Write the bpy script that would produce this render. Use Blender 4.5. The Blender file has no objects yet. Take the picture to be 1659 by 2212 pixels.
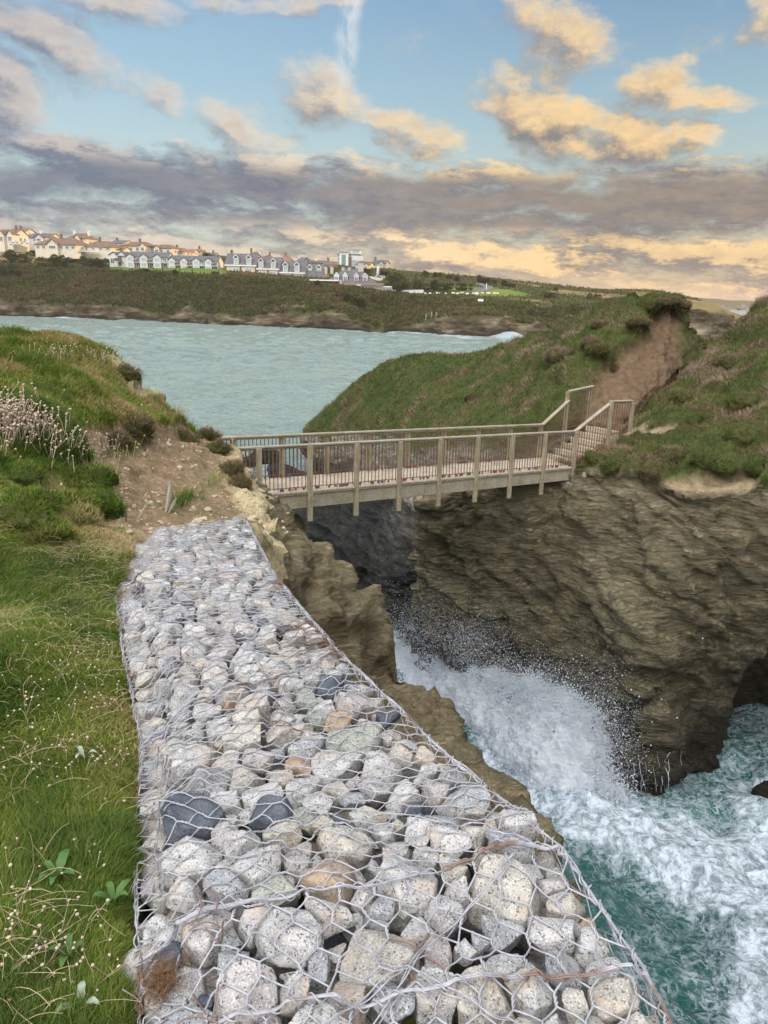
import bpy, math, random
import numpy as np
from mathutils import Matrix, Vector
R = math.radians
SC = bpy.context.scene
COL = SC.collection

# ------------------------------------------------------------------ camera
EYE = 14.0                     # metres above the sea
PITCH, ROLL, FPX = 16.2, 1.6, 1620.0
cam_d = bpy.data.cameras.new('camera')
cam_d.sensor_fit = 'VERTICAL'; cam_d.sensor_height = 36.0
cam_d.lens = 36.0*FPX/2212.0
cam_d.clip_start = 0.05; cam_d.clip_end = 20000
cam = bpy.data.objects.new('camera', cam_d); COL.objects.link(cam)
ROT = Matrix.Rotation(R(90-PITCH), 3, 'X') @ Matrix.Rotation(R(ROLL), 3, 'Z')
cam.matrix_world = Matrix.Translation((0, 0, EYE)) @ ROT.to_4x4()
SC.camera = cam
RM = np.array(ROT)

def P(u, v, d):
    """world point seen at photo position (u, v) (1659 x 2212 units), d metres deep"""
    l = np.array([(u-829.5)/FPX, -(v-1106.0)/FPX, -1.0])*d
    return RM @ l + np.array([0, 0, EYE])
def PZ(u, v, z):
    l = RM @ np.array([(u-829.5)/FPX, -(v-1106.0)/FPX, -1.0])
    return l*((z-EYE)/l[2]) + np.array([0, 0, EYE])
def PROJ(p):
    """photo position of world points (n,3)"""
    l = (np.asarray(p)-np.array([0, 0, EYE])) @ RM
    d = -l[..., 2]
    return np.stack([829.5+l[..., 0]/d*FPX, 1106.0-l[..., 1]/d*FPX, d], -1)

# ------------------------------------------------------------------ exposure
SC.view_settings.view_transform = 'Standard'
SC.view_settings.look = 'None'
SC.view_settings.gamma = 1.0
SC.view_settings.use_curve_mapping = False
SC.view_settings.exposure = 0.0
SC.cycles.max_bounces = 6
SC.cycles.diffuse_bounces = 4
SC.cycles.glossy_bounces = 2
SC.cycles.transparent_max_bounces = 6
SC.cycles.caustics_reflective = False
SC.cycles.caustics_refractive = False
SC.cycles.use_denoising = True

# ------------------------------------------------------------------ node expression helper
class G:
    """wraps a node tree so shader maths can be written as expressions"""
    def __init__(s, nt): s.nt = nt; s.nt.nodes.clear()
    def node(s, t, **kw):
        n = s.nt.nodes.new(t)
        for k, v in kw.items(): setattr(n, k, v)
        return n
    def put(s, sock, v):
        if isinstance(v, E): s.nt.links.new(v.k, sock)
        elif v is not None:
            if sock.type == 'RGBA' and len(v) == 3: v = (*v, 1)
            sock.default_value = v
    def m(s, op, a, b=None, c=None, clamp=False):
        n = s.node('ShaderNodeMath', operation=op, use_clamp=clamp)
        s.put(n.inputs[0], a)
        if b is not None: s.put(n.inputs[1], b)
        if c is not None: s.put(n.inputs[2], c)
        return E(s, n.outputs[0])
    def vm(s, op, a, b=None, scale=None):
        n = s.node('ShaderNodeVectorMath', operation=op)
        s.put(n.inputs[0], a)
        if b is not None: s.put(n.inputs[1], b)
        if scale is not None: s.put(n.inputs['Scale'], scale)
        return E(s, n.outputs['Value' if op in ('DOT_PRODUCT', 'LENGTH', 'DISTANCE') else 'Vector'])
    def coord(s, kind='Object'):
        return E(s, s.node('ShaderNodeTexCoord').outputs[kind])
    def pos(s): return E(s, s.node('ShaderNodeNewGeometry').outputs['Position'])
    def nor(s): return E(s, s.node('ShaderNodeNewGeometry').outputs['Normal'])
    def sep(s, v):
        n = s.node('ShaderNodeSeparateXYZ'); s.put(n.inputs[0], v)
        return [E(s, o) for o in n.outputs]
    def comb(s, x, y, z=0.0):
        n = s.node('ShaderNodeCombineXYZ')
        for i, q in enumerate((x, y, z)): s.put(n.inputs[i], q)
        return E(s, n.outputs[0])
    def mapping(s, v, scale=(1, 1, 1), rot=(0, 0, 0), loc=(0, 0, 0)):
        n = s.node('ShaderNodeMapping'); s.put(n.inputs[0], v)
        n.inputs['Scale'].default_value = scale; n.inputs['Rotation'].default_value = rot
        n.inputs['Location'].default_value = loc
        return E(s, n.outputs[0])
    def noise(s, v, scale=1.0, detail=5.0, rough=0.55, dist=0.0, kind='FBM', col=False, lac=2.0):
        n = s.node('ShaderNodeTexNoise')
        try: n.noise_type = kind
        except Exception: pass
        n.normalize = True
        s.put(n.inputs['Vector'], v); s.put(n.inputs['Scale'], scale)
        n.inputs['Detail'].default_value = detail; n.inputs['Roughness'].default_value = rough
        n.inputs['Lacunarity'].default_value = lac
        n.inputs['Distortion'].default_value = dist
        return E(s, n.outputs['Color' if col else 'Fac'])
    def voro(s, v, scale=1.0, feature='F1', out='Distance', rand=1.0, smooth=None):
        n = s.node('ShaderNodeTexVoronoi', feature=feature)
        s.put(n.inputs['Vector'], v); s.put(n.inputs['Scale'], scale)
        n.inputs['Randomness'].default_value = rand
        return E(s, n.outputs[out])
    def mr(s, v, a, b, c=0.0, d=1.0, kind='SMOOTHSTEP'):
        n = s.node('ShaderNodeMapRange', interpolation_type=kind)
        s.put(n.inputs[0], v)
        for i, q in enumerate((a, b, c, d)): s.put(n.inputs[1+i], q)
        return E(s, n.outputs[0])
    def mix(s, f, a, b, mode='MIX'):
        n = s.node('ShaderNodeMix', data_type='RGBA', blend_type=mode)
        s.put(n.inputs[0], f); s.put(n.inputs[6], a); s.put(n.inputs[7], b)
        return E(s, n.outputs[2])
    def ramp(s, f, stops, kind='LINEAR'):
        n = s.node('ShaderNodeValToRGB'); n.color_ramp.interpolation = kind
        s.put(n.inputs[0], f)
        el = n.color_ramp.elements
        while len(el) < len(stops): el.new(0.5)
        for e, (p, c) in zip(el, stops):
            e.position = p; e.color = (*c, 1) if len(c) == 3 else c
        return E(s, n.outputs[0])
    def attr(s, name, out='Fac'):
        n = s.node('ShaderNodeAttribute', attribute_name=name)
        return E(s, n.outputs[out])
    def bump(s, h, strength=1.0, dist=0.02, nrm=None):
        n = s.node('ShaderNodeBump'); n.inputs['Distance'].default_value = dist
        s.put(n.inputs['Strength'], strength); s.put(n.inputs['Height'], h)
        if nrm is not None: s.put(n.inputs['Normal'], nrm)
        return E(s, n.outputs[0])
    def bsdf(s, color, rough=0.8, normal=None, spec=0.3, **kw):
        n = s.node('ShaderNodeBsdfPrincipled')
        s.put(n.inputs['Base Color'], color); s.put(n.inputs['Roughness'], rough)
        s.put(n.inputs['Specular IOR Level'], spec)
        if normal is not None: s.put(n.inputs['Normal'], normal)
        for k, v in kw.items(): s.put(n.inputs[k.replace('_', ' ')], v)
        o = s.node('ShaderNodeOutputMaterial')
        s.nt.links.new(n.outputs[0], o.inputs[0])
        return n
class E:
    def __init__(s, g, k): s.g = g; s.k = k
    def __add__(s, o): return s.g.m('ADD', s, o)
    def __sub__(s, o): return s.g.m('SUBTRACT', s, o)
    def __mul__(s, o): return s.g.m('MULTIPLY', s, o)
    def __truediv__(s, o): return s.g.m('DIVIDE', s, o)
    def __radd__(s, o): return s.g.m('ADD', s, o)
    def __rmul__(s, o): return s.g.m('MULTIPLY', s, o)
    def __rsub__(s, o): return s.g.m('SUBTRACT', o, s)
    def max(s, o): return s.g.m('MAXIMUM', s, o)
    def min(s, o): return s.g.m('MINIMUM', s, o)
def mat(name):
    m = bpy.data.materials.new(name); m.use_nodes = True
    return m, G(m.node_tree)

# ------------------------------------------------------------------ sun and sky
SUN_AZ, SUN_EL = 82.0, 6.0          # degrees right of the view, above the horizon
sd = bpy.data.lights.new('sun', 'SUN'); sd.energy = 4.0; sd.angle = R(0.6); sd.color = (1.0, 0.66, 0.36)
sun = bpy.data.objects.new('sun', sd); COL.objects.link(sun)
_s = Vector((math.sin(R(SUN_AZ))*math.cos(R(SUN_EL)), math.cos(R(SUN_AZ))*math.cos(R(SUN_EL)), math.sin(R(SUN_EL))))
sun.rotation_euler = _s.to_track_quat('Z', 'Y').to_euler()

world = bpy.data.worlds.new('World'); SC.world = world; world.use_nodes = True
def build_sky():
    g = G(world.node_tree)
    d = g.coord('Generated')
    x, y, z = g.sep(d)
    az = g.m('ARCTAN2', x, y)*57.2958
    el = g.m('ARCSINE', z)*57.2958
    # the physical sky
    st = g.node('ShaderNodeTexSky', sky_type='NISHITA'); st.sun_disc = False
    st.sun_elevation = R(SUN_EL); st.sun_rotation = R(SUN_AZ); st.air_density = 1.0; st.dust_density = 1.5; st.ozone_density = 2.0
    nish = E(g, st.outputs[0])
    nish = g.vm('MULTIPLY', nish, (0.5, 0.5, 0.5))
    # evening gradient of the open sky
    elc = g.m('MAXIMUM', el, 0.0)
    left = g.ramp(elc/45.0, [(0.0, (0.62, 0.55, 0.45)), (0.12, (0.62, 0.74, 0.70)), (0.30, (0.38, 0.57, 0.70)), (0.5, (0.21, 0.37, 0.62)), (1.0, (0.16, 0.31, 0.60))])
    right = g.ramp(elc/45.0, [(0.0, (0.80, 0.58, 0.32)), (0.12, (0.55, 0.58, 0.50)), (0.26, (0.33, 0.48, 0.54)), (0.45, (0.13, 0.26, 0.44)), (1.0, (0.085, 0.20, 0.41))])
    side = g.mr(az, -20.0, 28.0)
    base = g.mix(side, left, right)
    base = g.mix(0.12, base, nish)
    # cloud thickness in a direction; daz, del_ step towards the light
    def dens(daz, del_, det):
        a = az + daz; e = el + del_
        w = g.noise(g.comb(a*0.055, e*0.10, 0.0), 2.3, 4.0, 0.55, col=True)
        w = g.vm('SUBTRACT', w, (0.5, 0.5, 0.5))
        wx, wy, wz = g.sep(w)
        a2 = a + wx*9.0; e2 = e + wy*5.0
        n1 = g.noise(g.comb(a*0.085, e*0.13, 3.1), 2.8, det, 0.66)
        n2 = g.noise(g.comb(a*0.10+e*0.03, e*0.30, 7.7), 1.9, det, 0.66)
        tot = None
        for (ca, ce, ra, re, rot, s) in BLOBS:
            cr, sr = math.cos(R(rot)), math.sin(R(rot))
            dx = a2 - ca; dy = e2 - ce
            ux = (dx*cr + dy*sr)/ra; uy = (dy*cr - dx*sr)/re
            b = (1.0 - (ux*ux + uy*uy))*s
            tot = b if tot is None else tot.max(b)
        tot = tot.max(-1.3)
        dd = tot*0.80 + (n1 - 0.5)*4.6
        dl = (n2 - 0.5)*8.0 + 0.95
        dl = dl - g.mr(el, 8.0, 11.0, 0.0, 4.5)
        # the long bank of cloud
        bn = g.m('ABSOLUTE', e2 - (BANK_E + a*BANK_S))
        db = 1.75 - bn*1.15 + (n1 - 0.5)*2.6
        return dd.max(dl).max(db)
    d0 = dens(0.0, 0.0, 10.0)
    d1 = dens(0.75, 0.95, 8.0)
    fr = g.noise(g.comb(az*0.35, el*0.55, 2.0), 2.5, 8.0, 0.7)
    cover = g.mr(d0 + (fr - 0.5)*1.3, -0.85, 1.40)
    lit = g.mr(d0 - d1, -0.80, 0.80)
    thin = g.mr(d0, 1.1, 0.0)
    bank = g.mr(g.m('ABSOLUTE', el - (BANK_E - .3 + az*BANK_S)), 1.2, 2.6, 1.0, 0.0)
    warm = g.mr(az - el*0.7, -36.0, 8.0)
    litc = g.mix(warm, (0.86, 0.74, 0.64), (1.08, 0.86, 0.56))
    litc = g.mix(g.mr(el, 26.0, 12.0)*g.mr(az, -12.0, 14.0), litc, (1.20, 0.82, 0.38))
    shc = g.mix(warm, (0.19, 0.225, 0.31), (0.235, 0.21, 0.21))
    shc = g.mix(bank*.75, shc, g.mix(g.mr(az, -25.0, 25.0), (.135, .165, .245), (.155, .145, .165)))
    patch = g.mr(g.noise(g.comb(az*0.05, el*0.20, 11.0), 1.4, 3.0, 0.5), 0.38, 0.62)
    lowlit = g.mr(el, 10.5, 7.0)*patch*g.mr(az, -30.0, 4.0, .25, .75)
    lf = g.m('ADD', lit*(0.78+g.mr(el, 11.0, 7.0)*.22) + thin*0.20, lowlit*0.55-g.mr(el, 11.0, 8.0)*.24, clamp=True)
    lf = lf*(1.0 - bank*0.86)
    lf = lf*g.mr(az, -34.0, -8.0, 0.75, 1.0)
    mott = g.noise(g.comb(az*0.2, el*0.42, 5.0), 2.2, 9.0, 0.66)
    lf = g.m('MULTIPLY', lf, g.mr(mott, .30, .68, .74, 1.12), clamp=True)
    cc = g.mix(lf, shc, litc)
    cc = g.mix(g.mr(mott, .35, .7)*.10, cc, g.mix(.5, shc, (.62, .60, .60)))
    sky = g.mix(cover*0.94, base, cc)
    # wisps
    wn = g.noise(g.comb(az*0.06+el*0.05, el*0.20-az*0.05, 1.0), 1.6, 8.0, 0.6, dist=0.6)
    wisp = g.mr(wn, 0.50, 0.72)*g.mr(el, 16.0, 22.0)*g.mr(az, 12.0, -6.0)*(1.0-cover)
    sky = g.mix(wisp*0.70, sky, (0.70, 0.80, 0.86))
    sa, se = STREAK
    wv = (g.noise(g.comb(el*0.12, az*0.10, 4.0), 2.0, 3.0, 0.5) - 0.5)*4.0
    stk = g.mr(g.m('ABSOLUTE', az + wv - sa), 1.1, 0.0)*g.mr(g.m('ABSOLUTE', el - se), 5.2, 2.0)*g.mr(g.noise(g.comb(az*0.5, el*0.18, 9.0), 2.2, 6.0, 0.65), 0.32, 0.60)
    sky = g.mix(stk*0.75, sky, (0.82, 0.84, 0.86))
    # the unseen half of the sky: extra brightness added behind and overhead to light the land
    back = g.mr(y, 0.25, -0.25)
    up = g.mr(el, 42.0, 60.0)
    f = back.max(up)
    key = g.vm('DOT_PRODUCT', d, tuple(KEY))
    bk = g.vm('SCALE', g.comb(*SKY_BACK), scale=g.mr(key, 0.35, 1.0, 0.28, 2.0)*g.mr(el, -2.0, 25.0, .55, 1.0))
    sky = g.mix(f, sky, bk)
    # ground side below the horizon
    sky = g.mix(g.mr(z, 0.0, -0.03), sky, (0.10, 0.13, 0.14))
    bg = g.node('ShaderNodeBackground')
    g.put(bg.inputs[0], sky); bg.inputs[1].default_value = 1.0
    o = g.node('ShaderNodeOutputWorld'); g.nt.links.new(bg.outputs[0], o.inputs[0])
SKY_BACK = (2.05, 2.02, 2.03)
KEY = Vector((-.28, -.50, .82)).normalized()      # towards a bright patch added to the unseen sky as soft key light
def azel(u, v):
    q = P(u, v, 1.0) - np.array([0, 0, EYE]); q = q/np.linalg.norm(q)
    return math.degrees(math.atan2(q[0], q[1])), math.degrees(math.asin(q[2]))
def blob(u, v, ru, rv, rot=0, s=1.0):
    a, e = azel(u, v); k = math.degrees(1/FPX)*0.9
    return (a, e, ru*k, rv*k, rot, s)
BLOBS = [blob(1200, 258, 150, 70, -20, 1.7), blob(1330, 290, 130, 50, -16, 1.3), blob(1460, 300, 80, 26, -8, 1.0), blob(1215, 60, 115, 70, -25, 1.5),
         blob(1410, 185, 60, 45, -30, 1.2), blob(1510, 222, 85, 26, -6, 1.1), blob(1640, 15, 50, 40, 0, 1.0), blob(1050, 200, 50, 18, -10, .6),
         blob(60, 80, 150, 60, -14, 1.6), blob(160, 120, 60, 30, -10, 1.0), blob(10, 190, 80, 62, 0, 1.6), blob(660, 0, 170, 18, 0, .9), blob(180, -5, 180, 30, 0, .9),
         blob(700, 205, 100, 55, -38, 1.3), blob(860, 270, 110, 36, -8, .95), blob(520, 275, 100, 45, -20, .95), blob(350, 195, 70, 28, -38, .6),
         blob(30, 285, 90, 34, 0, 1.1), blob(600, 350, 60, 22, -10, 1.0), blob(900, 330, 70, 22, 0, .8)]
STREAK = azel(742, 62)
_b0, _b1 = azel(60, 385), azel(1600, 428)
BANK_S = (_b1[1]-_b0[1])/(_b1[0]-_b0[0]); BANK_E = _b0[1]-_b0[0]*BANK_S
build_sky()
# ------------------------------------------------------------------ numpy geometry helpers
rng = np.random.default_rng(7)
def _hash(ix, iy, iz, seed):
    h = (ix.astype(np.int64)*374761393 + iy.astype(np.int64)*668265263 + iz.astype(np.int64)*2147483647 + seed*974711)
    h = (h ^ (h >> 13))*1274126177
    h = h ^ (h >> 16)
    return (h & 0xffffff).astype(np.float64)/0xffffff
def vnoise(p, seed=0):
    """smooth value noise at points (n,3), 0..1"""
    p = np.asarray(p, float); f = np.floor(p); t = p-f; t = t*t*t*(t*(t*6-15)+10)
    i = f.astype(np.int64); out = 0
    for dx in (0, 1):
        wx = t[:, 0] if dx else 1-t[:, 0]
        for dy in (0, 1):
            wy = t[:, 1] if dy else 1-t[:, 1]
            for dz in (0, 1):
                wz = t[:, 2] if dz else 1-t[:, 2]
                out = out + wx*wy*wz*_hash(i[:, 0]+dx, i[:, 1]+dy, i[:, 2]+dz, seed)
    return out
def fbm(p, oct=4, seed=0, gain=0.5, lac=2.03):
    p = np.asarray(p, float); a = 1.0; s = 0; w = 0
    for k in range(oct):
        s = s + a*(vnoise(p+17.3*k, seed+k)*2-1); w += a; a *= gain; p = p*lac
    return s/w
def ridged(p, oct=4, seed=0, gain=0.55, lac=2.1):
    p = np.asarray(p, float); a = 1.0; s = 0; w = 0
    for k in range(oct):
        s = s + a*(1-np.abs(vnoise(p+9.1*k, seed+k)*2-1)*2); w += a; a *= gain; p = p*lac
    return s/w
def worley(p, seed=0):
    """F1 distance and id for points (n,3) in unit cells"""
    p = np.asarray(p, float); f = np.floor(p).astype(np.int64)
    best = np.full(len(p), 9.0); bid = np.zeros(len(p))
    for dx in (-1, 0, 1):
        for dy in (-1, 0, 1):
            for dz in (-1, 0, 1):
                c = f+np.array([dx, dy, dz])
                q = c+np.stack([_hash(c[:, 0], c[:, 1], c[:, 2], seed+k) for k in range(3)], -1)
                d = ((q-p)**2).sum(1); m = d < best
                best = np.where(m, d, best); bid = np.where(m, _hash(c[:, 0], c[:, 1], c[:, 2], seed+9), bid)
    return np.sqrt(best), bid
def smooth(a, b, x):
    t = np.clip((x-a)/(b-a), 0, 1); return t*t*(3-2*t)

def mesh_np(name, V, F, m=None, parent=None, flat=False, attrs=None, mats=None, midx=None, link=True):
    V = np.asarray(V, np.float32); me = bpy.data.meshes.new(name)
    if isinstance(F, (list, tuple)) and len(F) and isinstance(F[0], np.ndarray) and F[0].ndim == 2:
        Fs = F
    else: Fs = [np.asarray(F, np.int32)]
    Fs = [f for f in Fs if len(f)]
    loops = np.concatenate([f.ravel() for f in Fs]).astype(np.int32)
    tot = np.concatenate([np.full(len(f), f.shape[1], np.int32) for f in Fs])
    start = np.concatenate([[0], np.cumsum(tot)[:-1]]).astype(np.int32)
    me.vertices.add(len(V)); me.vertices.foreach_set('co', V.ravel())
    me.loops.add(len(loops)); me.loops.foreach_set('vertex_index', loops)
    me.polygons.add(len(tot)); me.polygons.foreach_set('loop_start', start); me.polygons.foreach_set('loop_total', tot)
    if midx is not None: me.polygons.foreach_set('material_index', np.asarray(midx, np.int32))
    me.update(calc_edges=True)
    me.polygons.foreach_set('use_smooth', np.full(len(tot), not flat))
    for k, a in (attrs or {}).items():
        at = me.attributes.new(k, 'FLOAT', 'POINT'); at.data.foreach_set('value', np.asarray(a, np.float32))
    for q in (mats or ([m] if m else [])): me.materials.append(q)
    o = bpy.data.objects.new(name, me)
    if link: COL.objects.link(o)
    if parent is not None: o.parent = parent
    return o
def tag(o, label=None, cat=None, group=None, kind=None):
    if label: o['label'] = label
    if cat: o['category'] = cat
    if group: o['group'] = group
    if kind: o['kind'] = kind
    return o
def empty(name, loc, rz=0.0):
    o = bpy.data.objects.new(name, None); COL.objects.link(o)
    o.location = loc; o.rotation_euler = (0, 0, rz); o.empty_display_size = .1
    return o
class MB:
    """collects boxes, bars, tubes and polygons into one mesh"""
    def __init__(s): s.V = []; s.F = []; s.n = 0
    def add(s, V, F):
        V = np.asarray(V, float); s.V.append(V)
        for f in F: s.F.append([i+s.n for i in f])
        s.n += len(V); return s
    def box(s, c, d, rz=0.0, M=None):
        v = np.array([[x, y, z] for x in (-.5, .5) for y in (-.5, .5) for z in (-.5, .5)])*np.array(d)
        if rz: 
            cr, sr = math.cos(rz), math.sin(rz); v = v @ np.array([[cr, sr, 0], [-sr, cr, 0], [0, 0, 1]])
        if M is not None: v = v @ np.array(M).T
        v = v+np.array(c)
        return s.add(v, [[0, 1, 3, 2], [4, 6, 7, 5], [0, 4, 5, 1], [2, 3, 7, 6], [0, 2, 6, 4], [1, 5, 7, 3]])
    def bar(s, a, b, w, h, up=(0, 0, 1)):
        """box from a to b with width w (sideways) and height h (along up)"""
        a = np.array(a, float); b = np.array(b, float); d = b-a; L = np.linalg.norm(d); d /= L
        sd = np.cross(d, up); sd /= np.linalg.norm(sd); u = np.cross(sd, d)
        M = np.stack([sd, d, u], 1)
        return s.box((a+b)/2, (w, L, h), M=M)
    def tube(s, pts, r, n=6, cap=True):
        pts = np.asarray(pts, float); k = len(pts); r = np.broadcast_to(r, (k,))
        t = np.gradient(pts, axis=0); t /= np.linalg.norm(t, axis=1)[:, None]+1e-9
        ref = np.array([0, 0, 1.0]) if abs(t[0, 2]) < .9 else np.array([1.0, 0, 0])
        V = []
        for i in range(k):
            a = np.cross(t[i], ref); a /= np.linalg.norm(a); b = np.cross(t[i], a)
            for j in range(n):
                an = 2*math.pi*j/n; V.append(pts[i]+r[i]*(a*math.cos(an)+b*math.sin(an)))
        F = [[i*n+j, i*n+(j+1) % n, (i+1)*n+(j+1) % n, (i+1)*n+j] for i in range(k-1) for j in range(n)]
        if cap: F += [list(range(n))[::-1], [(k-1)*n+j for j in range(n)]]
        return s.add(V, F)
    def prism(s, poly, h, M=None, o=(0, 0, 0)):
        """extrude 2-D polygon (x,z) by h along y"""
        n = len(poly); v = np.array([[p[0], 0, p[1]] for p in poly]+[[p[0], h, p[1]] for p in poly], float)
        if M is not None: v = v @ np.array(M).T
        v = v+np.array(o)
        return s.add(v, [list(range(n)), [n+i for i in range(n)][::-1]]+[[i, n+i, n+(i+1) % n, (i+1) % n][::-1] for i in range(n)])
    def build(s, name, m, parent=None, bevel=0.0, smooth=False):
        me = bpy.data.meshes.new(name); me.from_pydata(np.concatenate(s.V).tolist(), [], s.F)
        if m: me.materials.append(m)
        if smooth:
            for p in me.polygons: p.use_smooth = True
        o = bpy.data.objects.new(name, me); COL.objects.link(o)
        if parent is not None: o.parent = parent
        if bevel:
            b = o.modifiers.new('bevel', 'BEVEL'); b.width = bevel; b.segments = 1; b.limit_method = 'ANGLE'
        return o
def cr_spline(C, t):
    """Catmull-Rom through C (k,...) at t in 0..k-1"""
    k = len(C); i = np.clip(np.floor(t).astype(int), 0, k-2); f = (t-i)
    g = lambda j: C[np.clip(j, 0, k-1)]
    p0 = np.where((i-1 >= 0).reshape((-1,)+(1,)*(C.ndim-1)), g(i-1), 2*g(i)-g(i+1))
    p1, p2 = g(i), g(i+1)
    p3 = np.where((i+2 <= k-1).reshape((-1,)+(1,)*(C.ndim-1)), g(i+2), 2*g(i+1)-g(i))
    f = f.reshape((-1,)+(1,)*(C.ndim-1))
    return .5*(2*p1+(p2-p0)*f+(2*p0-5*p1+4*p2-p3)*f*f+(3*p1-p0-3*p2+p3)*f**3)
def loft(ctrl, nu, nv):
    """ctrl (rows, cols, 3) -> grid (nv, nu, 3); spacing follows the control points' distances"""
    C = np.asarray(ctrl, float)
    def params(D, n):
        D = np.maximum(D, 1e-3); cum = np.concatenate([[0], np.cumsum(D)]); s = np.linspace(0, cum[-1], n)
        return np.interp(s, cum, np.arange(len(cum)))
    tv = params(np.linalg.norm(np.diff(C, axis=0), axis=2).mean(1), nv)
    tu = params(np.linalg.norm(np.diff(C, axis=1), axis=2).mean(0), nu)
    A = cr_spline(C, tv)
    B = cr_spline(np.swapaxes(A, 0, 1), tu)
    return np.swapaxes(B, 0, 1), tu, tv
def grid_faces(nv, nu):
    i = np.arange(nv-1)[:, None]*nu+np.arange(nu-1)[None]
    return np.stack([i, i+1, i+1+nu, i+nu], -1).reshape(-1, 4)
def grid_normals(Gd):
    du = np.gradient(Gd, axis=1); dv = np.gradient(Gd, axis=0)
    n = np.cross(du, dv); return n/(np.linalg.norm(n, axis=2)[..., None]+1e-9)
def sample_grid(Gd, n, w=None, rg=rng):
    """n random points on a grid surface, area weighted; returns pos, normal, (iv, iu) float"""
    N = grid_normals(Gd)
    a = np.linalg.norm(np.cross(Gd[:-1, 1:]-Gd[:-1, :-1], Gd[1:, :-1]-Gd[:-1, :-1]), axis=2)
    if w is not None: a = a*w[:-1, :-1]
    p = (a/a.sum()).ravel(); k = rg.choice(len(p), n, p=p)
    iv, iu = np.divmod(k, a.shape[1]); fv, fu = rg.random(n)[:, None], rg.random(n)[:, None]
    def bl(A): return (A[iv, iu]*(1-fu)+A[iv, iu+1]*fu)*(1-fv)+(A[iv+1, iu]*(1-fu)+A[iv+1, iu+1]*fu)*fv
    return bl(Gd), bl(N), iv+fv[:, 0], iu+fu[:, 0]
def blades(name, pos, up, L, W, tint, m, bend=0.5, flow=None, seg=2, parent=None, rg=rng, spread=0.35):
    """many grass blades / leaves as one mesh"""
    n = len(pos); L = np.broadcast_to(L, (n,)); W = np.broadcast_to(W, (n,))
    th = rg.random(n)*2*np.pi
    side = np.stack([np.cos(th), np.sin(th), np.zeros(n)], -1)
    lean = np.stack([np.sin(th+rg.normal(0, .8, n)), -np.cos(th+rg.normal(0, .8, n)), np.zeros(n)], -1)*spread
    if flow is not None: lean = lean+flow
    d0 = up+lean*.6; d0 /= np.linalg.norm(d0, axis=1)[:, None]
    d1 = up*(1-bend)+lean*(1+bend*1.5); d1 /= np.linalg.norm(d1, axis=1)[:, None]
    mid = pos+d0*(L*.5)[:, None]; tip = mid+d1*(L*.5)[:, None]
    w = side*W[:, None]*.5
    V = np.stack([pos-w, pos+w, mid+w*.8, mid-w*.8, tip], 1).reshape(-1, 3)
    b = np.arange(n)[:, None]*5
    Q = b+np.array([[0, 1, 2, 3]]); T = b+np.array([[3, 2, 4]])
    at = {'tint': np.repeat(tint, 5), 'tipf': np.tile([0, 0, .5, .5, 1.0], n)}
    return mesh_np(name, V, [Q.astype(np.int32), T.astype(np.int32)], m, parent, attrs=at)
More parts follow.
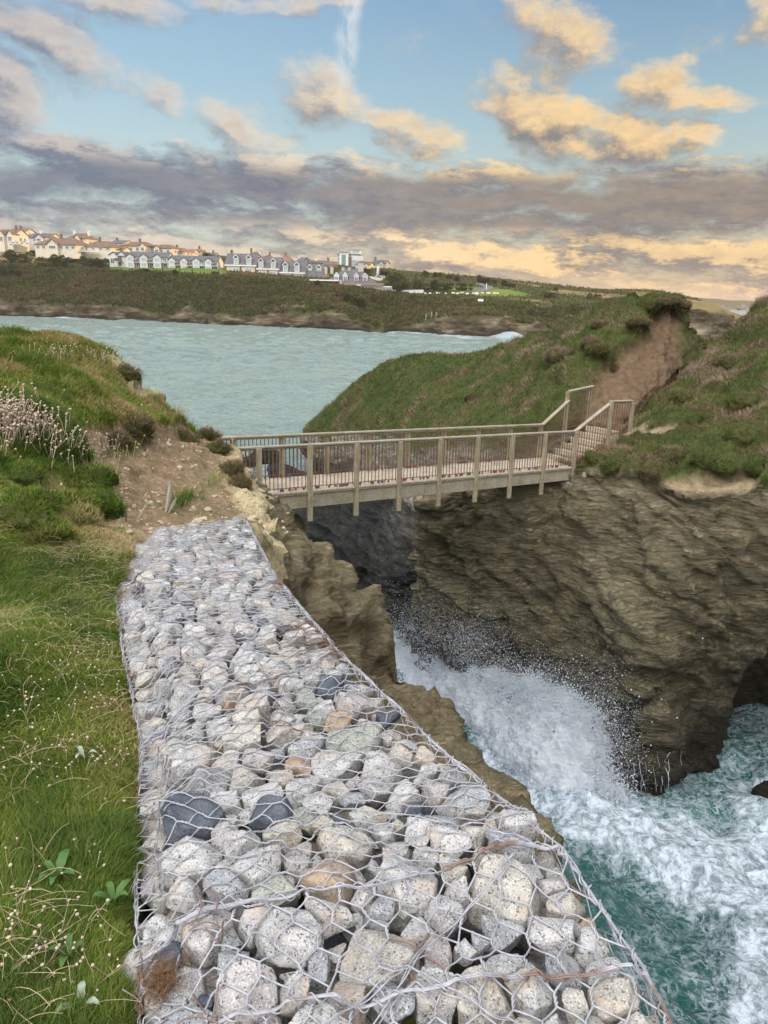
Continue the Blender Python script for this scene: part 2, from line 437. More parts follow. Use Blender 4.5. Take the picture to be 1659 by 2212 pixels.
# ------------------------------------------------------------------ materials
M = {}
def build_mats():
    # --- near ground: soil and turf base, attribute 'soil' 0 grass .. 1 bare
    m, g = mat('ground'); p = g.pos()
    n1 = g.noise(p, 1.3, 6, .6); n2 = g.noise(p, 14.0, 5, .6); n3 = g.noise(p, 60.0, 3, .6)
    grass = g.ramp(n1*.5+n2*.5, [(.3, (.05, .085, .015)), (.5, (.09, .13, .022)), (.68, (.17, .15, .05))])
    soil = g.ramp(n1*.35+n2*.45+n3*.2, [(.3, (.12, .075, .042)), (.5, (.27, .19, .115)), (.62, (.42, .33, .21)), (.75, (.52, .44, .31))])
    mossy = g.mr(g.noise(p, 3.0, 5, .65), .5, .6)
    soil = g.mix(mossy*.35, soil, (.10, .10, .035))
    rock = g.ramp(n2*.6+n3*.4, [(.3, (.20, .15, .085)), (.5, (.46, .38, .22)), (.7, (.66, .57, .38))])
    rk = g.attr('rock'); so = g.attr('soil')
    c = g.mix(so, grass, soil); c = g.mix(rk, c, rock)
    g.bsdf(c, .95, g.bump(n2*.5+n3*.5+n1, .8, .05), .15); M['ground'] = m
    # --- brown shattered rock of the near cliff
    def slate(name, stops, tilt, wet=True, sc=1.0, crack=1.0, amt=.16, squash=3.2):
        m, g = mat(name); p = g.pos()
        x, y, z = g.sep(p)
        q = g.mapping(p, scale=(1.0, 1.0, squash), rot=tilt)
        w = g.noise(p, .35*sc, 4, .55, col=True)
        w = g.vm('SUBTRACT', w, (.5, .5, .5)); q = g.vm('ADD', q, g.vm('SCALE', w, scale=1.5/sc))
        big = g.noise(p, .22*sc, 4, .5)
        fo = g.noise(q, 1.1*sc, 9, .66)
        fi = g.noise(q, 5.5*sc, 6, .68)
        ri = g.noise(q, 2.2*sc, 7, .6, kind='RIDGED_MULTIFRACTAL') if False else g.noise(q, 2.4*sc, 8, .7)
        lin = g.noise(g.mapping(q, scale=(.55, .55, 3.0)), 1.3*sc, 7, .62)
        crk = g.mr(g.m('ABSOLUTE', lin-.5), 0.0, .022)
        vert = g.noise(g.mapping(p, scale=(1.6, 1.6, .22), rot=(0, R(12), 0)), .9*sc, 6, .6)
        crk = crk.min(g.mr(g.m('ABSOLUTE', vert-.5), 0.0, .010))
        fold = g.m('SINE', (fo*9.0+ri*5.0)*3.0)*.5+.5
        t = fo*.50+fi*.32+big*.36-.05+fold*.07-.035
        c = g.ramp(t, stops)
        stain = g.mr(g.noise(p, 1.2*sc, 6, .65), .56, .70)
        c = g.mix(stain*.5, c, (.055, .042, .030))
        c = g.mix((1.0-crk)*.50*crack, c, (.045, .04, .03))
        rough = .88
        if wet:
            c = g.mix(g.mr(z+g.noise(p, .45, 5, .6)*5.0, 6.8, 11.8)*.66, c, g.mix(g.mr(fo, .35, .65), (.30, .245, .13), (.56, .49, .31)))
            lvl = g.mr(z+g.noise(p, .5, 5, .6)*5.0, 7.2, 3.0)
            c = g.mix(lvl*.86, c, (.022, .021, .014))
            rough = g.mix(lvl, (.88, .88, .88), (.42, .42, .42))
        chip = g.voro(g.vm('MULTIPLY', q, (1.0, 1.0, 1.3)), 2.6*sc)
        blk = g.voro(g.vm('MULTIPLY', q, (.8, .8, 1.0)), .9*sc, out='Color'); bx, by, bz = g.sep(blk)
        blk2 = g.voro(g.vm('MULTIPLY', q, (.9, .9, 1.2)), 2.8*sc, out='Color'); cx, cy, cz = g.sep(blk2)
        c = g.mix(.30, c, g.mix(bx, (.04, .033, .022), c)); c = g.mix(.25, c, g.mix(cy, (.05, .042, .03), c))
        h = fo*1.0+fi*.45+ri*.6+crk*.30*crack+chip*.9+bx*.35+cx*.16
        nb = g.bump(h, 1.0, amt)
        nb = g.bump(g.noise(q, 22*sc, 4, .65), .7, .025, nb)
        g.bsdf(c, rough if not isinstance(rough, E) else .8, nb, .3)
        if wet:
            b = [n for n in m.node_tree.nodes if n.type == 'BSDF_PRINCIPLED'][0]
            g.nt.links.new(rough.k, b.inputs['Roughness'])
        M[name] = m
    slate('rock_brown', [(.34, (.080, .050, .026)), (.46, (.20, .135, .070)), (.56, (.37, .27, .15)), (.68, (.58, .47, .30))], (R(8), R(-12), 0), sc=2.2, amt=.13, squash=3.0)
    slate('rock_wall', [(.32, (.050, .042, .024)), (.43, (.115, .097, .052)), (.53, (.235, .20, .112)), (.66, (.46, .41, .255))], (R(-14), R(40), R(10)), sc=.9, amt=.34, squash=4.2)
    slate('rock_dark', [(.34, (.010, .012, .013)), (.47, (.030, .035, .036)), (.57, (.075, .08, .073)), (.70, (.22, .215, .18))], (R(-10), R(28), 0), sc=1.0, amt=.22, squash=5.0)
    slate('rock_far', [(.30, (.06, .045, .028)), (.45, (.16, .12, .075)), (.58, (.28, .22, .14)), (.72, (.42, .35, .24))], (R(0), R(8), 0), sc=.16, amt=1.2, squash=4.0)
    # --- leafy cover, attribute 'tint' 0..1 inherent colour of the plant, 'tipf' base..tip
    def leaf(name, stops, dry=(.40, .30, .14)):
        m, g = mat(name); t = g.attr('tint'); tf = g.attr('tipf')
        c = g.ramp(t, stops)
        c = g.mix(tf*.22, c, dry)
        n = g.node('ShaderNodeBsdfPrincipled'); g.put(n.inputs['Base Color'], c); n.inputs['Roughness'].default_value = .7
        n.inputs['Specular IOR Level'].default_value = .15
        tr = g.node('ShaderNodeBsdfTranslucent'); g.put(tr.inputs[0], c)
        mx = g.node('ShaderNodeMixShader'); mx.inputs[0].default_value = .3
        g.nt.links.new(n.outputs[0], mx.inputs[1]); g.nt.links.new(tr.outputs[0], mx.inputs[2])
        o = g.node('ShaderNodeOutputMaterial'); g.nt.links.new(mx.outputs[0], o.inputs[0]); M[name] = m
    leaf('turf', [(0, (.030, .095, .008)), (.28, (.085, .185, .014)), (.52, (.185, .255, .030)), (.75, (.30, .28, .075)), (1, (.48, .37, .20))])
    leaf('heath', [(0, (.040, .085, .018)), (.28, (.085, .145, .026)), (.48, (.115, .125, .036)), (.64, (.15, .115, .060)), (.82, (.21, .155, .10)), (1, (.30, .22, .165))])
    leaf('shrub', [(0, (.014, .042, .008)), (.35, (.034, .072, .012)), (.62, (.055, .062, .020)), (1, (.11, .078, .038))])
    # --- mound soil + heath ground with attribute 'earth'
    m, g = mat('mound'); p = g.pos()
    n1 = g.noise(p, .5, 6, .6); n2 = g.noise(p, 4.0, 6, .65); n3 = g.noise(p, 22.0, 3, .6)
    x, y, z = g.sep(p)
    ear = g.ramp(n2*.6+n1*.25+n3*.15, [(.3, (.09, .055, .030)), (.48, (.17, .112, .064)), (.62, (.25, .175, .105)), (.78, (.38, .30, .20))])
    strat = g.noise(g.comb(x*.25, y*.25, z*5.0), 1.0, 5, .6)
    ear = g.mix(g.mr(strat, .5, .62)*.4, ear, (.16, .10, .06))
    gr = g.ramp(n1*.5+n2*.5, [(.3, (.030, .045, .012)), (.5, (.060, .075, .020)), (.7, (.12, .09, .045))])
    ear = g.mix(.25, ear, (.07, .055, .04)); tan = g.ramp(n2*.7+n3*.3, [(.32, (.20, .15, .085)), (.5, (.38, .31, .19)), (.68, (.56, .49, .33))])
    c = g.mix(g.attr('earth'), gr, g.mix(g.attr('pale'), ear, tan))
    rk = g.ramp(g.noise(g.mapping(p, scale=(1, 1, 4), rot=(0, R(-25), 0)), 1.6, 8, .68), [(.3, (.05, .05, .045)), (.5, (.17, .16, .125)), (.7, (.36, .33, .25))])
    c = g.mix(g.attr('rock'), c, rk)
    h = n1+n2*.6+n3*.2+g.noise(g.mapping(p, scale=(1, 1, 4), rot=(0, R(-25), 0)), 1.6, 8, .68)*g.attr('rock')*1.5
    g.bsdf(c, .95, g.bump(h, .9, .22), .15); M['mound'] = m
    # --- far headland vegetation base, attr 'rock','lawn'
    m, g = mat('headland'); p = g.pos(); x, y, z = g.sep(p)
    n1 = g.noise(p, .028, 5, .6); n2 = g.noise(p, .16, 7, .68)
    veg = g.ramp(n1*.45+n2*.55, [(.30, (.020, .036, .010)), (.45, (.042, .058, .016)), (.56, (.075, .074, .028)), (.70, (.15, .12, .055))])
    gn = g.mr(g.noise(p, .022, 3, .5), .50, .60)
    veg = g.mix(gn*.6, veg, (.055, .085, .018))
    lawn = g.ramp(n2, [(.3, (.09, .15, .025)), (.7, (.17, .22, .05))])
    c = g.mix(g.attr('lawn'), veg, lawn)
    dry = g.ramp(n2, [(.3, (.16, .12, .06)), (.7, (.32, .24, .12))]); c = g.mix(g.attr('dry'), c, dry)
    q = g.mapping(p, scale=(.5, .5, 2.2), rot=(0, R(10), 0))
    rn = g.noise(q, .22, 9, .70)
    rk = g.ramp(rn, [(.36, (.025, .021, .014)), (.49, (.085, .068, .042)), (.58, (.18, .15, .095)), (.70, (.36, .31, .21))])
    rk = g.mix(g.mr(z+rn*6.0, 5.5, 3.0)*.8, rk, (.03, .025, .018))
    c = g.mix(g.attr('rock'), c, rk)
    g.bsdf(c, .95, g.bump(n2*1.0+g.noise(p, .7, 4, .7)*.4+rn*g.attr('rock')*2.0, .9, 1.6), .1); M['headland'] = m
    # --- sea
    m, g = mat('sea'); p = g.pos(); x, y, z = g.sep(p)
    foam = g.attr('foam')
    q = g.mapping(p, scale=(1.0, 1.5, 1.0))
    w1 = g.noise(q, .35, 3, .55); w2 = g.noise(q, 1.3, 5, .62); w3 = g.noise(q, 6.0, 3, .6)
    far = g.mr(y, 25.0, 70.0)
    h = w1*2.2*far+w2*(.30+far*1.9)+w3*(.10+far*.35)
    nb = g.bump(h, .85, .9)
    wa = g.noise(p, .8, 3, .5, col=True); wa = g.vm('SUBTRACT', wa, (.5, .5, .5))
    wb = g.noise(p, 3.5, 4, .6, col=True); wb = g.vm('SUBTRACT', wb, (.5, .5, .5))
    pq = g.vm('ADD', g.vm('ADD', p, g.vm('SCALE', wa, scale=.9)), g.vm('SCALE', wb, scale=.22))
    lace = g.mr(g.voro(pq, 1.3, 'DISTANCE_TO_EDGE'), .13, .0)
    lace2 = g.mr(g.voro(pq, 4.6, 'DISTANCE_TO_EDGE'), .26, .0)
    fn = g.noise(pq, 1.3, 10, .74)
    fm = g.m('ADD', foam*1.9-1.0, (fn-.5)*2.2)
    solid = g.mr(fm, .25, .65)
    thin = g.mr(fm, -.75, .2)*g.m('MAXIMUM', lace*.55, lace2*.62)*g.mr(g.noise(pq, 4.0, 6, .7), .36, .60)
    thin = g.m('MAXIMUM', thin, g.mr(fm, -.55, .5)*g.mr(g.noise(pq, 9.0, 6, .72), .50, .62)*.7)
    fo = g.m('MAXIMUM', solid*g.mr(g.noise(pq, 4.0, 8, .74), .36, .56, .30, 1.0), thin, clamp=True)
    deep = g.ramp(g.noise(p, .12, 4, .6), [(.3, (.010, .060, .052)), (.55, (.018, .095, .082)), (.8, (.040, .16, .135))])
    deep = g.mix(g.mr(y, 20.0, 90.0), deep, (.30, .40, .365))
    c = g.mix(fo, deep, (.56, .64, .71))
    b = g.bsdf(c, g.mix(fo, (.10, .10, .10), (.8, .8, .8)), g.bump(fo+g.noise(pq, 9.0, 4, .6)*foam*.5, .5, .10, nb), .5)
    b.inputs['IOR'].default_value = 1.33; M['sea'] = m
    # --- white water
    m, g = mat('spray'); p = g.pos()
    n = g.noise(p, 3.0, 7, .7)
    c = g.ramp(n, [(.30, (.70, .77, .83)), (.5, (.86, .90, .94)), (.7, (.92, .94, .96))])
    b = g.bsdf(c, .9, g.bump(n+g.noise(p, 14.0, 4, .7)*.5, .5, .06), .1)
    tr = g.node('ShaderNodeBsdfTranslucent'); g.put(tr.inputs[0], c); mx = g.node('ShaderNodeMixShader'); mx.inputs[0].default_value = .5
    g.nt.links.new(b.outputs[0], mx.inputs[1]); g.nt.links.new(tr.outputs[0], mx.inputs[2]); g.nt.links.new(mx.outputs[0], [q for q in m.node_tree.nodes if q.type == 'OUTPUT_MATERIAL'][0].inputs[0]); M['spray'] = m
    # --- weathered timber; grain along the longest axis is not known, so fine streaks in object space
    def wood(name, stops, streak=(1, 18, 18)):
        m, g = mat(name); p = g.coord('Object')
        n = g.noise(g.vm('MULTIPLY', p, streak), 2.0, 6, .65); n2 = g.noise(p, 3.0, 4, .6); n3 = g.noise(p, 30.0, 3, .6)
        c = g.ramp(n*.6+n2*.3+n3*.1, stops)
        spot = g.mr(g.voro(p, 4.0), .10, .06); c = g.mix(spot*.5, c, (.10, .07, .045))
        gr = g.mr(g.noise(p, 1.1, 4, .6), .52, .66); c = g.mix(gr*.35, c, (.17, .18, .09))
        g.bsdf(c, .85, g.bump(n+n3*.3, .5, .006), .2); M[name] = m
    wood('timber', [(.30, (.13, .105, .07)), (.45, (.28, .24, .17)), (.58, (.39, .35, .275)), (.72, (.53, .49, .41))])
    wood('timber_post', [(.30, (.12, .095, .06)), (.45, (.27, .225, .145)), (.58, (.40, .34, .23)), (.72, (.54, .47, .34))], (18, 18, 1))
    wood('timber_deck', [(.28, (.22, .175, .125)), (.45, (.39, .325, .245)), (.60, (.52, .445, .35)), (.75, (.62, .55, .45))], (18, 1, 18))
    def rough(name, a, b, sc, r=.8, bmp=.01, metal=0.0, c3=None, spec=.3):
        m, g = mat(name); p = g.coord('Object'); n = g.noise(p, sc, 6, .65)
        c = g.ramp(n, [(.35, a), (.65, b)] + ([(.8, c3)] if c3 else []))
        nd = g.bsdf(c, r, g.bump(n, .6, bmp), spec); nd.inputs['Metallic'].default_value = metal; M[name] = m
    rough('iron', (.085, .045, .03), (.19, .12, .085), 30, .75, .002)
    rough('chain', (.16, .045, .025), (.30, .12, .07), 60, .8, .004)
    rough('steel', (.35, .34, .33), (.55, .54, .52), 20, .45, .001, .6)
    rough('concrete', (.22, .20, .165), (.40, .37, .31), 9, .9, .01)
    rough('path_earth', (.33, .25, .17), (.52, .43, .32), 6, .95, .02)
    rough('sandstone', (.34, .27, .18), (.55, .47, .35), 9, .95, .01)
    rough('brick', (.25, .06, .045), (.38, .10, .07), 14, .9, .01)
    rough('padlock_brass', (.40, .26, .08), (.55, .40, .15), 40, .45, .001, .5)
    rough('padlock_blue', (.03, .07, .25), (.05, .12, .40), 40, .4, .001)
    rough('padlock_red', (.35, .04, .03), (.50, .08, .06), 40, .4, .001)
    rough('padlock_dark', (.07, .05, .045), (.17, .12, .10), 40, .6, .001)
    # render and roofs far away
    for k, c in dict(render_white=(.62, .62, .60), render_cream=(.66, .60, .47), render_gold=(.66, .59, .46), render_grey=(.44, .43, .41)).items():
        rough(k, tuple(q*.9 for q in c), tuple(min(1, q*1.08) for q in c), .5, .9, .01)
    for k, c in dict(slate_roof=(.105, .105, .115), tile_brown=(.16, .105, .075), tile_red=(.22, .12, .085), brick_pier=(.17, .09, .065)).items():
        rough(k, tuple(q*.75 for q in c), tuple(q*1.3 for q in c), .8, .8, .03)
    rough('trim_white', (.72, .72, .70), (.82, .82, .80), 2, .6, .001)
    rough('balcony_wood', (.12, .06, .04), (.20, .11, .07), 2, .8, .01)
    rough('asphalt', (.10, .10, .105), (.16, .16, .165), .5, .9, .01)
    rough('car_white', (.60, .61, .62), (.68, .68, .69), 1, .3, .001, spec=.5)
    rough('car_red', (.30, .03, .03), (.38, .04, .04), 1, .3, .001, spec=.5)
    rough('tyre', (.02, .02, .02), (.035, .035, .035), 3, .9, .001)
    rough('bark', (.08, .055, .035), (.16, .11, .07), 2, .9, .03)
    rough('far_render', (.20, .18, .16), (.30, .27, .24), .5, .9, .01)
    rough('limestone', (.50, .48, .43), (.68, .66, .60), .7, .9, .05)
    rough('pink_petal', (.55, .22, .46), (.72, .38, .62), 90, .7, .001)
    rough('dry_head', (.36, .26, .17), (.66, .55, .44), 60, .8, .002)
    m, g = mat('glass'); g.bsdf((.10, .13, .15), .12, None, .6); M['glass'] = m
    m, g = mat('glass_pale'); g.bsdf((.34, .40, .40), .25, None, .5); M['glass_pale'] = m
    m, g = mat('glass_green'); g.bsdf((.16, .25, .25), .12, None, .7); M['glass_green'] = m
    # --- gabion wire: plastic coated, attribute 'rust'
    m, g = mat('wire'); n = g.noise(g.pos(), 25, 4, .6)
    c = g.ramp(n, [(.35, (.28, .28, .30)), (.65, (.45, .45, .48))])
    c = g.mix(g.attr('rust'), c, (.17, .085, .045))
    g.bsdf(c, .45, None, .45); M['wire'] = m
    # --- gabion stones, attribute 'kind' picks the stone, each with speckle
    def stone(name, a, b, speck, dark, sc=1.0, stain=None, rust=.12):
        m, g = mat(name); p = g.pos()
        n = g.noise(p, 14, 6, .68); n1 = g.noise(p, 55*sc, 5, .72); big = g.noise(p, 5, 3, .5)
        base = g.mix(g.mr(n*.6+big*.4, .36, .62), tuple(q*.72 for q in a), tuple(q*.80 for q in b))
        v = g.voro(p, 260*sc, out='Color'); vx, vy, vz = g.sep(v)
        v2 = g.voro(p, 150*sc, out='Color'); ux, uy, uz = g.sep(v2)
        clus = g.mr(n1, .40, .56)
        sp = g.mr(vx, 1-speck*1.3, 1-speck*1.3+.04)*clus
        sp2 = g.mr(ux, 1-speck*.45, 1-speck*.45+.03)*clus
        c = g.mix(g.m('MAXIMUM', sp*.85, sp2*.9), base, dark)
        c = g.mix(g.mr(vy, .80, .86)*.40, c, tuple(min(.82, q*1.35) for q in b))
        c = g.mix(g.mr(vz, .78, .84)*.35, c, tuple(q*.62 for q in a))
        dirt = g.mr(g.noise(p, 9, 5, .7), .52, .70)*.28
        c = g.mix(dirt, c, (.26, .22, .17))
        st = g.mr(g.noise(p, 7.0, 4, .6), .62-rust, .82-rust)*.45
        c = g.mix(st, c, stain or (.46, .31, .19))
        g.bsdf(c, .88, g.bump(n1*.9+n*1.6+g.noise(p, 190, 3, .7)*.45, 1.0, .007), .22); M[name] = m
    stone('granite_pale', (.48, .475, .46), (.72, .71, .685), .17, (.075, .075, .085))
    stone('granite_yellow', (.48, .455, .40), (.70, .67, .59), .15, (.085, .08, .07))
    stone('granite_pink', (.46, .43, .415), (.66, .62, .595), .15, (.10, .085, .085))
    stone('granite_grey', (.36, .37, .38), (.55, .56, .57), .20, (.07, .07, .08), rust=.03)
    stone('stone_slate', (.075, .09, .115), (.17, .19, .23), .03, (.04, .045, .055), rust=-.05)
    stone('stone_greenish', (.33, .35, .31), (.50, .52, .46), .17, (.08, .09, .075), rust=.03)
    stone('stone_rusty', (.38, .29, .22), (.54, .44, .35), .08, (.13, .09, .07), rust=.2)
build_mats()
# ------------------------------------------------------------------ the near land (heights over a plan, cliffs where it ends)
def tps(C):
    C = np.asarray(C, float); n = len(C)
    d = np.linalg.norm(C[:, None, :2]-C[None, :, :2], axis=2)
    K = np.where(d > 0, d*d*np.log(d+1e-12), 0)+np.eye(n)*.02
    Pm = np.c_[np.ones(n), C[:, :2]]
    A = np.block([[K, Pm], [Pm.T, np.zeros((3, 3))]])
    w = np.linalg.solve(A, np.r_[C[:, 2], 0, 0, 0])
    def f(q):
        d = np.linalg.norm(q[:, None, :]-C[None, :, :2], axis=2)
        return np.where(d > 0, d*d*np.log(d+1e-12), 0) @ w[:n]+w[n]+q @ w[n+1:]
    return f
def poly_sd(q, poly, closed=False):
    """distance to an open polyline, positive on its right-hand side"""
    a = np.asarray(poly, float)[:-1]; b = np.asarray(poly, float)[1:]
    best = np.full(len(q), 1e9); sg = np.ones(len(q))
    for p0, p1 in zip(a, b):
        e = p1-p0; t = np.clip(((q-p0) @ e)/(e @ e), 0, 1); c = p0+t[:, None]*e; dv = q-c
        d = np.linalg.norm(dv, axis=1); cr = e[0]*dv[:, 1]-e[1]*dv[:, 0]
        m = d < best-1e-9
        best = np.where(m, d, best); sg = np.where(m, np.where(cr < 0, 1, -1), sg)
    return best*sg
def in_poly(q, poly):
    x, y = q[:, 0], q[:, 1]; r = np.zeros(len(q), bool); n = len(poly)
    for i in range(n):
        (x0, y0), (x1, y1) = poly[i], poly[(i+1) % n]
        c = ((y0 > y) != (y1 > y)) & (x < (x1-x0)*(y-y0)/(y1-y0+1e-12)+x0); r ^= c
    return r
UPPER = [(-.86, 1.33, 12.3), (-.8, .3, 12.3), (-.9, -2, 12.3), (-1.2, 2.5, 12.25), (-1.75, 3.7, 12.12), (-2.2, 5.0, 12.02), (-3, 5.6, 12.22), (-3.65, 7.4, 12.5), (-5, 5, 12.5), (-5, 2, 12.5),
         (-3, 0, 12.4), (-8, 3, 12.8), (-8, 9, 12.85), (-5, 11, 12.8), (-6.85, 13.4, 12.8), (-5.2, 13.9, 12.75), (-10, 14, 12.85), (-14, 8, 13), (-14, 0, 12.8),
         (-2.1, 6.5, 11.9), (-2.75, 8, 11.72), (-3.3, 9.3, 11.68), (-2.9, 10.8, 11.55), (-3.2, 13.0, 11.5), (-2.5, 11.9, 11.25), (-1.73, 9.8, 11.15), (-1.7, 8, 11.45), (-1.4, 7, 11.75), (-1.3, 6.2, 11.95),
         (-4.3, 9.3, 12.45), (-4.3, 10.8, 12.5), (-3.75, 11.4, 12.0), (-4.75, 12.6, 12.72), (-4.0, 12.6, 11.85), (-3.6, 12.2, 11.72), (-3.5, 16.5, 9.35), (-4.2, 17.5, 9.3), (-3.4, 14.9, 10.2), (-5, 16.5, 9.6), (0, 3, 11.9), (.5, 1, 12.1), (-.6, 4.5, 11.9), (-1, 9.6, 10.9), (-2.0, 13, 10.6)]
LOWER = [(.05, 9.14, 9.7), (-.26, 8.85, 10.2), (-.75, 9, 10.65), (-1.37, 9.3, 11.05), (-.02, 8.5, 9.15), (-.35, 7.4, 9.4), (-.8, 6.5, 10.0), (-1.1, 7.4, 11.0), (-1.2, 8.2, 11.2), (-.7, 8.2, 10.55), (-.35, 8.3, 10.0), (.73, 8.69, 9.1), (1, 7.74, 9.1), (1.34, 6.72, 9.1),
         (1.58, 5.85, 9.25), (1.2, 4.5, 9.3), (.4, 6.3, 9.3), (1.7, 2, 8.8), (1.6, -2, 8.5), (.5, 7.6, 9.1), (-1.9, 12, 10.6), (-2.3, 15, 9.4), (-2.4, 17.2, 8.6), (-1.6, 10.6, 10.6)]
UEDGE = [(.85, -6), (.82, .3), (.74, 1.4), (.66, 2.0), (.36, 2.55), (.0, 3.2), (-.28, 3.8), (-.62, 4.7), (-1.08, 6.0), (-1.35, 7.2), (-1.55, 8.6), (-1.9, 10.2), (-2.4, 11.9), (-2.9, 13.1), (-2.9, 14.2), (-2.6, 15.5), (-2.6, 18.6), (-3.2, 19.2),
         (-5.0, 18.7), (-5.4, 16.6), (-4.9, 14.9), (-4.15, 13.5), (-4.35, 12.95), (-4.75, 13.6), (-6.2, 14.3), (-8.5, 14.1), (-12, 15.2), (-22, 15)]
LEDGE = [(2.1, -6), (2.0, 3.2), (1.72, 5.2), (1.60, 5.95), (1.36, 6.75), (1.04, 7.75), (.76, 8.75), (.1, 8.92), (.12, 9.2), (-.3, 9.7), (-.95, 10.1), (-1.45, 10.8), (-1.7, 12.2), (-1.9, 14), (-1.95, 16.0), (-2.2, 18.9), (-3.2, 19.7),
         (-5.4, 19.2), (-5.9, 16.8), (-5.2, 15.2), (-4.6, 13.75), (-5.0, 14.3), (-6.2, 14.8), (-8.5, 14.6), (-12, 15.7), (-22, 15.5)]
PATH = [(-1.95, 6.3), (-2.6, 7.6), (-3.15, 9.0), (-3.0, 10.4), (-2.75, 11.6), (-3.0, 13.0), (-3.3, 15.0)]
# gabion plan: left and right top edges
GL_ = np.array([(-.46, .35), (-.50, 1.2), (-.66, 1.62), (-.89, 2.29), (-1.0, 2.75), (-1.46, 4.0), (-1.84, 5.0), (-2.05, 5.8)])
GR = np.array([(.70, .35), (.69, 1.25), (.66, 1.5), (.56, 1.9), (.26, 2.42), (-.32, 3.65), (-.70, 4.65), (-1.27, 6.50)])
GL = np.array([(-.46, .35), (-.50, 1.2), (-.62, 1.58), (-.82, 2.2), (-.94, 2.65), (-1.34, 3.6), (-1.74, 4.6), (-2.0, 5.8)])
def gz(y): return 12.56-.078*y
fU, fL = tps(UPPER), tps(LOWER)
def land_z(q):
    q = np.asarray(q, float)
    wob = fbm(np.c_[q*1.3, np.zeros(len(q))], 4, 3)*.16
    far_pts = [(-40, 15.5), (-40, -40), (3, -40)]
    def outside(edge):
        return np.abs(poly_sd(q, edge))*np.where(in_poly(q, list(edge)+far_pts), -1, 1)
    sU = outside(UEDGE)+wob*.5; sL = outside(LEDGE)+wob
    zu, zl = fU(q), fL(q)
    zl = np.minimum(zl, zu)
    t = smooth(-.02, .50, sU)
    z = zu*(1-t)+zl*t
    t2 = np.clip((sL+.05)/1.3, 0, 1)
    z = z*(1-t2**.75)+(-1.5)*t2**.75
    z = np.where(sL > 1.25, -1.5, z)
    gp = np.concatenate([GL-[.0, 0], (GR+[.3, 0])[::-1]])
    gp[0] -= [0, .6]; gp[-1] -= [0, .6]
    sp = -(poly_sd(q, PATH)+wob*1.5); z = z+.20*smooth(.50, .66, sp)*np.exp(-np.clip(sp-.66, 0, 9)/.9)*smooth(6.0, 7.5, q[:, 1])*smooth(14, 12.5, q[:, 1])
    ins = in_poly(q, gp)
    d = np.abs(poly_sd(q, np.concatenate([gp, gp[:1]])))
    z = np.where(ins, np.minimum(z, 12.15-.078*q[:, 1]-smooth(0, .12, d)*.8), z)
    return z, sU, sL
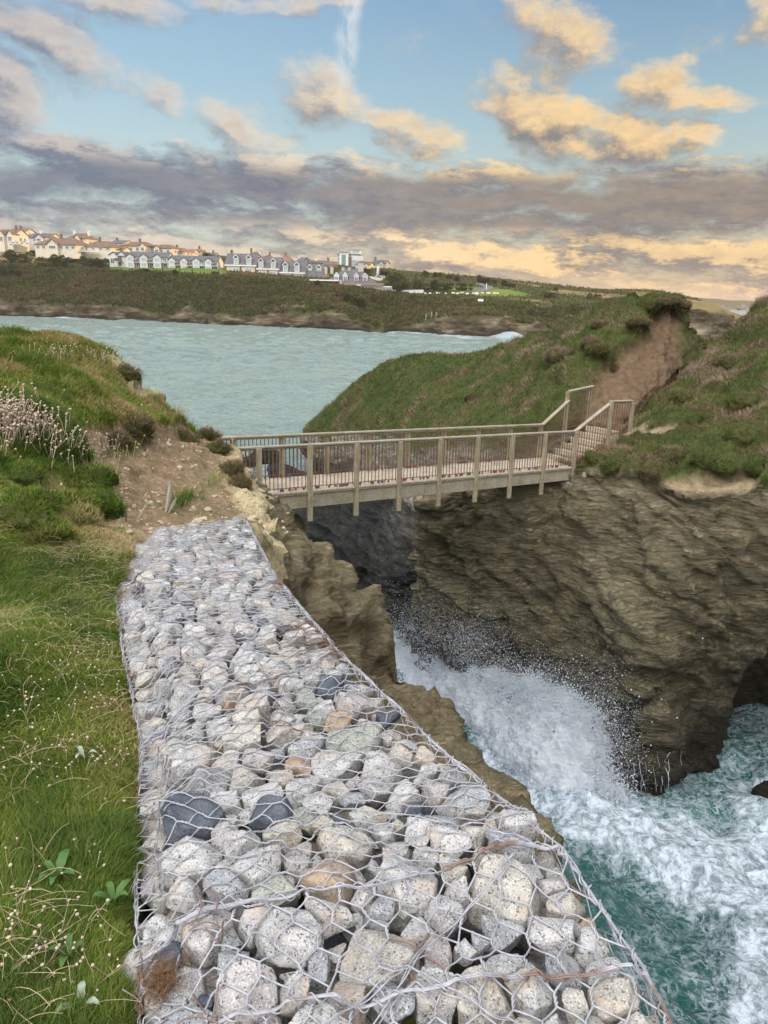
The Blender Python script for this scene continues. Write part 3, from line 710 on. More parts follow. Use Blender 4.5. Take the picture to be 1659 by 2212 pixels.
def build_land():
    xs = np.arange(-15, 3.6, .055); ys = np.concatenate([np.arange(-5, .6, .25), np.arange(.6, 14.6, .05), np.arange(14.6, 21.5, .09)])
    xs = np.concatenate([np.arange(-15, -7, .2), np.arange(-7, 3.4, .045)])
    X, Y = np.meshgrid(xs, ys); q = np.c_[X.ravel(), Y.ravel()]
    z, sU, sL = land_z(q)
    p3 = np.c_[q, z]
    pd = np.abs(poly_sd(q, PATH))
    wid = .42+fbm(np.c_[q*1.1, 0*q[:, 0]], 3, 21)*.3
    far = smooth(9.5, 14.5, q[:, 1])
    bare = smooth(wid+.30, wid-.05, pd)
    # open ground between the path and the cliff edge, past the end of the gabion
    between = smooth(5.6, 6.6, q[:, 1])*smooth(-2.9, -2.2, q[:, 0]-0.0*q[:, 1])
    bare = np.maximum(bare, between)
    nz = fbm(p3*[1.6, 1.6, 0], 5, 31)
    bare = np.clip(bare+(nz)*.30*smooth(.05, .5, bare), 0, 1)
    spots = smooth(.30, .42, fbm(p3*[1.3, 1.3, 0]+4, 4, 55))*smooth(3.8, 4.8, q[:, 1])*smooth(8.5, 7, q[:, 1])
    bare = np.maximum(bare, spots)
    slope = np.hypot(*np.gradient(z.reshape(X.shape), ys, xs, edge_order=1)).ravel()
    bare = np.maximum(bare, smooth(.9, 1.5, slope))
    rock = smooth(-.38, -.02, sU+nz*.35)*smooth(4.8, 6.2, q[:, 1]); rock = np.maximum(rock, smooth(-.02, .1, sU))
    # cushions of turf
    w1, _ = worley(np.c_[q*1.55, 0*q[:, 0]]+fbm(p3*.9, 2, 77)[:, None]*.5, 5); w2, _ = worley(np.c_[q*4.2, 0*q[:, 0]], 6)
    cush = (1-np.clip(w1, 0, 1)**2)*.17+(1-np.clip(w2, 0, 1)**2)*.045
    mid = smooth(3.5, 5.5, q[:, 1])*smooth(10, 8.5, q[:, 1])
    cush = cush*(.22+1.1*mid)*(1-bare)*(1-rock)
    z2 = z+cush+fbm(p3*[.9, .9, 0], 4, 12)*.09*(1-bare)+fbm(p3*[6, 6, 0], 4, 14)*.02
    Gd = np.dstack([X, Y, z2.reshape(X.shape)])
    N = grid_normals(Gd)
    # rock relief along the normal: blocky, ribbed
    pr = Gd.reshape(-1, 3)
    rib = ridged(pr*[1.3, 1.3, 3.2]+fbm(pr*.8, 2, 9)[:, None]*.8, 5, 40)
    blk, bid = worley(pr*[1.6, 1.6, 3.5]+fbm(pr*2, 2, 8)[:, None]*.3, 44)
    blk2, bid2 = worley(pr*[4.2, 4.2, 9]+fbm(pr*3, 2, 18)[:, None]*.5, 45)
    disp = (rib*.10+(bid-.5)*.20+(bid2-.5)*.10+ridged(pr*[5, 5, 12], 3, 19)*.045)*np.clip(rock+smooth(0, .3, sU), 0, 1)
    wb, ib = worley(pr*[2.6, 2.6, 5]+fbm(pr*2, 2, 24)[:, None]*.4, 25)
    disp += (fbm(pr*9, 3, 22)*.030+(ib-.5)*.075+fbm(pr*2.5, 3, 26)*.06)*bare*smooth(3.5, 5, pr[:, 1])
    Gd = Gd+N*disp.reshape(X.shape)[..., None]
    global LAND, LAND_BARE
    LAND = Gd; LAND_BARE = np.clip(bare+rock, 0, 1).reshape(X.shape)
    F = grid_faces(*X.shape)
    rk = rock.reshape(X.shape); sc = (smooth(.05, .35, sU)).reshape(X.shape)
    cen = sc.ravel()[F].mean(1)
    midx = (cen > .5).astype(int)
    o = mesh_np('cliff_top_ground', Gd.reshape(-1, 3), F, attrs={'soil': bare, 'rock': rock}, mats=[M['ground'], M['rock_brown']], midx=midx)
    tag(o, kind='structure')
build_land()

# ------------------------------------------------------------------ the opposite rock wall and its mound
def chain(*ps): return [np.array(p, float) for p in ps]
def build_wall():
    base = [(905, 1440), (1000, 1500), (1120, 1560), (1235, 1610), (1330, 1670), (1430, 1705), (1540, 1670), (1659, 1640), (1900, 1700), (2300, 1800)]
    B = [PZ(u, v, 0.0) for u, v in base]
    top = [(905, 1090, 25.4), (1000, 1075, 25), (1120, 1062, 24.7), (1225, 1045, 24.3), (1310, 1045, 23.2), (1400, 1050, 22.3), (1500, 1085, 21.6), (1659, 1065, 21), (1900, 1040, 20), (2300, 1000, 18)]
    T = [P(*t) for t in top]
    mid = [None, None, None, (1255, 1000, 24.8), (1330, 985, 24.8), (1400, 965, 25), (1500, 930, 25.3), (1659, 860, 25.8), (1900, 760, 25), (2300, 640, 22)]
    rid = [None, None, None, (1288, 980, 25.6), (1355, 938, 26.8), (1428, 872, 28.2), (1520, 785, 31), (1659, 668, 33), (1900, 480, 33), (2300, 300, 30)]
    cols = []
    # a hidden column turning the left corner back into the gully
    b0, t0 = B[0], T[0]
    dk = np.array([1.5, 4.0, 0])
    cols.append([b0+dk+[0, 0, -1.5], b0+dk, b0*.62+t0*.38+dk, b0*.3+t0*.7+dk, t0+dk, t0+dk+[.5, 1, .1], t0+dk+[1, 2, .1], t0+dk+[1.5, 3, .1], t0+dk+[2, 4, 0], t0+dk+[3, 6, -1]])
    for i in range(10):
        b, t = B[i], T[i]
        out = np.array([-.55, -.85, 0])
        c = [b+[0, 0, -1.5], b, b*.66+t*.34+out*(.1+.35*(i % 2)), b*.33+t*.67+out*.35, t]
        if mid[i] is None:
            k = np.array([.3, .9, 0])
            c += [t+k*.5+[0, 0, .05], t+k*2, t+k*3, t+k*5, t+k*8+[0, 0, -.5]]
        else:
            m_, r_ = P(*mid[i]), P(*rid[i])
            bk = np.array([.25, 1.0, 0])
            lip = t*.72+m_*.28+[0, 0, .12]
            c += [lip, m_, r_, r_+bk*2.5+[0, 0, -.4], r_+bk*9+[0, 0, -4.0]]
        cols.append(c)
    for (x, y, k) in ((19, 9, 1.0), (22, -2, 1.1), (23, -16, 1.2), (22, -32, 1.2)):  # unseen ridge added at the right to keep low sun off the foreground
        b = np.array([x, y, 0.]); t = b+[2.2, .4, 9.3]; m_ = t+[3, 1, 2.4*k]; r_ = t+[9, 3, 12*k]
        cols.append([b+[0, 0, -1.5], b, b*.66+t*.34-[.5, 0, 0], b*.33+t*.67-[.5, 0, 0], t, t*.7+m_*.3, m_, r_, r_+[3, 1, -.4], r_+[12, 2, -6]])
    C = np.array(cols).swapaxes(0, 1)
    Gd, tu, tv = loft(C, 640, 420)
    Gd = np.nan_to_num(Gd)
    N = grid_normals(Gd); N *= np.sign((N[60, 120] @ np.array([-.5, -.8, .2])))
    pr = Gd.reshape(-1, 3); TV = np.repeat(tv[:, None], Gd.shape[1], 1).ravel(); TU = np.repeat(tu[None], Gd.shape[0], 0).ravel()
    a = R(38); q = pr.copy(); q[:, 0], q[:, 2] = pr[:, 0]*math.cos(a)-pr[:, 2]*math.sin(a), pr[:, 0]*math.sin(a)+pr[:, 2]*math.cos(a)
    wv = fbm(pr*.35, 3, 61)[:, None]*1.2
    rib = ridged(q*[.40, .40, 2.2]+wv, 6, 62)
    b1, i1 = worley(q*[.35, .35, .75]+wv*.5, 63); b2, i2 = worley(q*[1.1, 1.1, 2.2]+wv*.6, 64)
    rockm = smooth(4.35, 4.02, TV+fbm(pr*.8, 3, 65)*.5)
    d = (rib*.15+(i1-.5)*.50+(i2-.5)*.26+fbm(pr*.25, 3, 66)*.65+ridged(q*[1.3, 1.3, 5.0]+wv*2, 4, 67)*.10+fbm(pr*4.5, 3, 69)*.05)*np.clip(rockm+.0, 0, 1)
    # undercut cave at the right and a long fissure
    uvp = PROJ(pr); u, v = uvp[:, 0], uvp[:, 1]
    cave = smooth(1585, 1610, u+(v-1600)*.10+fbm(pr*.9, 3, 68)*26)*smooth(1440, 1500, v+(u-1600)*.75)*smooth(3.4, 2.9, TV)*smooth(2150, 1800, u)
    d -= cave*3.2
    gash = np.exp(-((v-(1500-(u-1430)*.42))/9)**2)*smooth(1350, 1390, u)*smooth(1480, 1450, u); d -= gash*.5
    # heath cushions
    veg = 1-rockm
    w1, _ = worley(pr*[.95, .95, 1.2], 70); w2, _ = worley(pr*2.4, 71)
    lump = (1-np.clip(w1, 0, 1)**2)*.50+(1-np.clip(w2, 0, 1)**2)*.17+fbm(pr*.5, 3, 72)*.30-.16-.30*smooth(5.6, 6.6, TV)-.08*np.exp(-((u-1440)/70)**2)
    earth = smooth(.18, .30, fbm(pr*.55+5, 4, 73)+.85*np.exp(-((u-1425)/60)**2-((v-935)/26)**2)+.5*np.exp(-((v-(950+(u-1500)*.10))/16)**2)*smooth(1480, 1520, u)+.45*smooth(4.9, 4.35, TV)-.30)
    d += lump*veg*smooth(0, .6, veg)*(1-.9*earth)-earth*veg*.12
    d = d.reshape(Gd.shape[:2])
    Gd = Gd+N*d[..., None]
    global WALL, WALL_VEG
    WALL = Gd; WALL_VEG = (veg*(1-earth*.96)).reshape(Gd.shape[:2])
    F = grid_faces(*Gd.shape[:2])
    midx = (rockm[F].mean(1) < .5).astype(int)
    o = mesh_np('rock_cliff', Gd.reshape(-1, 3), F, attrs={'earth': np.clip(earth, 0, 1), 'rock': rockm*0, 'pale': rockm*0+.6}, mats=[M['rock_wall'], M['mound']], midx=midx)
    tag(o, kind='structure')
build_wall()

def build_hill():
    def col(foot, w, top, g1, ridge, back):
        f = PZ(*foot, 0.0); r = P(*ridge); bk = np.array(back, float)
        f2 = f+[0, 0, -1.5]
        return [f2, f, P(*w), P(*top), P(*g1), r, r+bk*[.35, .35, 0]+[0, 0, -.6-.05*abs(bk[1])], r+bk+[0, 0, -4], np.array([r[0]+bk[0]*1.6, r[1]+bk[1]*1.6, -1.0])]
    cols = [
        col((588, 1003), (625, 975, 60), (652, 944, 59), (658, 935, 59.5), (663, 930, 60), (3, 8, 0)),
        col((598, 1060), (668, 1000, 51), (690, 945, 52), (700, 905, 53), (712, 880, 54), (3, 9, 0)),
        col((618, 1130), (730, 1040, 42.5), (790, 950, 44), (800, 865, 47), (805, 802, 50), (3, 9, 0)),
        col((700, 1250), (800, 1120, 35), (885, 958, 37), (900, 850, 41), (905, 767, 48), (3, 9, 0)),
        col((800, 1350), (870, 1180, 30), (985, 975, 31.5), (1010, 880, 36), (1040, 771, 44), (3, 9, 0)),
        col((900, 1425), (960, 1200, 28), (1100, 975, 28.6), (1130, 870, 32), (1150, 731, 40), (3, 9, 0)),
        col((1000, 1440), (1080, 1180, 27.5), (1180, 955, 28), (1200, 820, 31), (1250, 692, 37.5), (3, 9, 0)),
        col((1150, 1440), (1200, 1150, 28), (1262, 900, 28), (1285, 770, 31), (1335, 650, 35), (3, 9, 0)),
        col((1300, 1440), (1300, 1150, 27.5), (1322, 905, 27.6), (1365, 770, 31), (1405, 646, 34), (3, 9, 0)),
        col((1400, 1440), (1390, 1150, 28), (1378, 908, 28.0), (1440, 770, 31.2), (1468, 648, 33.6), (3, 8, 0)),
        col((1450, 1440), (1440, 1150, 29.3), (1422, 895, 29.3), (1490, 780, 32.4), (1484, 712, 34.5), (4, 6, 0)),
        col((1500, 1440), (1500, 1150, 31), (1470, 880, 31), (1520, 775, 35), (1512, 738, 38), (5, 8, 0)),
        col((1600, 1440), (1600, 1150, 33.4), (1545, 850, 33.4), (1590, 775, 37), (1590, 752, 40), (5, 8, 0)),
        col((1750, 1440), (1750, 1150, 36), (1700, 830, 36), (1720, 775, 39), (1720, 750, 42), (5, 8, 0)),
    ]
    C = np.array(cols).swapaxes(0, 1)
    Gd, tu, tv = loft(C, 520, 460)
    N = grid_normals(Gd); N *= np.sign((N[260, 250] @ np.array([-.3, -.6, .6])))
    pr = Gd.reshape(-1, 3); TV = np.repeat(tv[:, None], Gd.shape[1], 1).ravel(); TU = np.repeat(tu[None], Gd.shape[0], 0).ravel()
    uvp = PROJ(pr); u, v = uvp[:, 0], uvp[:, 1]
    rockm = smooth(3.12, 2.85, TV+fbm(pr*.4, 3, 81)*.35)
    # the steep side facing the bridge loses its turf
    a = R(-22); q = pr.copy(); q[:, 0], q[:, 2] = pr[:, 0]*math.cos(a)-pr[:, 2]*math.sin(a), pr[:, 0]*math.sin(a)+pr[:, 2]*math.cos(a)
    wv = fbm(pr*.3, 3, 82)[:, None]*.8
    rib = ridged(q*[.4, .4, 2.2]+wv, 5, 83); b1, i1 = worley(q*[.35, .35, 1.4]+wv, 84)
    d = (rib*.38+(i1-.5)*.7)*rockm
    cave = np.exp(-((u-628)/26)**2-((v-985)/22)**2)*(uvp[:, 2] > 45); d -= cave*3
    e1 = smooth(1265, 1300, u+fbm(pr*.8, 3, 85)*28-(v-800)*-.25)*smooth(668, 700, v+fbm(pr*.8, 3, 86)*10-(1440-u)*.75)*smooth(1500, 1470, u+(760-v)*.22)
    e2 = smooth(1392, 1415, u)*smooth(1482, 1470, u)*smooth(655, 668, v)
    earth = np.clip(np.maximum(e1, e2), 0, 1)*(TV < 5.3)
    earth = np.where(TV > 2.6, earth, 0)
    # the cut face stands back under an overhanging lip of turf
    d -= earth*.50
    d += earth*(ridged(pr*[.9, .9, .5], 4, 87)*.16+fbm(pr*2.5, 3, 92)*.10)
    w1, _ = worley(pr*[.9, .9, 1.1], 88); w2, _ = worley(pr*2.0, 89)
    veg = (1-rockm)*(1-earth)
    lump = (1-np.clip(w1, 0, 1)**2)*.50+(1-np.clip(w2, 0, 1)**2)*.16+fbm(pr*.35, 3, 90)*.38-.40
    lump *= .45+.85*smooth(950, 1150, u)
    d += lump*veg
    burrow = np.exp(-((u-1332)/7)**2-((v-770)/7)**2); d -= burrow*1.0*(TV < 5.3)
    Gd = Gd+N*d.reshape(Gd.shape[:2])[..., None]
    global HILL, HILL_VEG
    HILL = Gd; HILL_VEG = veg.reshape(Gd.shape[:2])
    F = grid_faces(*Gd.shape[:2])
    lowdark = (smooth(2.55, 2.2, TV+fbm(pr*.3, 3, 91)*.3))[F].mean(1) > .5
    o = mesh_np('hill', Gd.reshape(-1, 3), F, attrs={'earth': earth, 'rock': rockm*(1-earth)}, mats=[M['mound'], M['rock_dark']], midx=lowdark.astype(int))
    tag(o, kind='structure')
build_hill()

# ------------------------------------------------------------------ the far headland across the bay
HU = [-700, -300, 0, 130, 250, 330, 450, 600, 700, 770, 822, 860, 930, 1000, 1060, 1150, 1300, 1500, 1800]
def build_headland():
    hu = HU
    foot = dict(zip(hu, [652, 668, 682, 686, 690, 693, 700, 706, 711, 714, 719, 716, 720, 726, 728, 730, 735, 742, 750]))
    rockt = dict(zip(hu, [620, 632, 640, 656, 664, 672, 676, 682, 672, 686, 711, 706, 694, 688, 684, 700, 712, 722, 735]))
    edge = dict(zip(hu, [547, 558, 572, 582, 583, 585, 592, 607, 620, 629, 635, 637, 641, 648, 652, 657, 670, 690, 770]))
    sky = dict(zip(hu, [504, 522, 533, 539, 546, 549, 557, 568, 576, 583, 588, 591, 597, 604, 610, 619, 635, 650, 765]))
    cols = []
    for u in hu:
        f = PZ(u, foot[u], 0.0); d0 = PROJ(f[None])[0, 2]
        notch = 14*math.exp(-((u-826)/22)**2)
        r1 = P(u, rockt[u], d0+3+notch*.3)
        e = P(u, edge[u], d0+40+notch)
        m_ = P(u, rockt[u]*.48+edge[u]*.52+4, d0+20+notch*1.4)
        mm = P(u, rockt[u]*.45+edge[u]*.55-18*0+ (edge[u]-rockt[u])*.28, d0+32+notch)
        s = P(u, sky[u], d0+120)
        k = e*.5+s*.5
        cols.append([f+[0, -.5, -3], f, r1, m_, mm, e, k, s, s+[8, 60, 2], s+[10, 200, -10]])
    C = np.array(cols).swapaxes(0, 1)
    Gd, tu, tv = loft(C, 760, 300)
    N = grid_normals(Gd); N *= np.sign(N[150, 350, 2])
    pr = Gd.reshape(-1, 3); TV = np.repeat(tv[:, None], Gd.shape[1], 1).ravel()
    uvp = PROJ(pr); u, v = uvp[:, 0], uvp[:, 1]
    rock = smooth(1.98, 1.80, TV+fbm(pr*.06, 4, 101)*.60)
    crag = smooth(.15, .35, fbm(pr*[.05, .05, .12]+8, 4, 111)-.25+.55*np.exp(-((u-940)/70)**2-((v-690)/14)**2))*(TV < 3.2)
    rock = np.maximum(rock, crag)
    lawn = smooth(1.0, .6, np.hypot((u-1040)/120, (v-629-(u-1040)*.085)/11)+fbm(pr*.05, 2, 103)*.2)*(TV > 4)*(TV < 7)
    lawn = np.maximum(lawn, smooth(225, 240, u)*smooth(500, 480, u)*smooth(4.5, 5.1, TV)*smooth(6.2, 5.9, TV)*.8)
    dry = smooth(150, 60, u)*smooth(570, 560, v)*smooth(5.0, 5.2, TV)
    dry = np.maximum(dry, smooth(1050, 1200, u)*smooth(.0, .3, fbm(pr*.03, 3, 104))*.8)
    rib = ridged(pr*[.05, .05, .30]+fbm(pr*.03, 2, 102)[:, None], 5, 105); b, bi = worley(pr*[.10, .10, .25], 106)
    d = (rib*1.8+(bi-.5)*3.2+fbm(pr*.3, 3, 7)*.8)*rock
    plate = smooth(4.9, 5.3, TV)
    shr = (1-rock)*(1-lawn)*(1-dry*.8)*(1-plate*.75)
    w1, _ = worley(pr*[.22, .22, .3], 107); w2, _ = worley(pr*.55, 108)
    d += shr*((1-np.clip(w1, 0, 1)**2)*1.8+(1-np.clip(w2, 0, 1)**2)*.7+fbm(pr*.035, 3, 109)*2.4*(1-plate)+fbm(pr*.4, 3, 110)*.5-1.4)
    Gd = Gd+N*d.reshape(Gd.shape[:2])[..., None]
    global HEAD, HEAD_SHR, HEAD_TV
    HEAD = Gd; HEAD_SHR = shr.reshape(Gd.shape[:2]); HEAD_TV = tv
    o = mesh_np('headland', Gd.reshape(-1, 3), grid_faces(*Gd.shape[:2]), M['headland'], attrs={'rock': rock, 'lawn': lawn, 'dry': dry})
    tag(o, kind='structure')
build_headland()

def build_distance():
    # brown sea cliffs seen through the gap, and the hills far along the coast
    us = [1380, 1450, 1480, 1530, 1570, 1600, 1625, 1680, 1760]
    top = dict(zip(us, [640, 650, 656, 661, 672, 690, 705, 730, 750])); fd = 170
    cols = []
    for u in us:
        t = P(u, top[u], fd+(u-1480)*.1); f = P(u, 800, fd-14); m_ = P(u, top[u]+26, fd-5)
        cols.append([np.array([f[0], f[1], -2.]), m_*.5+f*.5+[0, 2, 0], m_, t, t+[4, 22, .3], t+[8, 70, -9]])
    Gd, tu, tv = loft(np.array(cols).swapaxes(0, 1), 220, 150)
    N = grid_normals(Gd); N *= np.sign(N[60, 100] @ np.array([0, -1, .3]))
    pr = Gd.reshape(-1, 3); TV = np.repeat(tv[:, None], Gd.shape[1], 1).ravel()
    rock = smooth(2.5, 2.2, TV+fbm(pr*.05, 3, 120)*.7)
    d = ridged(pr*[.14, .14, .05], 5, 121)*2.2*rock+fbm(pr*.3, 3, 122)*.7
    Gd = Gd+N*d.reshape(Gd.shape[:2])[..., None]
    o = mesh_np('sea_cliffs', Gd.reshape(-1, 3), grid_faces(*Gd.shape[:2]), M['headland'], attrs={'rock': rock, 'lawn': rock*0, 'dry': (1-rock)*.7})
    tag(o, kind='structure')
    us = [1100, 1300, 1480, 1560, 1620, 1700, 1900]; tp = [646, 646, 647, 648, 654, 658, 664]
    cols = []
    for u, t_ in zip(us, tp):
        t = P(u, t_, 1900); cols.append([np.array([t[0]*.93, t[1]*.93, -3.]), t*.96+[0, 0, -t[2]*.5], t, t+[10, 300, 0], t+[20, 600, -60]])
    Gd, tu, tv = loft(np.array(cols).swapaxes(0, 1), 160, 60)
    pr = Gd.reshape(-1, 3)
    Gd = Gd+np.array([0, 0, 1])*(fbm(pr*.012, 4, 130)*5).reshape(Gd.shape[:2])[..., None]
    global DIST
    DIST = Gd
    o = mesh_np('distant_hills', Gd.reshape(-1, 3), grid_faces(*Gd.shape[:2]), M['headland'], attrs={'rock': np.zeros(len(pr)), 'lawn': np.zeros(len(pr)), 'dry': np.full(len(pr), .12)})
    tag(o, kind='structure')
build_distance()

# ------------------------------------------------------------------ sea
def build_sea():
    def sheet(xs, ys, amp, foamf, name):
        X, Y = np.meshgrid(xs, ys); p = np.c_[X.ravel(), Y.ravel(), np.zeros(X.size)]
        f = foamf(p); z = amp(p, f)
        return X, Y, z, f
    # one sheet, cells growing with distance
    ys = [4.0]
    while ys[-1] < 2600: ys.append(ys[-1]+max(.10, (ys[-1]-14)*.010+.02))
    ys = np.array(ys+[4200, 6500])
    t = np.linspace(-1, 1, 420)
    X = np.zeros((len(ys), len(t))); Y = np.repeat(ys[:, None], len(t), 1)
    for i, y in enumerate(ys): X[i] = t*(13+y*.95)
    X[:, :] += np.linspace(3, 0, len(ys))[:, None]
    p = np.c_[X.ravel(), Y.ravel(), np.zeros(X.size)]
    uv = PROJ(p); u, v = uv[:, 0], uv[:, 1]
    inb = p[:, 1] < 46
    gul = smooth(46, 30, p[:, 1])*smooth(-9, -2, p[:, 0])
    # white water: right under the wall and where the wave breaks, thinner towards the lower right
    f = np.zeros(len(p))
    f = np.maximum(f, 1.1*np.exp(-((u-1160)/210)**2-((v-1640)/150)**2))
    f = np.maximum(f, 1.0*smooth(210, 30, np.abs(v-(1700+(u-1150)*.42))+fbm(p*.5, 3, 141)*60)*smooth(1050, 1150, u))
    f = np.maximum(f, .85*smooth(1380, 1620, u)*smooth(1600, 1700, v))
    f = np.maximum(f, .52+fbm(p*.25, 3, 142)*.25)
    f = np.where((v > 1900) & (u < 1420), np.minimum(f, .34+.3*smooth(1300, 1450, u)+fbm(p*.3, 3, 143)*.25), f)
    f = f*gul
    f = np.maximum(f, gul*smooth(1500, 1380, v)*.95)
    # surf at the foot of the far shore and round the hill's toe
    hf = np.array([PZ(a, b, 0)[:2] for a, b in zip(HU, [652, 668, 682, 686, 690, 693, 700, 706, 711, 714, 719, 716, 720, 726, 728, 730, 735, 742, 750])])
    ds = np.abs(poly_sd(p[:, :2], hf))
    surf = smooth(6+9*np.clip(fbm(p*[.03, .03, 0], 3, 144)+.05, 0, 1)/.3, 0, ds)*(.55+fbm(p*[.04, .04, 0], 3, 145)*1.4)
    surf = np.maximum(surf, 1.2*np.exp(-((u-1095)/45)**2)*smooth(16, 3, ds))
    f = np.maximum(f, np.clip(surf, 0, 1))
    toe = np.array([PZ(a, b, 0)[:2] for a, b in [(588, 1003), (598, 1060), (618, 1130), (700, 1250), (800, 1350), (900, 1425)]])
    dt = np.abs(poly_sd(p[:, :2], toe)); f = np.maximum(f, smooth(7, .5, dt)*.75)
    f = np.maximum(f, .62*smooth(26, 12, np.abs(v-1000-fbm(p*.1, 2, 5)*20))*smooth(430, 500, u)*smooth(640, 600, u))
    far = smooth(20, 60, p[:, 1])
    z = fbm(p*[.22, .34, 0], 4, 146)*.80*far*smooth(900, 300, p[:, 1])+fbm(p*[.9, 1.2, 0], 4, 147)*.16
    z += gul*(fbm(p*[.55, .55, 0], 5, 148)*.75+np.clip(f, 0, 1)*ridged(p*[1.6, 1.6, 0], 4, 149)*.16)
    z += gul*.75*np.exp(-((u-1330)/160)**2-((v-1790-(u-1330)*.45)/55)**2)
    z += np.exp(-((u-1095)/30)**2)*smooth(10, 2, ds)*2.2*(.5+vnoise(p*.3, 3))
    p[:, 2] = z
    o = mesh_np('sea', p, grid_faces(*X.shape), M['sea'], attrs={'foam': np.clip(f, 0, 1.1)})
    tag(o, kind='structure')
build_sea()
# ------------------------------------------------------------------ gabion baskets: stones and wire
GLp = np.array([(-.44, .35), (-.49, 1.28), (-.59, 1.55), (-.80, 2.15), (-.93, 2.65), (-1.34, 3.6), (-1.74, 4.6), (-2.0, 5.8)])
GRp = np.array([(.70, .35), (.66, 1.45), (.56, 1.9), (.26, 2.42), (-.18, 3.32), (-.44, 3.95), (-.72, 4.68), (-1.27, 6.50)])
GSEAM = [0, 2, 4, 6, 7]             # control rows where one basket ends and the next begins
_mid = (GLp+GRp)/2
GS = np.concatenate([[0], np.cumsum(np.linalg.norm(np.diff(_mid, axis=0), axis=1))])
def g_edge(s):
    L = np.stack([np.interp(s, GS, GLp[:, k]) for k in (0, 1)], -1); Rr = np.stack([np.interp(s, GS, GRp[:, k]) for k in (0, 1)], -1)
    return L, Rr
GPOLY = np.concatenate([GLp, GRp[::-1]])
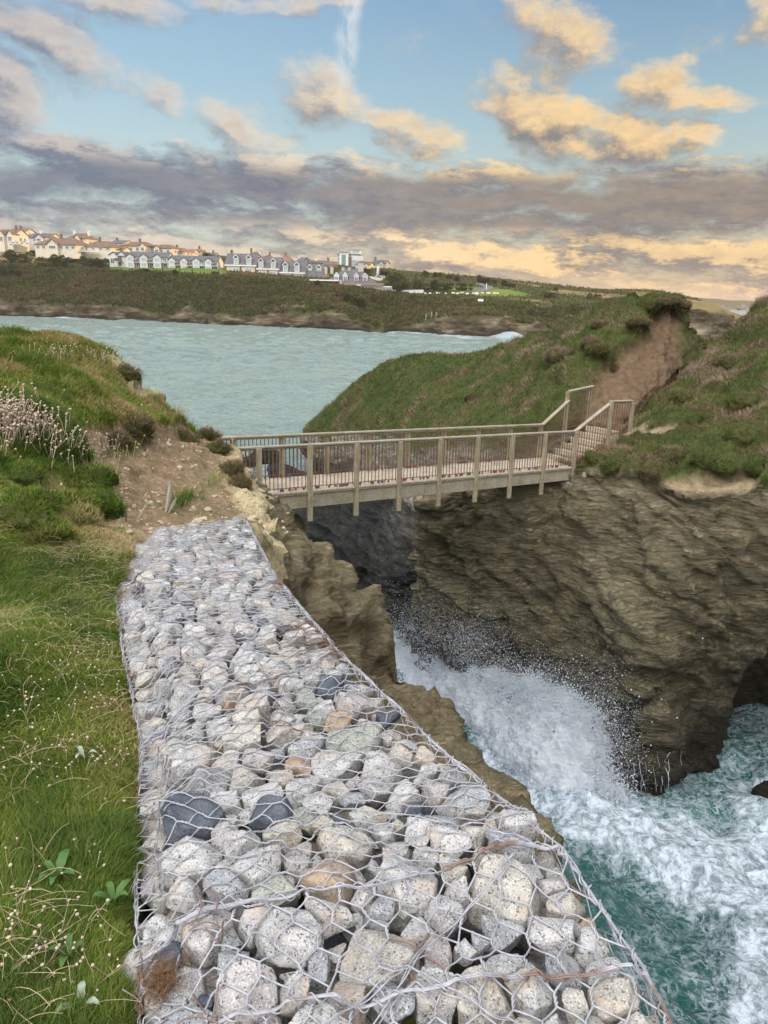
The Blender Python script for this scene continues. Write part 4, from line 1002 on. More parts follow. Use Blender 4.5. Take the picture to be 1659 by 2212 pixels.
def build_stones():
    rg = np.random.default_rng(21)
    x0, y0 = GPOLY.min(0)-.02; x1, y1 = GPOLY.max(0)+.02
    pts, rad = [], []
    cell = {}
    def ok(p, r, k=.80):
        for q, s in zip(pts_a[:len(rad)], rad):
            pass
    P_ = np.zeros((9000, 2)); R_ = np.zeros(9000); n = 0
    sizes = np.concatenate([rg.uniform(.090, .110, 80), rg.uniform(.066, .086, 420), rg.uniform(.048, .064, 2900), rg.uniform(.034, .050, 6000), rg.uniform(.020, .030, 5000)])
    for r in sizes:
        q = np.array([rg.uniform(x0, x1), rg.uniform(y0, y1)])
        if r > .06 and q[1] > 2.6: r *= .86
        if not in_poly(q[None], GPOLY)[0]: continue
        d = np.abs(poly_sd(q[None], np.concatenate([GPOLY, GPOLY[:1]])))[0]
        if d < r*.62: continue
        if n and (np.hypot(*(P_[:n]-q).T) < .80*(R_[:n]+r)).any(): continue
        P_[n] = q; R_[n] = r; n += 1
    P_, R_ = P_[:n], R_[:n]
    ico = unit_ico(3); ico2 = unit_ico(2)
    sdL = poly_sd(P_, GLp)          # distance from the left edge (positive inside)
    names = ['granite_pale', 'granite_yellow', 'granite_pink', 'granite_grey', 'stone_slate', 'stone_greenish', 'stone_rusty']
    words = dict(granite_pale='pale speckled granite', granite_yellow='cream yellow granite', granite_pink='pinkish granite', granite_grey='mid grey granite', stone_slate='dark blue-grey', stone_greenish='greenish grey', stone_rusty='rust brown')
    pr = np.array([.50, .15, .08, .15, .045, .05, .025])
    order = np.argsort(P_[:, 1])
    vis = [i for i in order if P_[i, 1] > 1.02]
    # the stones that show largest: near ones and big ones
    score = {i: R_[i]**2/(P_[i] @ P_[i]+2.4) for i in vis}
    single = set(sorted(vis, key=lambda i: -score[i])[:298])
    allv = []; stuffV = {k: [] for k in names}; stuffF = {k: [] for k in names}; sn = {k: 0 for k in names}
    def stone_mesh(c, r, zc, ico, neigh, flat=.74):
        V = ico[0]*r*1.45*np.array([1.0, 1.0, flat])
        def clip(nrm, d, soft=.055):
            nonlocal V
            s = V @ nrm-d; k = soft*r
            over = np.where(s > -k, np.where(s < k, (s+k)**2/(4*k), s), 0)
            V = V-over[:, None]*nrm
        for (dv, rr) in neigh:
            D = np.linalg.norm(dv); 
            nn = np.array([dv[0], dv[1], rg.uniform(-.25, .35)*D]); nn /= np.linalg.norm(nn)
            w = (D*D+r*r-rr*rr)/(2*D)
            clip(nn, max(.3*r, w-.0055))
        for ed in (GLp, GRp):
            a, b = ed[:-1], ed[1:]; e = b-a; t = np.clip(((c-a)*e).sum(1)/(e*e).sum(1), 0, 1); q = a+e*t[:, None]; dq = q-c; dn = np.hypot(*dq.T); j = np.argmin(dn)
            if dn[j] < r*1.4: clip(np.array([*(dq[j]/dn[j]), .12]), dn[j]+.008)
        for k in range(7):
            nn = rg.normal(size=3); nn /= np.linalg.norm(nn)
            clip(nn, r*rg.uniform(.62, .98), .022)
        for k in range(2):
            nn = np.array([rg.normal(0, .34), rg.normal(0, .34), 1]); nn /= np.linalg.norm(nn)
            clip(nn, r*rg.uniform(.50, .74), .03)
        V = V*(1+(fbm(V/r*1.5+rg.uniform(0, 99), 4, 1)*.10+fbm(V/r*5+rg.uniform(0, 99), 3, 4)*.035)[:, None])
        return V+np.array([c[0], c[1], zc])
    groups = {}
    for i in range(n):
        r = R_[i]; c = P_[i]
        dd = P_-c; dist = np.hypot(*dd.T); nb = np.where((dist > 0) & (dist < (r+R_)*1.35))[0]
        neigh = [(dd[j], R_[j]) for j in nb]
        sh = -.13*(1-smooth(0, .20, sdL[i]))
        top = gz(c[1])+sh+rg.normal(0, .010)-(.02 if r < .055 else 0)-(.035 if r < .035 else 0)
        V = stone_mesh(c, r, top-r*.66, ico if (i in single or c[1] < 3) else ico2, neigh)
        allv.append(V)
        x = rg.random(); k = names[int(np.searchsorted(np.cumsum(pr), x*.9999))]
        if i in single:
            F = (ico if len(V) == len(ico[0]) else ico2)[1]
            ctr = V.mean(0)
            o = mesh_np('gabion_stone', V-ctr, F, M[k]); o.location = ctr
            a = ('upright ' if (np.ptp(V[:, 2]) > np.ptp(V[:, 0])*1.05) else 'flattish ' if np.ptp(V[:, 2]) < .72*max(np.ptp(V[:, 0]), np.ptp(V[:, 1])) else 'rounded ')
            size = 'large' if r > .095 else 'middling' if r > .07 else 'small' if r > .045 else 'tiny'
            s_here = np.interp(c[1], _mid[:, 1], GS); bk = int(np.searchsorted([GS[2], GS[4], GS[6]], s_here))
            Ls, Rs = g_edge(np.array([s_here])); t = (c[0]-Ls[0, 0])/(Rs[0, 0]-Ls[0, 0])
            side = 'against the grass edge' if t < .2 else 'left of the middle' if t < .4 else 'in the middle' if t < .6 else 'right of the middle' if t < .8 else 'along the cliff edge'
            bas = ['in the nearest basket', 'in the second basket', 'in the third basket', 'in the farthest basket'][bk]
            lab = f'{size} {a}{words[k]} stone {side} {bas}'
            groups.setdefault(lab, []).append((o, c))
            tag(o, lab, 'stone', 'granite stones packed under the gabion wire')
        else:
            stuffV[k].append(V); stuffF[k].append((ico if len(V) == len(ico[0]) else ico2)[1]+sn[k]); sn[k] += len(V)
    # look-alikes inside one stretch: tell them apart by order from the camera
    ordn = ['nearest', 'second nearest', 'third nearest', 'fourth nearest', 'fifth nearest', 'sixth nearest', 'seventh nearest', 'eighth nearest', 'ninth nearest', 'tenth nearest']
    for lab, lst in groups.items():
        if len(lst) > 1:
            lst.sort(key=lambda q: q[1][1])
            for k, (o, c) in enumerate(lst[:-1] if len(lst) <= 10 else lst[:9]):
                o['label'] = ordn[k]+' '+lab
            if len(lst) <= 10: lst[-1][0]['label'] = 'farthest '+lab
    # lower layers and the two sides, one mass
    V2, F2, m2 = [], [], []; off = 0
    for k in names:
        if stuffV[k]:
            vv = np.concatenate(stuffV[k]); ff = np.concatenate(stuffF[k])
            V2.append(vv); F2.append(ff+off); m2 += [names.index(k)]*len(ff); off += len(vv)
    for layer, dz in enumerate([.19, .31, .44, .58, .72, .87]):
        for tr in range(2600 if layer == 0 else 1500):
            s = rg.uniform(0, GS[-1]); t = rg.random() if layer < 1 else rg.choice([rg.uniform(0, .12), rg.uniform(.88, 1.0)])
            L, Rr = g_edge(np.array([s])); q = L[0]*(1-t)+Rr[0]*t; r = rg.uniform(.06, .10)
            if layer == 0 and tr > 900: break
            if layer and tr > 260: break
            V = ico2[0]*np.array([1, .85, .8])*r
            for k in range(7):
                nn = rg.normal(size=3); nn /= np.linalg.norm(nn); sd = V @ nn-r*rg.uniform(.55, .9); V = V-np.maximum(sd, 0)[:, None]*nn
            V = V+[q[0]+(.05 if t < .5 else -.07)*(layer > 0), q[1], gz(q[1])-dz-.03]
            k = int(rg.choice(7, p=pr)); V2.append(V); F2.append(ico2[1]+off); m2 += [k]*len(ico2[1]); off += len(V)
    o = mesh_np('stone_fill', np.concatenate(V2), np.concatenate(F2), mats=[M[k] for k in names], midx=m2)
    tag(o, 'mass of broken granite filling the gabion beneath the top stones', 'stones', kind='stuff')
    # height map of the stone tops
    global HM, HX, HY
    HX = np.arange(x0-.1, x1+.1, .01); HY = np.arange(y0-.1, y1+.1, .01); HM = np.full((len(HY), len(HX)), -9.0)
    A = np.concatenate(allv); ix = np.clip(((A[:, 0]-HX[0])/.01).round().astype(int), 0, len(HX)-1); iy = np.clip(((A[:, 1]-HY[0])/.01).round().astype(int), 0, len(HY)-1)
    np.maximum.at(HM, (iy, ix), A[:, 2])
    for it in range(1):
        Q = HM.copy()
        for dx in (-1, 0, 1):
            for dy in (-1, 0, 1): Q = np.maximum(Q, np.roll(np.roll(HM, dx, 1), dy, 0))
        HM = Q
def unit_ico(k):
    t = (1+5**.5)/2
    V = [(-1, t, 0), (1, t, 0), (-1, -t, 0), (1, -t, 0), (0, -1, t), (0, 1, t), (0, -1, -t), (0, 1, -t), (t, 0, -1), (t, 0, 1), (-t, 0, -1), (-t, 0, 1)]
    F = [(0, 11, 5), (0, 5, 1), (0, 1, 7), (0, 7, 10), (0, 10, 11), (1, 5, 9), (5, 11, 4), (11, 10, 2), (10, 7, 6), (7, 1, 8), (3, 9, 4), (3, 4, 2), (3, 2, 6), (3, 6, 8), (3, 8, 9), (4, 9, 5), (2, 4, 11), (6, 2, 10), (8, 6, 7), (9, 8, 1)]
    V = [np.array(v)/np.linalg.norm(v) for v in V]
    for _ in range(k):
        c = {}; F2 = []
        def md(a, b):
            key = (min(a, b), max(a, b))
            if key not in c:
                m_ = V[a]+V[b]; V.append(m_/np.linalg.norm(m_)); c[key] = len(V)-1
            return c[key]
        for a, b, d in F:
            x, y, z = md(a, b), md(b, d), md(d, a); F2 += [(a, x, z), (b, y, x), (d, z, y), (x, y, z)]
        F = F2
    return np.array(V), np.array(F, np.int32)
build_stones()

def hm(x, y, base):
    ix = np.clip(((x-HX[0])/.01).round().astype(int), 0, len(HX)-1); iy = np.clip(((y-HY[0])/.01).round().astype(int), 0, len(HY)-1)
    h = HM[iy, ix]; return np.where(h < -1, base, h)
def g_surf(s, b):
    """wire sheet position: s metres along, b metres across (0 at the left edge); beyond the edges it folds down the sides"""
    s = np.asarray(s, float); b = np.asarray(b, float)
    L, Rr = g_edge(s); W = np.linalg.norm(Rr-L, axis=1); e = (Rr-L)/W[:, None]
    scale = W/1.08; bb = np.clip(b*scale, 0, W)
    q = L+e*bb[:, None]
    over_l = np.maximum(-b, 0); over_r = np.maximum(b*scale-W, 0)
    z0 = gz(q[:, 1]); dl = bb
    z0 = z0-.13*(1-smooth(0, .20, dl))
    bul = np.sin(np.clip(over_l/.45, 0, 1)*math.pi)*.05+.012*(over_l > 0)
    q = q-e*bul[:, None]+e*(.002+.03*np.sin(np.clip(over_r/.9, 0, 1)*math.pi))[:, None]*(over_r > 0)[:, None]
    return np.c_[q, z0-over_l-over_r], (over_l+over_r) > 0.0
def drape(pts, side, lift=.0035):
    h = hm(pts[:, 0], pts[:, 1], pts[:, 2]-.02)
    z = np.where(side, pts[:, 2], np.maximum(pts[:, 2]-.010, h+lift))
    return np.c_[pts[:, :2], z]
def tubes_np(paths, radii, n=5):
    """many polylines with the same point count -> verts, faces"""
    Pp = np.asarray(paths, float); m_, k, _ = Pp.shape
    t = np.gradient(Pp, axis=1); t /= np.linalg.norm(t, axis=2)[..., None]+1e-9
    ref = np.zeros_like(t); ref[..., 2] = 1.0; ref[np.abs(t[..., 2]) > .9] = [1, 0, 0]
    a = np.cross(t, ref); a /= np.linalg.norm(a, axis=2)[..., None]+1e-9; b = np.cross(t, a)
    an = np.arange(n)*2*np.pi/n
    V = Pp[:, :, None]+np.asarray(radii).reshape(-1, 1, 1, 1)*(a[:, :, None]*np.cos(an)[None, None, :, None]+b[:, :, None]*np.sin(an)[None, None, :, None])
    j = np.arange(n); i = np.arange(k-1)
    f = np.stack([i[:, None]*n+j, i[:, None]*n+(j+1) % n, (i[:, None]+1)*n+(j+1) % n, (i[:, None]+1)*n+j], -1).reshape(-1, 4)
    F = (np.arange(m_)[:, None, None]*k*n+f[None]).reshape(-1, 4)
    return V.reshape(-1, 3), F.astype(np.int32)
def hex_wires(s0, s1, b0, b1, along, wdt, hgt, tw, rg, jit=.006, z_lift=.0035, r=.0017):
    """double twisted hexagon netting over a patch; returns lists of 7-point paths"""
    single, twist = [], []
    if along: A0, A1, C0, C1 = b0, b1, s0, s1     # twists run along s
    else: A0, A1, C0, C1 = s0, s1, b0, b1         # twists run across
    na, nc = int((A1-A0)/wdt)+1, int((C1-C0)/hgt)+1
    jt = {}
    def node(i, j, end):
        key = (i, j, end)
        if key not in jt:
            off = .5*wdt if j % 2 else 0
            a = A0+i*wdt+off+rg.normal(0, jit); c = C0+j*hgt+(tw/2 if end else -tw/2)+rg.normal(0, jit*.8)
            jt[key] = (a, c)
        return jt[key]
    segs, tws = [], []
    for j in range(nc+1):
        for i in range(na+1):
            p0, p1 = node(i, j, 0), node(i, j, 1); tws.append((p0, p1))
            if j < nc:
                k = i-1 if j % 2 == 0 else i
                for kk in (k, k+1):
                    if 0 <= kk <= na: segs.append((p1, node(kk, j+1, 0)))
    def to3(pq, npts):
        pq = np.array(pq); t = np.linspace(0, 1, npts)[None, :, None]
        g = pq[:, 0:1]*(1-t)+pq[:, 1:2]*t
        a, c = g[..., 0], g[..., 1]
        s, b = (c, a) if along else (a, c)
        keep = ((s > s0-.03) & (s < s1+.03) & (b > b0-.03) & (b < b1+.03)).all(1) & (s > .02).all(1) & (s < GS[-1]-.005).all(1)
        s, b = s[keep], b[keep]
        p, side = g_surf(s.ravel(), b.ravel())
        p = drape(p, side, z_lift).reshape(s.shape+(3,))
        z = p[..., 2]
        # wires are stiff: hang between high points
        up = z.copy()
        for it in range(3):
            up[:, 1:-1] = np.maximum(z[:, 1:-1], (up[:, :-2]+up[:, 2:])/2)
        p[..., 2] = up
        return p
    return to3(segs, 6), to3(tws, 9)
def build_wire():
    rg = np.random.default_rng(5)
    nm = ['nearest', 'second', 'third', 'farthest']
    labels = ['nearest gabion basket of loose hexagon wire with rusty strands over its stones',
              'gabion basket of fine tight wire between the nearest and third baskets',
              'third gabion basket, in the long middle stretch of the stone wall',
              'farthest gabion basket, ending beside the bare dirt path']
    for bi in range(4):
        s0, s1 = GS[GSEAM[bi]], GS[GSEAM[bi+1]]
        L, Rr = g_edge(np.array([s0])); o0 = L[0]*.5+Rr[0]*.5
        root = empty('gabion_basket', (o0[0], o0[1], gz(o0[1])-1.0)); tag(root, labels[bi], 'gabion', 'wire gabion baskets laid end to end')
        inv = np.array(root.location)
        specs = [('wire_lid', s0, s1, -.02, 1.10), ('wire_side', s0, s1, -.46, .0), ('wire_side', s0, s1, 1.08, 1.95)]
        for name, a0, a1, b0, b1 in specs:
            along = (bi == 0)
            wd, hg, tw = (.088, .080, .034) if bi == 0 else (.066, .070, .034)
            if name == 'wire_side': wd, hg, along = .085, .085, True
            sg, tws = hex_wires(a0, a1, b0, b1, along, wd, hg, tw, rg, jit=.006 if name == 'wire_lid' else .012)
            rad = .0026 if bi == 0 else .0019
            Vs, Fs = [], []
            off = 0; rust = []
            def put(pth, rr, n=5, rv=None):
                nonlocal off
                if not len(pth): return
                V, F = tubes_np(pth, np.full(len(pth), rr), n); Vs.append(V-inv); Fs.append(F+off); off += len(V)
                rust.append(np.repeat(rv if rv is not None else np.zeros(len(pth)), pth.shape[1]*n))
            def rustv(p):
                c = p.mean(1)
                v = fbm(c*[2.2, 2.2, 0]+3, 3, 150+bi)
                thr = [.36, .46, .30, .22][bi]
                return smooth(thr, thr+.12, v)*.85
            put(sg, rad, 5, rustv(sg))
            # the twist: two strands winding round each other
            if len(tws):
                k = tws.shape[1]; t = np.linspace(0, 1, k)
                ax = tws[:, -1]-tws[:, 0]; ax /= np.linalg.norm(ax, axis=1)[:, None]+1e-9
                u1 = np.cross(ax, [0, 0, 1.0]); u1 /= np.linalg.norm(u1, axis=1)[:, None]+1e-9; u2 = np.cross(ax, u1)
                for ph in (0, math.pi):
                    an = t*2*math.pi*1.4+ph
                    off_ = (u1[:, None]*np.cos(an)[None, :, None]+u2[:, None]*np.sin(an)[None, :, None])*rad*1.05
                    put(tws+off_, rad, 4, rustv(tws))
            o = mesh_np(name, np.concatenate(Vs), np.concatenate(Fs), M['wire'], root, attrs={'rust': np.concatenate(rust)})
        # selvedge wires: long bundles at the rim and the seams, wound with lacing
        def lace(name, sfun, npt, turns, r=.0026, nb=2, lift=.012, rustp=0.0):
            t = np.linspace(0, 1, npt); s, b = sfun(t)
            p, side = g_surf(s, b); c = drape(p, side, lift)
            z = c[:, 2].copy()
            for it in range(12): z[1:-1] = np.maximum(c[1:-1, 2], (z[:-2]+z[2:])/2)
            c[:, 2] = z
            Vs, Fs, off = [], [], 0
            tt = np.gradient(c, axis=0); tt /= np.linalg.norm(tt, axis=1)[:, None]; u1 = np.cross(tt, [0, 0, 1.0]); u1 /= np.linalg.norm(u1, axis=1)[:, None]+1e-9; u2 = np.cross(tt, u1)
            for j in range(nb):
                w = np.c_[fbm(np.c_[s*9, s*0+j*7, s*0], 2, 160+j), fbm(np.c_[s*9, s*0+j*7+3, s*0], 2, 170+j)]*.010
                q = c+u1*w[:, :1]+u2*w[:, 1:]
                V, F = tubes_np(q[None], np.array([r]), 6); Vs.append(V-inv); Fs.append(F+off); off += len(V)
            an = t*2*math.pi*turns; rr = .0085+.003*np.sin(t*turns*1.7)
            q = c+u1*(np.cos(an)*rr)[:, None]+u2*(np.sin(an)*rr)[:, None]
            V, F = tubes_np(q[None], np.array([r*.85]), 5); Vs.append(V-inv); Fs.append(F+off); off += len(V)
            V = np.concatenate(Vs); v3 = V+inv
            rs = smooth(.1-rustp, .35-rustp, fbm(v3*6, 3, 180+bi))
            mesh_np(name, V, np.concatenate(Fs), M['wire'], root, attrs={'rust': rs*.8})
        Ls = s1-s0
        lace('rim_wire', lambda t: (s0+t*Ls, 1.085+t*0), int(Ls*260), int(Ls*22), nb=3, lift=.004, rustp=.0)
        lace('rim_wire', lambda t: (s0+t*Ls, -.02+t*0), int(Ls*220), int(Ls*16), nb=2)
        if bi > 0:
            lace('seam_wire', lambda t: (s0+np.sin(t*9)*.012, -.05+t*1.16), 240, 24, nb=3, rustp=.05)
        else:
            lace('seam_wire', lambda t: (GS[1]-.04+t*.03+np.sin(t*11)*.010, -.05+t*1.16), 260, 26, nb=3, lift=.018, rustp=.15)
            # slack brace wires across the near basket
            for (sa, ba, sb, bb) in [(.55, .15, 1.25, .72), (GS[1]-.15, .30, GS[2]-.02, .93), (.75, .9, 1.1, .5)]:
                lace('brace_wire', lambda t: (sa+(sb-sa)*t, ba+(bb-ba)*t), 90, 2, r=.0020, nb=1, lift=.014)
            # tangle of loose ends at the near left corner
            Vs, Fs, off = [], [], 0
            for k in range(46):
                s = rg.uniform(.55, 1.35); b = rg.uniform(-.10, .16)
                p, sd_ = g_surf(np.array([s]), np.array([b])); c0 = drape(p, sd_, .01)[0]
                tq = np.linspace(0, 1, 12)[:, None]; dv = rg.normal(size=3)*[.9, .9, .45]; dv /= np.linalg.norm(dv); d2 = np.cross(dv, rg.normal(size=3)); d2 /= np.linalg.norm(d2)
                q = c0+dv*tq*rg.uniform(.06, .17)+d2*np.sin(tq*math.pi*rg.uniform(.5, 1.6))*rg.uniform(.015, .05)+[0, 0, .012]
                V, F = tubes_np(q[None], np.array([.0020]), 5); Vs.append(V-inv); Fs.append(F+off); off += len(V)
            V = np.concatenate(Vs)
            mesh_np('loose_wire', V, np.concatenate(Fs), M['wire'], root, attrs={'rust': smooth(.35, .5, vnoise((V+inv)*3, 4))*.8})
build_wire()
# ------------------------------------------------------------------ the footbridge
B0 = np.array([-3.04, 17.48, 9.28]); B8 = np.array([6.01, 23.69, 8.82])
BL = np.hypot(*(B8-B0)[:2]); BE = np.array([*(B8-B0)[:2]/BL, 0.0]); BN = np.array([-BE[1], BE[0], 0.0]); BW = 1.42
BANG = math.atan2(BE[1], BE[0])
def bp(k, w, z=0.0):
    """point on the bridge: k metres from the first post, w metres in from the near edge, z over the deck"""
    zz = B0[2]+(B8[2]-B0[2])*k/BL if k <= BL else B8[2]
    return np.array([B0[0], B0[1], 0])+BE*k+BN*w+[0, 0, zz+z]
def build_bridge():
    o0 = bp(0, 0, -.45); root = empty('footbridge', o0, 0)
    tag(root, 'weathered timber footbridge with iron balusters spanning the rocky gully', 'bridge')
    c = -o0
    def put(mb, name, m, par=root, bevel=0.0, base=None, extra=True):
        q = np.array(base) if base is not None else np.zeros(3)
        mb.V = [v-o0-q for v in mb.V]
        o = mb.build(name, m, par, bevel=bevel)
        o.location = q if par is root or base is not None else (0, 0, 0)
        return o
    up = (0, 0, 1)
    # deck boards: one part, gaps between the boards
    mb = MB(); k = -1.35
    rg = random.Random(3)
    while k < BL+.25:
        mb.bar(bp(k+.068, -.09, -.022+rg.uniform(-.003, .003)), bp(k+.068, BW+.09, -.022+rg.uniform(-.003, .003)), .132, .042); k += .146
    put(mb, 'deck', M['timber_deck'], bevel=.004)
    mb = MB(); mb.bar(bp(-1.3, -.02, -.068), bp(BL+.2, -.02, -.068), .10, .05); put(mb, 'edge_board', M['timber'])
    mb = MB(); mb.bar(bp(-1.3, BW+.02, -.068), bp(BL+.2, BW+.02, -.068), .10, .05); put(mb, 'edge_board', M['timber'])
    for w in (.03, BW-.03):
        mb = MB()
        for i in range(4): mb.bar(bp(-1.3+i*(BL+1.7)/4+.003, w, -.275), bp(-1.3+(i+1)*(BL+1.7)/4-.003, w, -.275), .11, .355)
        put(mb, 'beam', M['timber'], bevel=.006)
    for k in np.arange(.9, BL, 2.7):
        mb = MB(); mb.bar(bp(k, .08, -.40), bp(k, BW-.08, -.40), .06, .08); put(mb, 'cross_tie', M['iron'])
    sp = BL/8
    def post(k, w, top, bot, sc=1.0):
        """post bolted outside the beam; its bolts are sub-parts"""
        sgn = -1 if w < .5 else 1
        a, b = bp(k, w+sgn*.065, bot), bp(k, w+sgn*.065, top)
        mb = MB(); mb.bar(a, b, .135*sc, .075, up=BN); p = put(mb, 'post', M['timber_post'], bevel=.006)
        if k <= BL+.1:
            for z in (-.14, -.27, -.40, -.58):
                if z > bot+.05:
                    m2 = MB(); q = bp(k, w+sgn*.10, z); m2.tube([q, q+BN*sgn*.018], .016, 8); put(m2, 'bolt', M['steel'], par=p)
        return p
    for i in range(9):
        post(i*sp, 0, 1.13, -.80 if i < 8 else -.62); post(i*sp, BW, 1.13, -.75)
    post(-1.25, BW, 1.13, -.3); post(-1.25, 0, 1.13, -.3)
    post(BL+1.55, 0, 1.99, .35); post(BL+2.62, 0, 1.93, .95); post(BL+1.15, BW, 2.18, .1, 1.1); post(BL+2.25, BW, 2.26, .9)
    def panel(k0, z0, k1, z1, w, foot0, foot1, nb, name='railing_panel', ext=.0):
        """one bay of railing: cap rail, foot rail and its iron rods"""
        mb = MB(); a, b = bp(k0-ext, w, z0+.022), bp(k1+ext, w, z1+.022); mb.bar(a, b, .135, .046); mb.bar(a-[0, 0, .05], b-[0, 0, .05], .05, .05)
        rail = put(mb, 'railing_panel', M['timber'], bevel=.008)
        m2 = MB(); m2.tube([bp(k0+.05, w, foot0), bp(k1-.05, w, foot1)], .011, 6); put(m2, 'foot_rail', M['chain'], par=rail)
        for j in range(nb):
            f = (j+.75)/(nb+.5); kk = k0+(k1-k0)*f; zt = z0+(z1-z0)*f; zb = foot0+(foot1-foot0)*f
            m2 = MB(); m2.tube([bp(kk, w, zb-.04), bp(kk, w, zt-.02)], .0115, 6); put(m2, 'baluster', M['iron'], par=rail)
    for i in range(8):
        for w in (0, BW): panel(i*sp, 1.13, (i+1)*sp, 1.13, w, .09, .09, 12)
    for w in (0, BW): panel(-1.25, 1.13, 0, 1.13, w, .09, .09, 11)
    panel(BL, 1.13, BL+1.55, 1.93, 0, .09, .70, 12); panel(BL+1.55, 1.99, BL+2.68, 1.96, 0, .92, .95, 8)
    panel(BL, 1.13, BL+1.15, 1.86, BW, .09, .72, 10); panel(BL+1.15, 2.18, BL+2.3, 2.30, BW, .95, 1.05, 9)
    # padlocks clipped along the foot rails
    rg = random.Random(11)
    mats = ['padlock_dark']*9+['padlock_red', 'padlock_brass', 'padlock_blue']
    word = dict(padlock_dark='rust brown', padlock_red='faded red', padlock_brass='brass', padlock_blue='blue')
    mb = MB(); mb.box((0, 0, -.034), (.044, .022, .046)); proto = {}
    def lock(mk, k, w, i):
        key = mk
        if key not in proto:
            r = empty('padlock', (0, 0, 0)); b = MB(); b.box((0, 0, -.040), (.060, .030, .060)); b.build('lock_body', M[mk], r, bevel=.006)
            a = np.linspace(0, math.pi, 9); b = MB(); b.tube(np.c_[np.cos(a)*.020, a*0, np.sin(a)*.026-.008], .006, 6); b.build('shackle', M['steel'], r)
            proto[key] = r; o = r
        else:
            r = proto[key]; o = r.copy(); COL.objects.link(o)
            for ch in r.children:
                q = ch.copy(); COL.objects.link(q); q.parent = o
        o.location = bp(k, w-.0, .085); o.rotation_euler = (rg.uniform(-.3, .3), rg.uniform(-.4, .4), BANG+rg.uniform(-.6, .6))
        bay = int(k/sp)
        side = 'near' if w < .5 else 'far'
        ordw = ['first', 'second', 'third', 'fourth', 'fifth', 'sixth', 'seventh', 'eighth'][min(bay, 7)]
        tag(o, f'{word[mk]} padlock {["left", "mid-left", "mid-right", "right"][min(3, int((k/sp-bay)*4))]} on the {side} foot rail in {ordw} bay', 'padlock', 'love locks along the bridge railing')
    for i in range(86):
        k = rg.uniform(.15, BL-.1)
        if abs((k/sp) % 1) < .07 or abs((k/sp) % 1) > .93: continue
        lock(rg.choice(mats), k, 0, i)
    for i in range(22): lock(rg.choice(mats), rg.uniform(.2, BL-.2), BW, i)
    # steps climbing between the mounds
    st = empty('steps', bp(BL+.2, .7, -.1)); tag(st, 'worn earth and timber steps climbing from the right end of the bridge', 'steps'); so = np.array(st.location)
    for i in range(6):
        k0 = BL+.25+i*.36; z = .10+i*.165
        w0, w1 = .12+.02*i, BW-.10
        mb = MB(); mb.box(bp(k0+.20, (w0+w1)/2, z-.20)-so, (.42, w1-w0, .40), rz=BANG); s_ = mb.build('step', M['path_earth'], st, bevel=.02)
        mb = MB(); mb.bar(bp(k0-.02, w0, z-.03)-so, bp(k0-.02, w1, z-.03)-so, .05, .17); mb.build('riser', M['timber_deck'], s_, bevel=.008)
    # bridge seat on the right bank
    ab = empty('abutment', bp(BL+.2, .6, -1.2)); tag(ab, 'rough concrete bridge seat with a patch of red bricks on the right bank', 'abutment'); ao = np.array(ab.location)
    mb = MB(); V = []
    mb.box(bp(BL+.32, .62, -.80)-ao, (.95, 1.9, .66), rz=BANG); mb.build('footing', M['concrete'], ab, bevel=.05)
    mb = MB(); mb.box(bp(BL+.42, -.30, -.30)-ao, (.60, .34, .42), rz=BANG); mb.build('kerb', M['concrete'], ab, bevel=.05)
    mb = MB()
    for r in range(4):
        for q in range(2): mb.box(bp(BL+.80+q*.215+(r % 2)*.06, -.42, -.47+r*.078)-ao, (.20, .10, .068), rz=BANG)
    mb.build('brick_patch', M['brick'], ab, bevel=.006)
    # scaffold rod standing by the near end and litter-like timber stub on the path
build_bridge()
def extra_mats():
    for k, a, b in (('broad_leaf', (.035, .09, .018), (.09, .17, .035)), ('silver_leaf', (.20, .27, .19), (.36, .42, .30)), ('straw', (.30, .23, .12), (.52, .43, .26)), ('dry_root', (.16, .09, .045), (.33, .20, .11))):
        m, g = mat(k); g.bsdf(g.mix(g.noise(g.pos(), 30, 4, .6), a, b), .55, None, .3); M[k] = m
extra_mats()
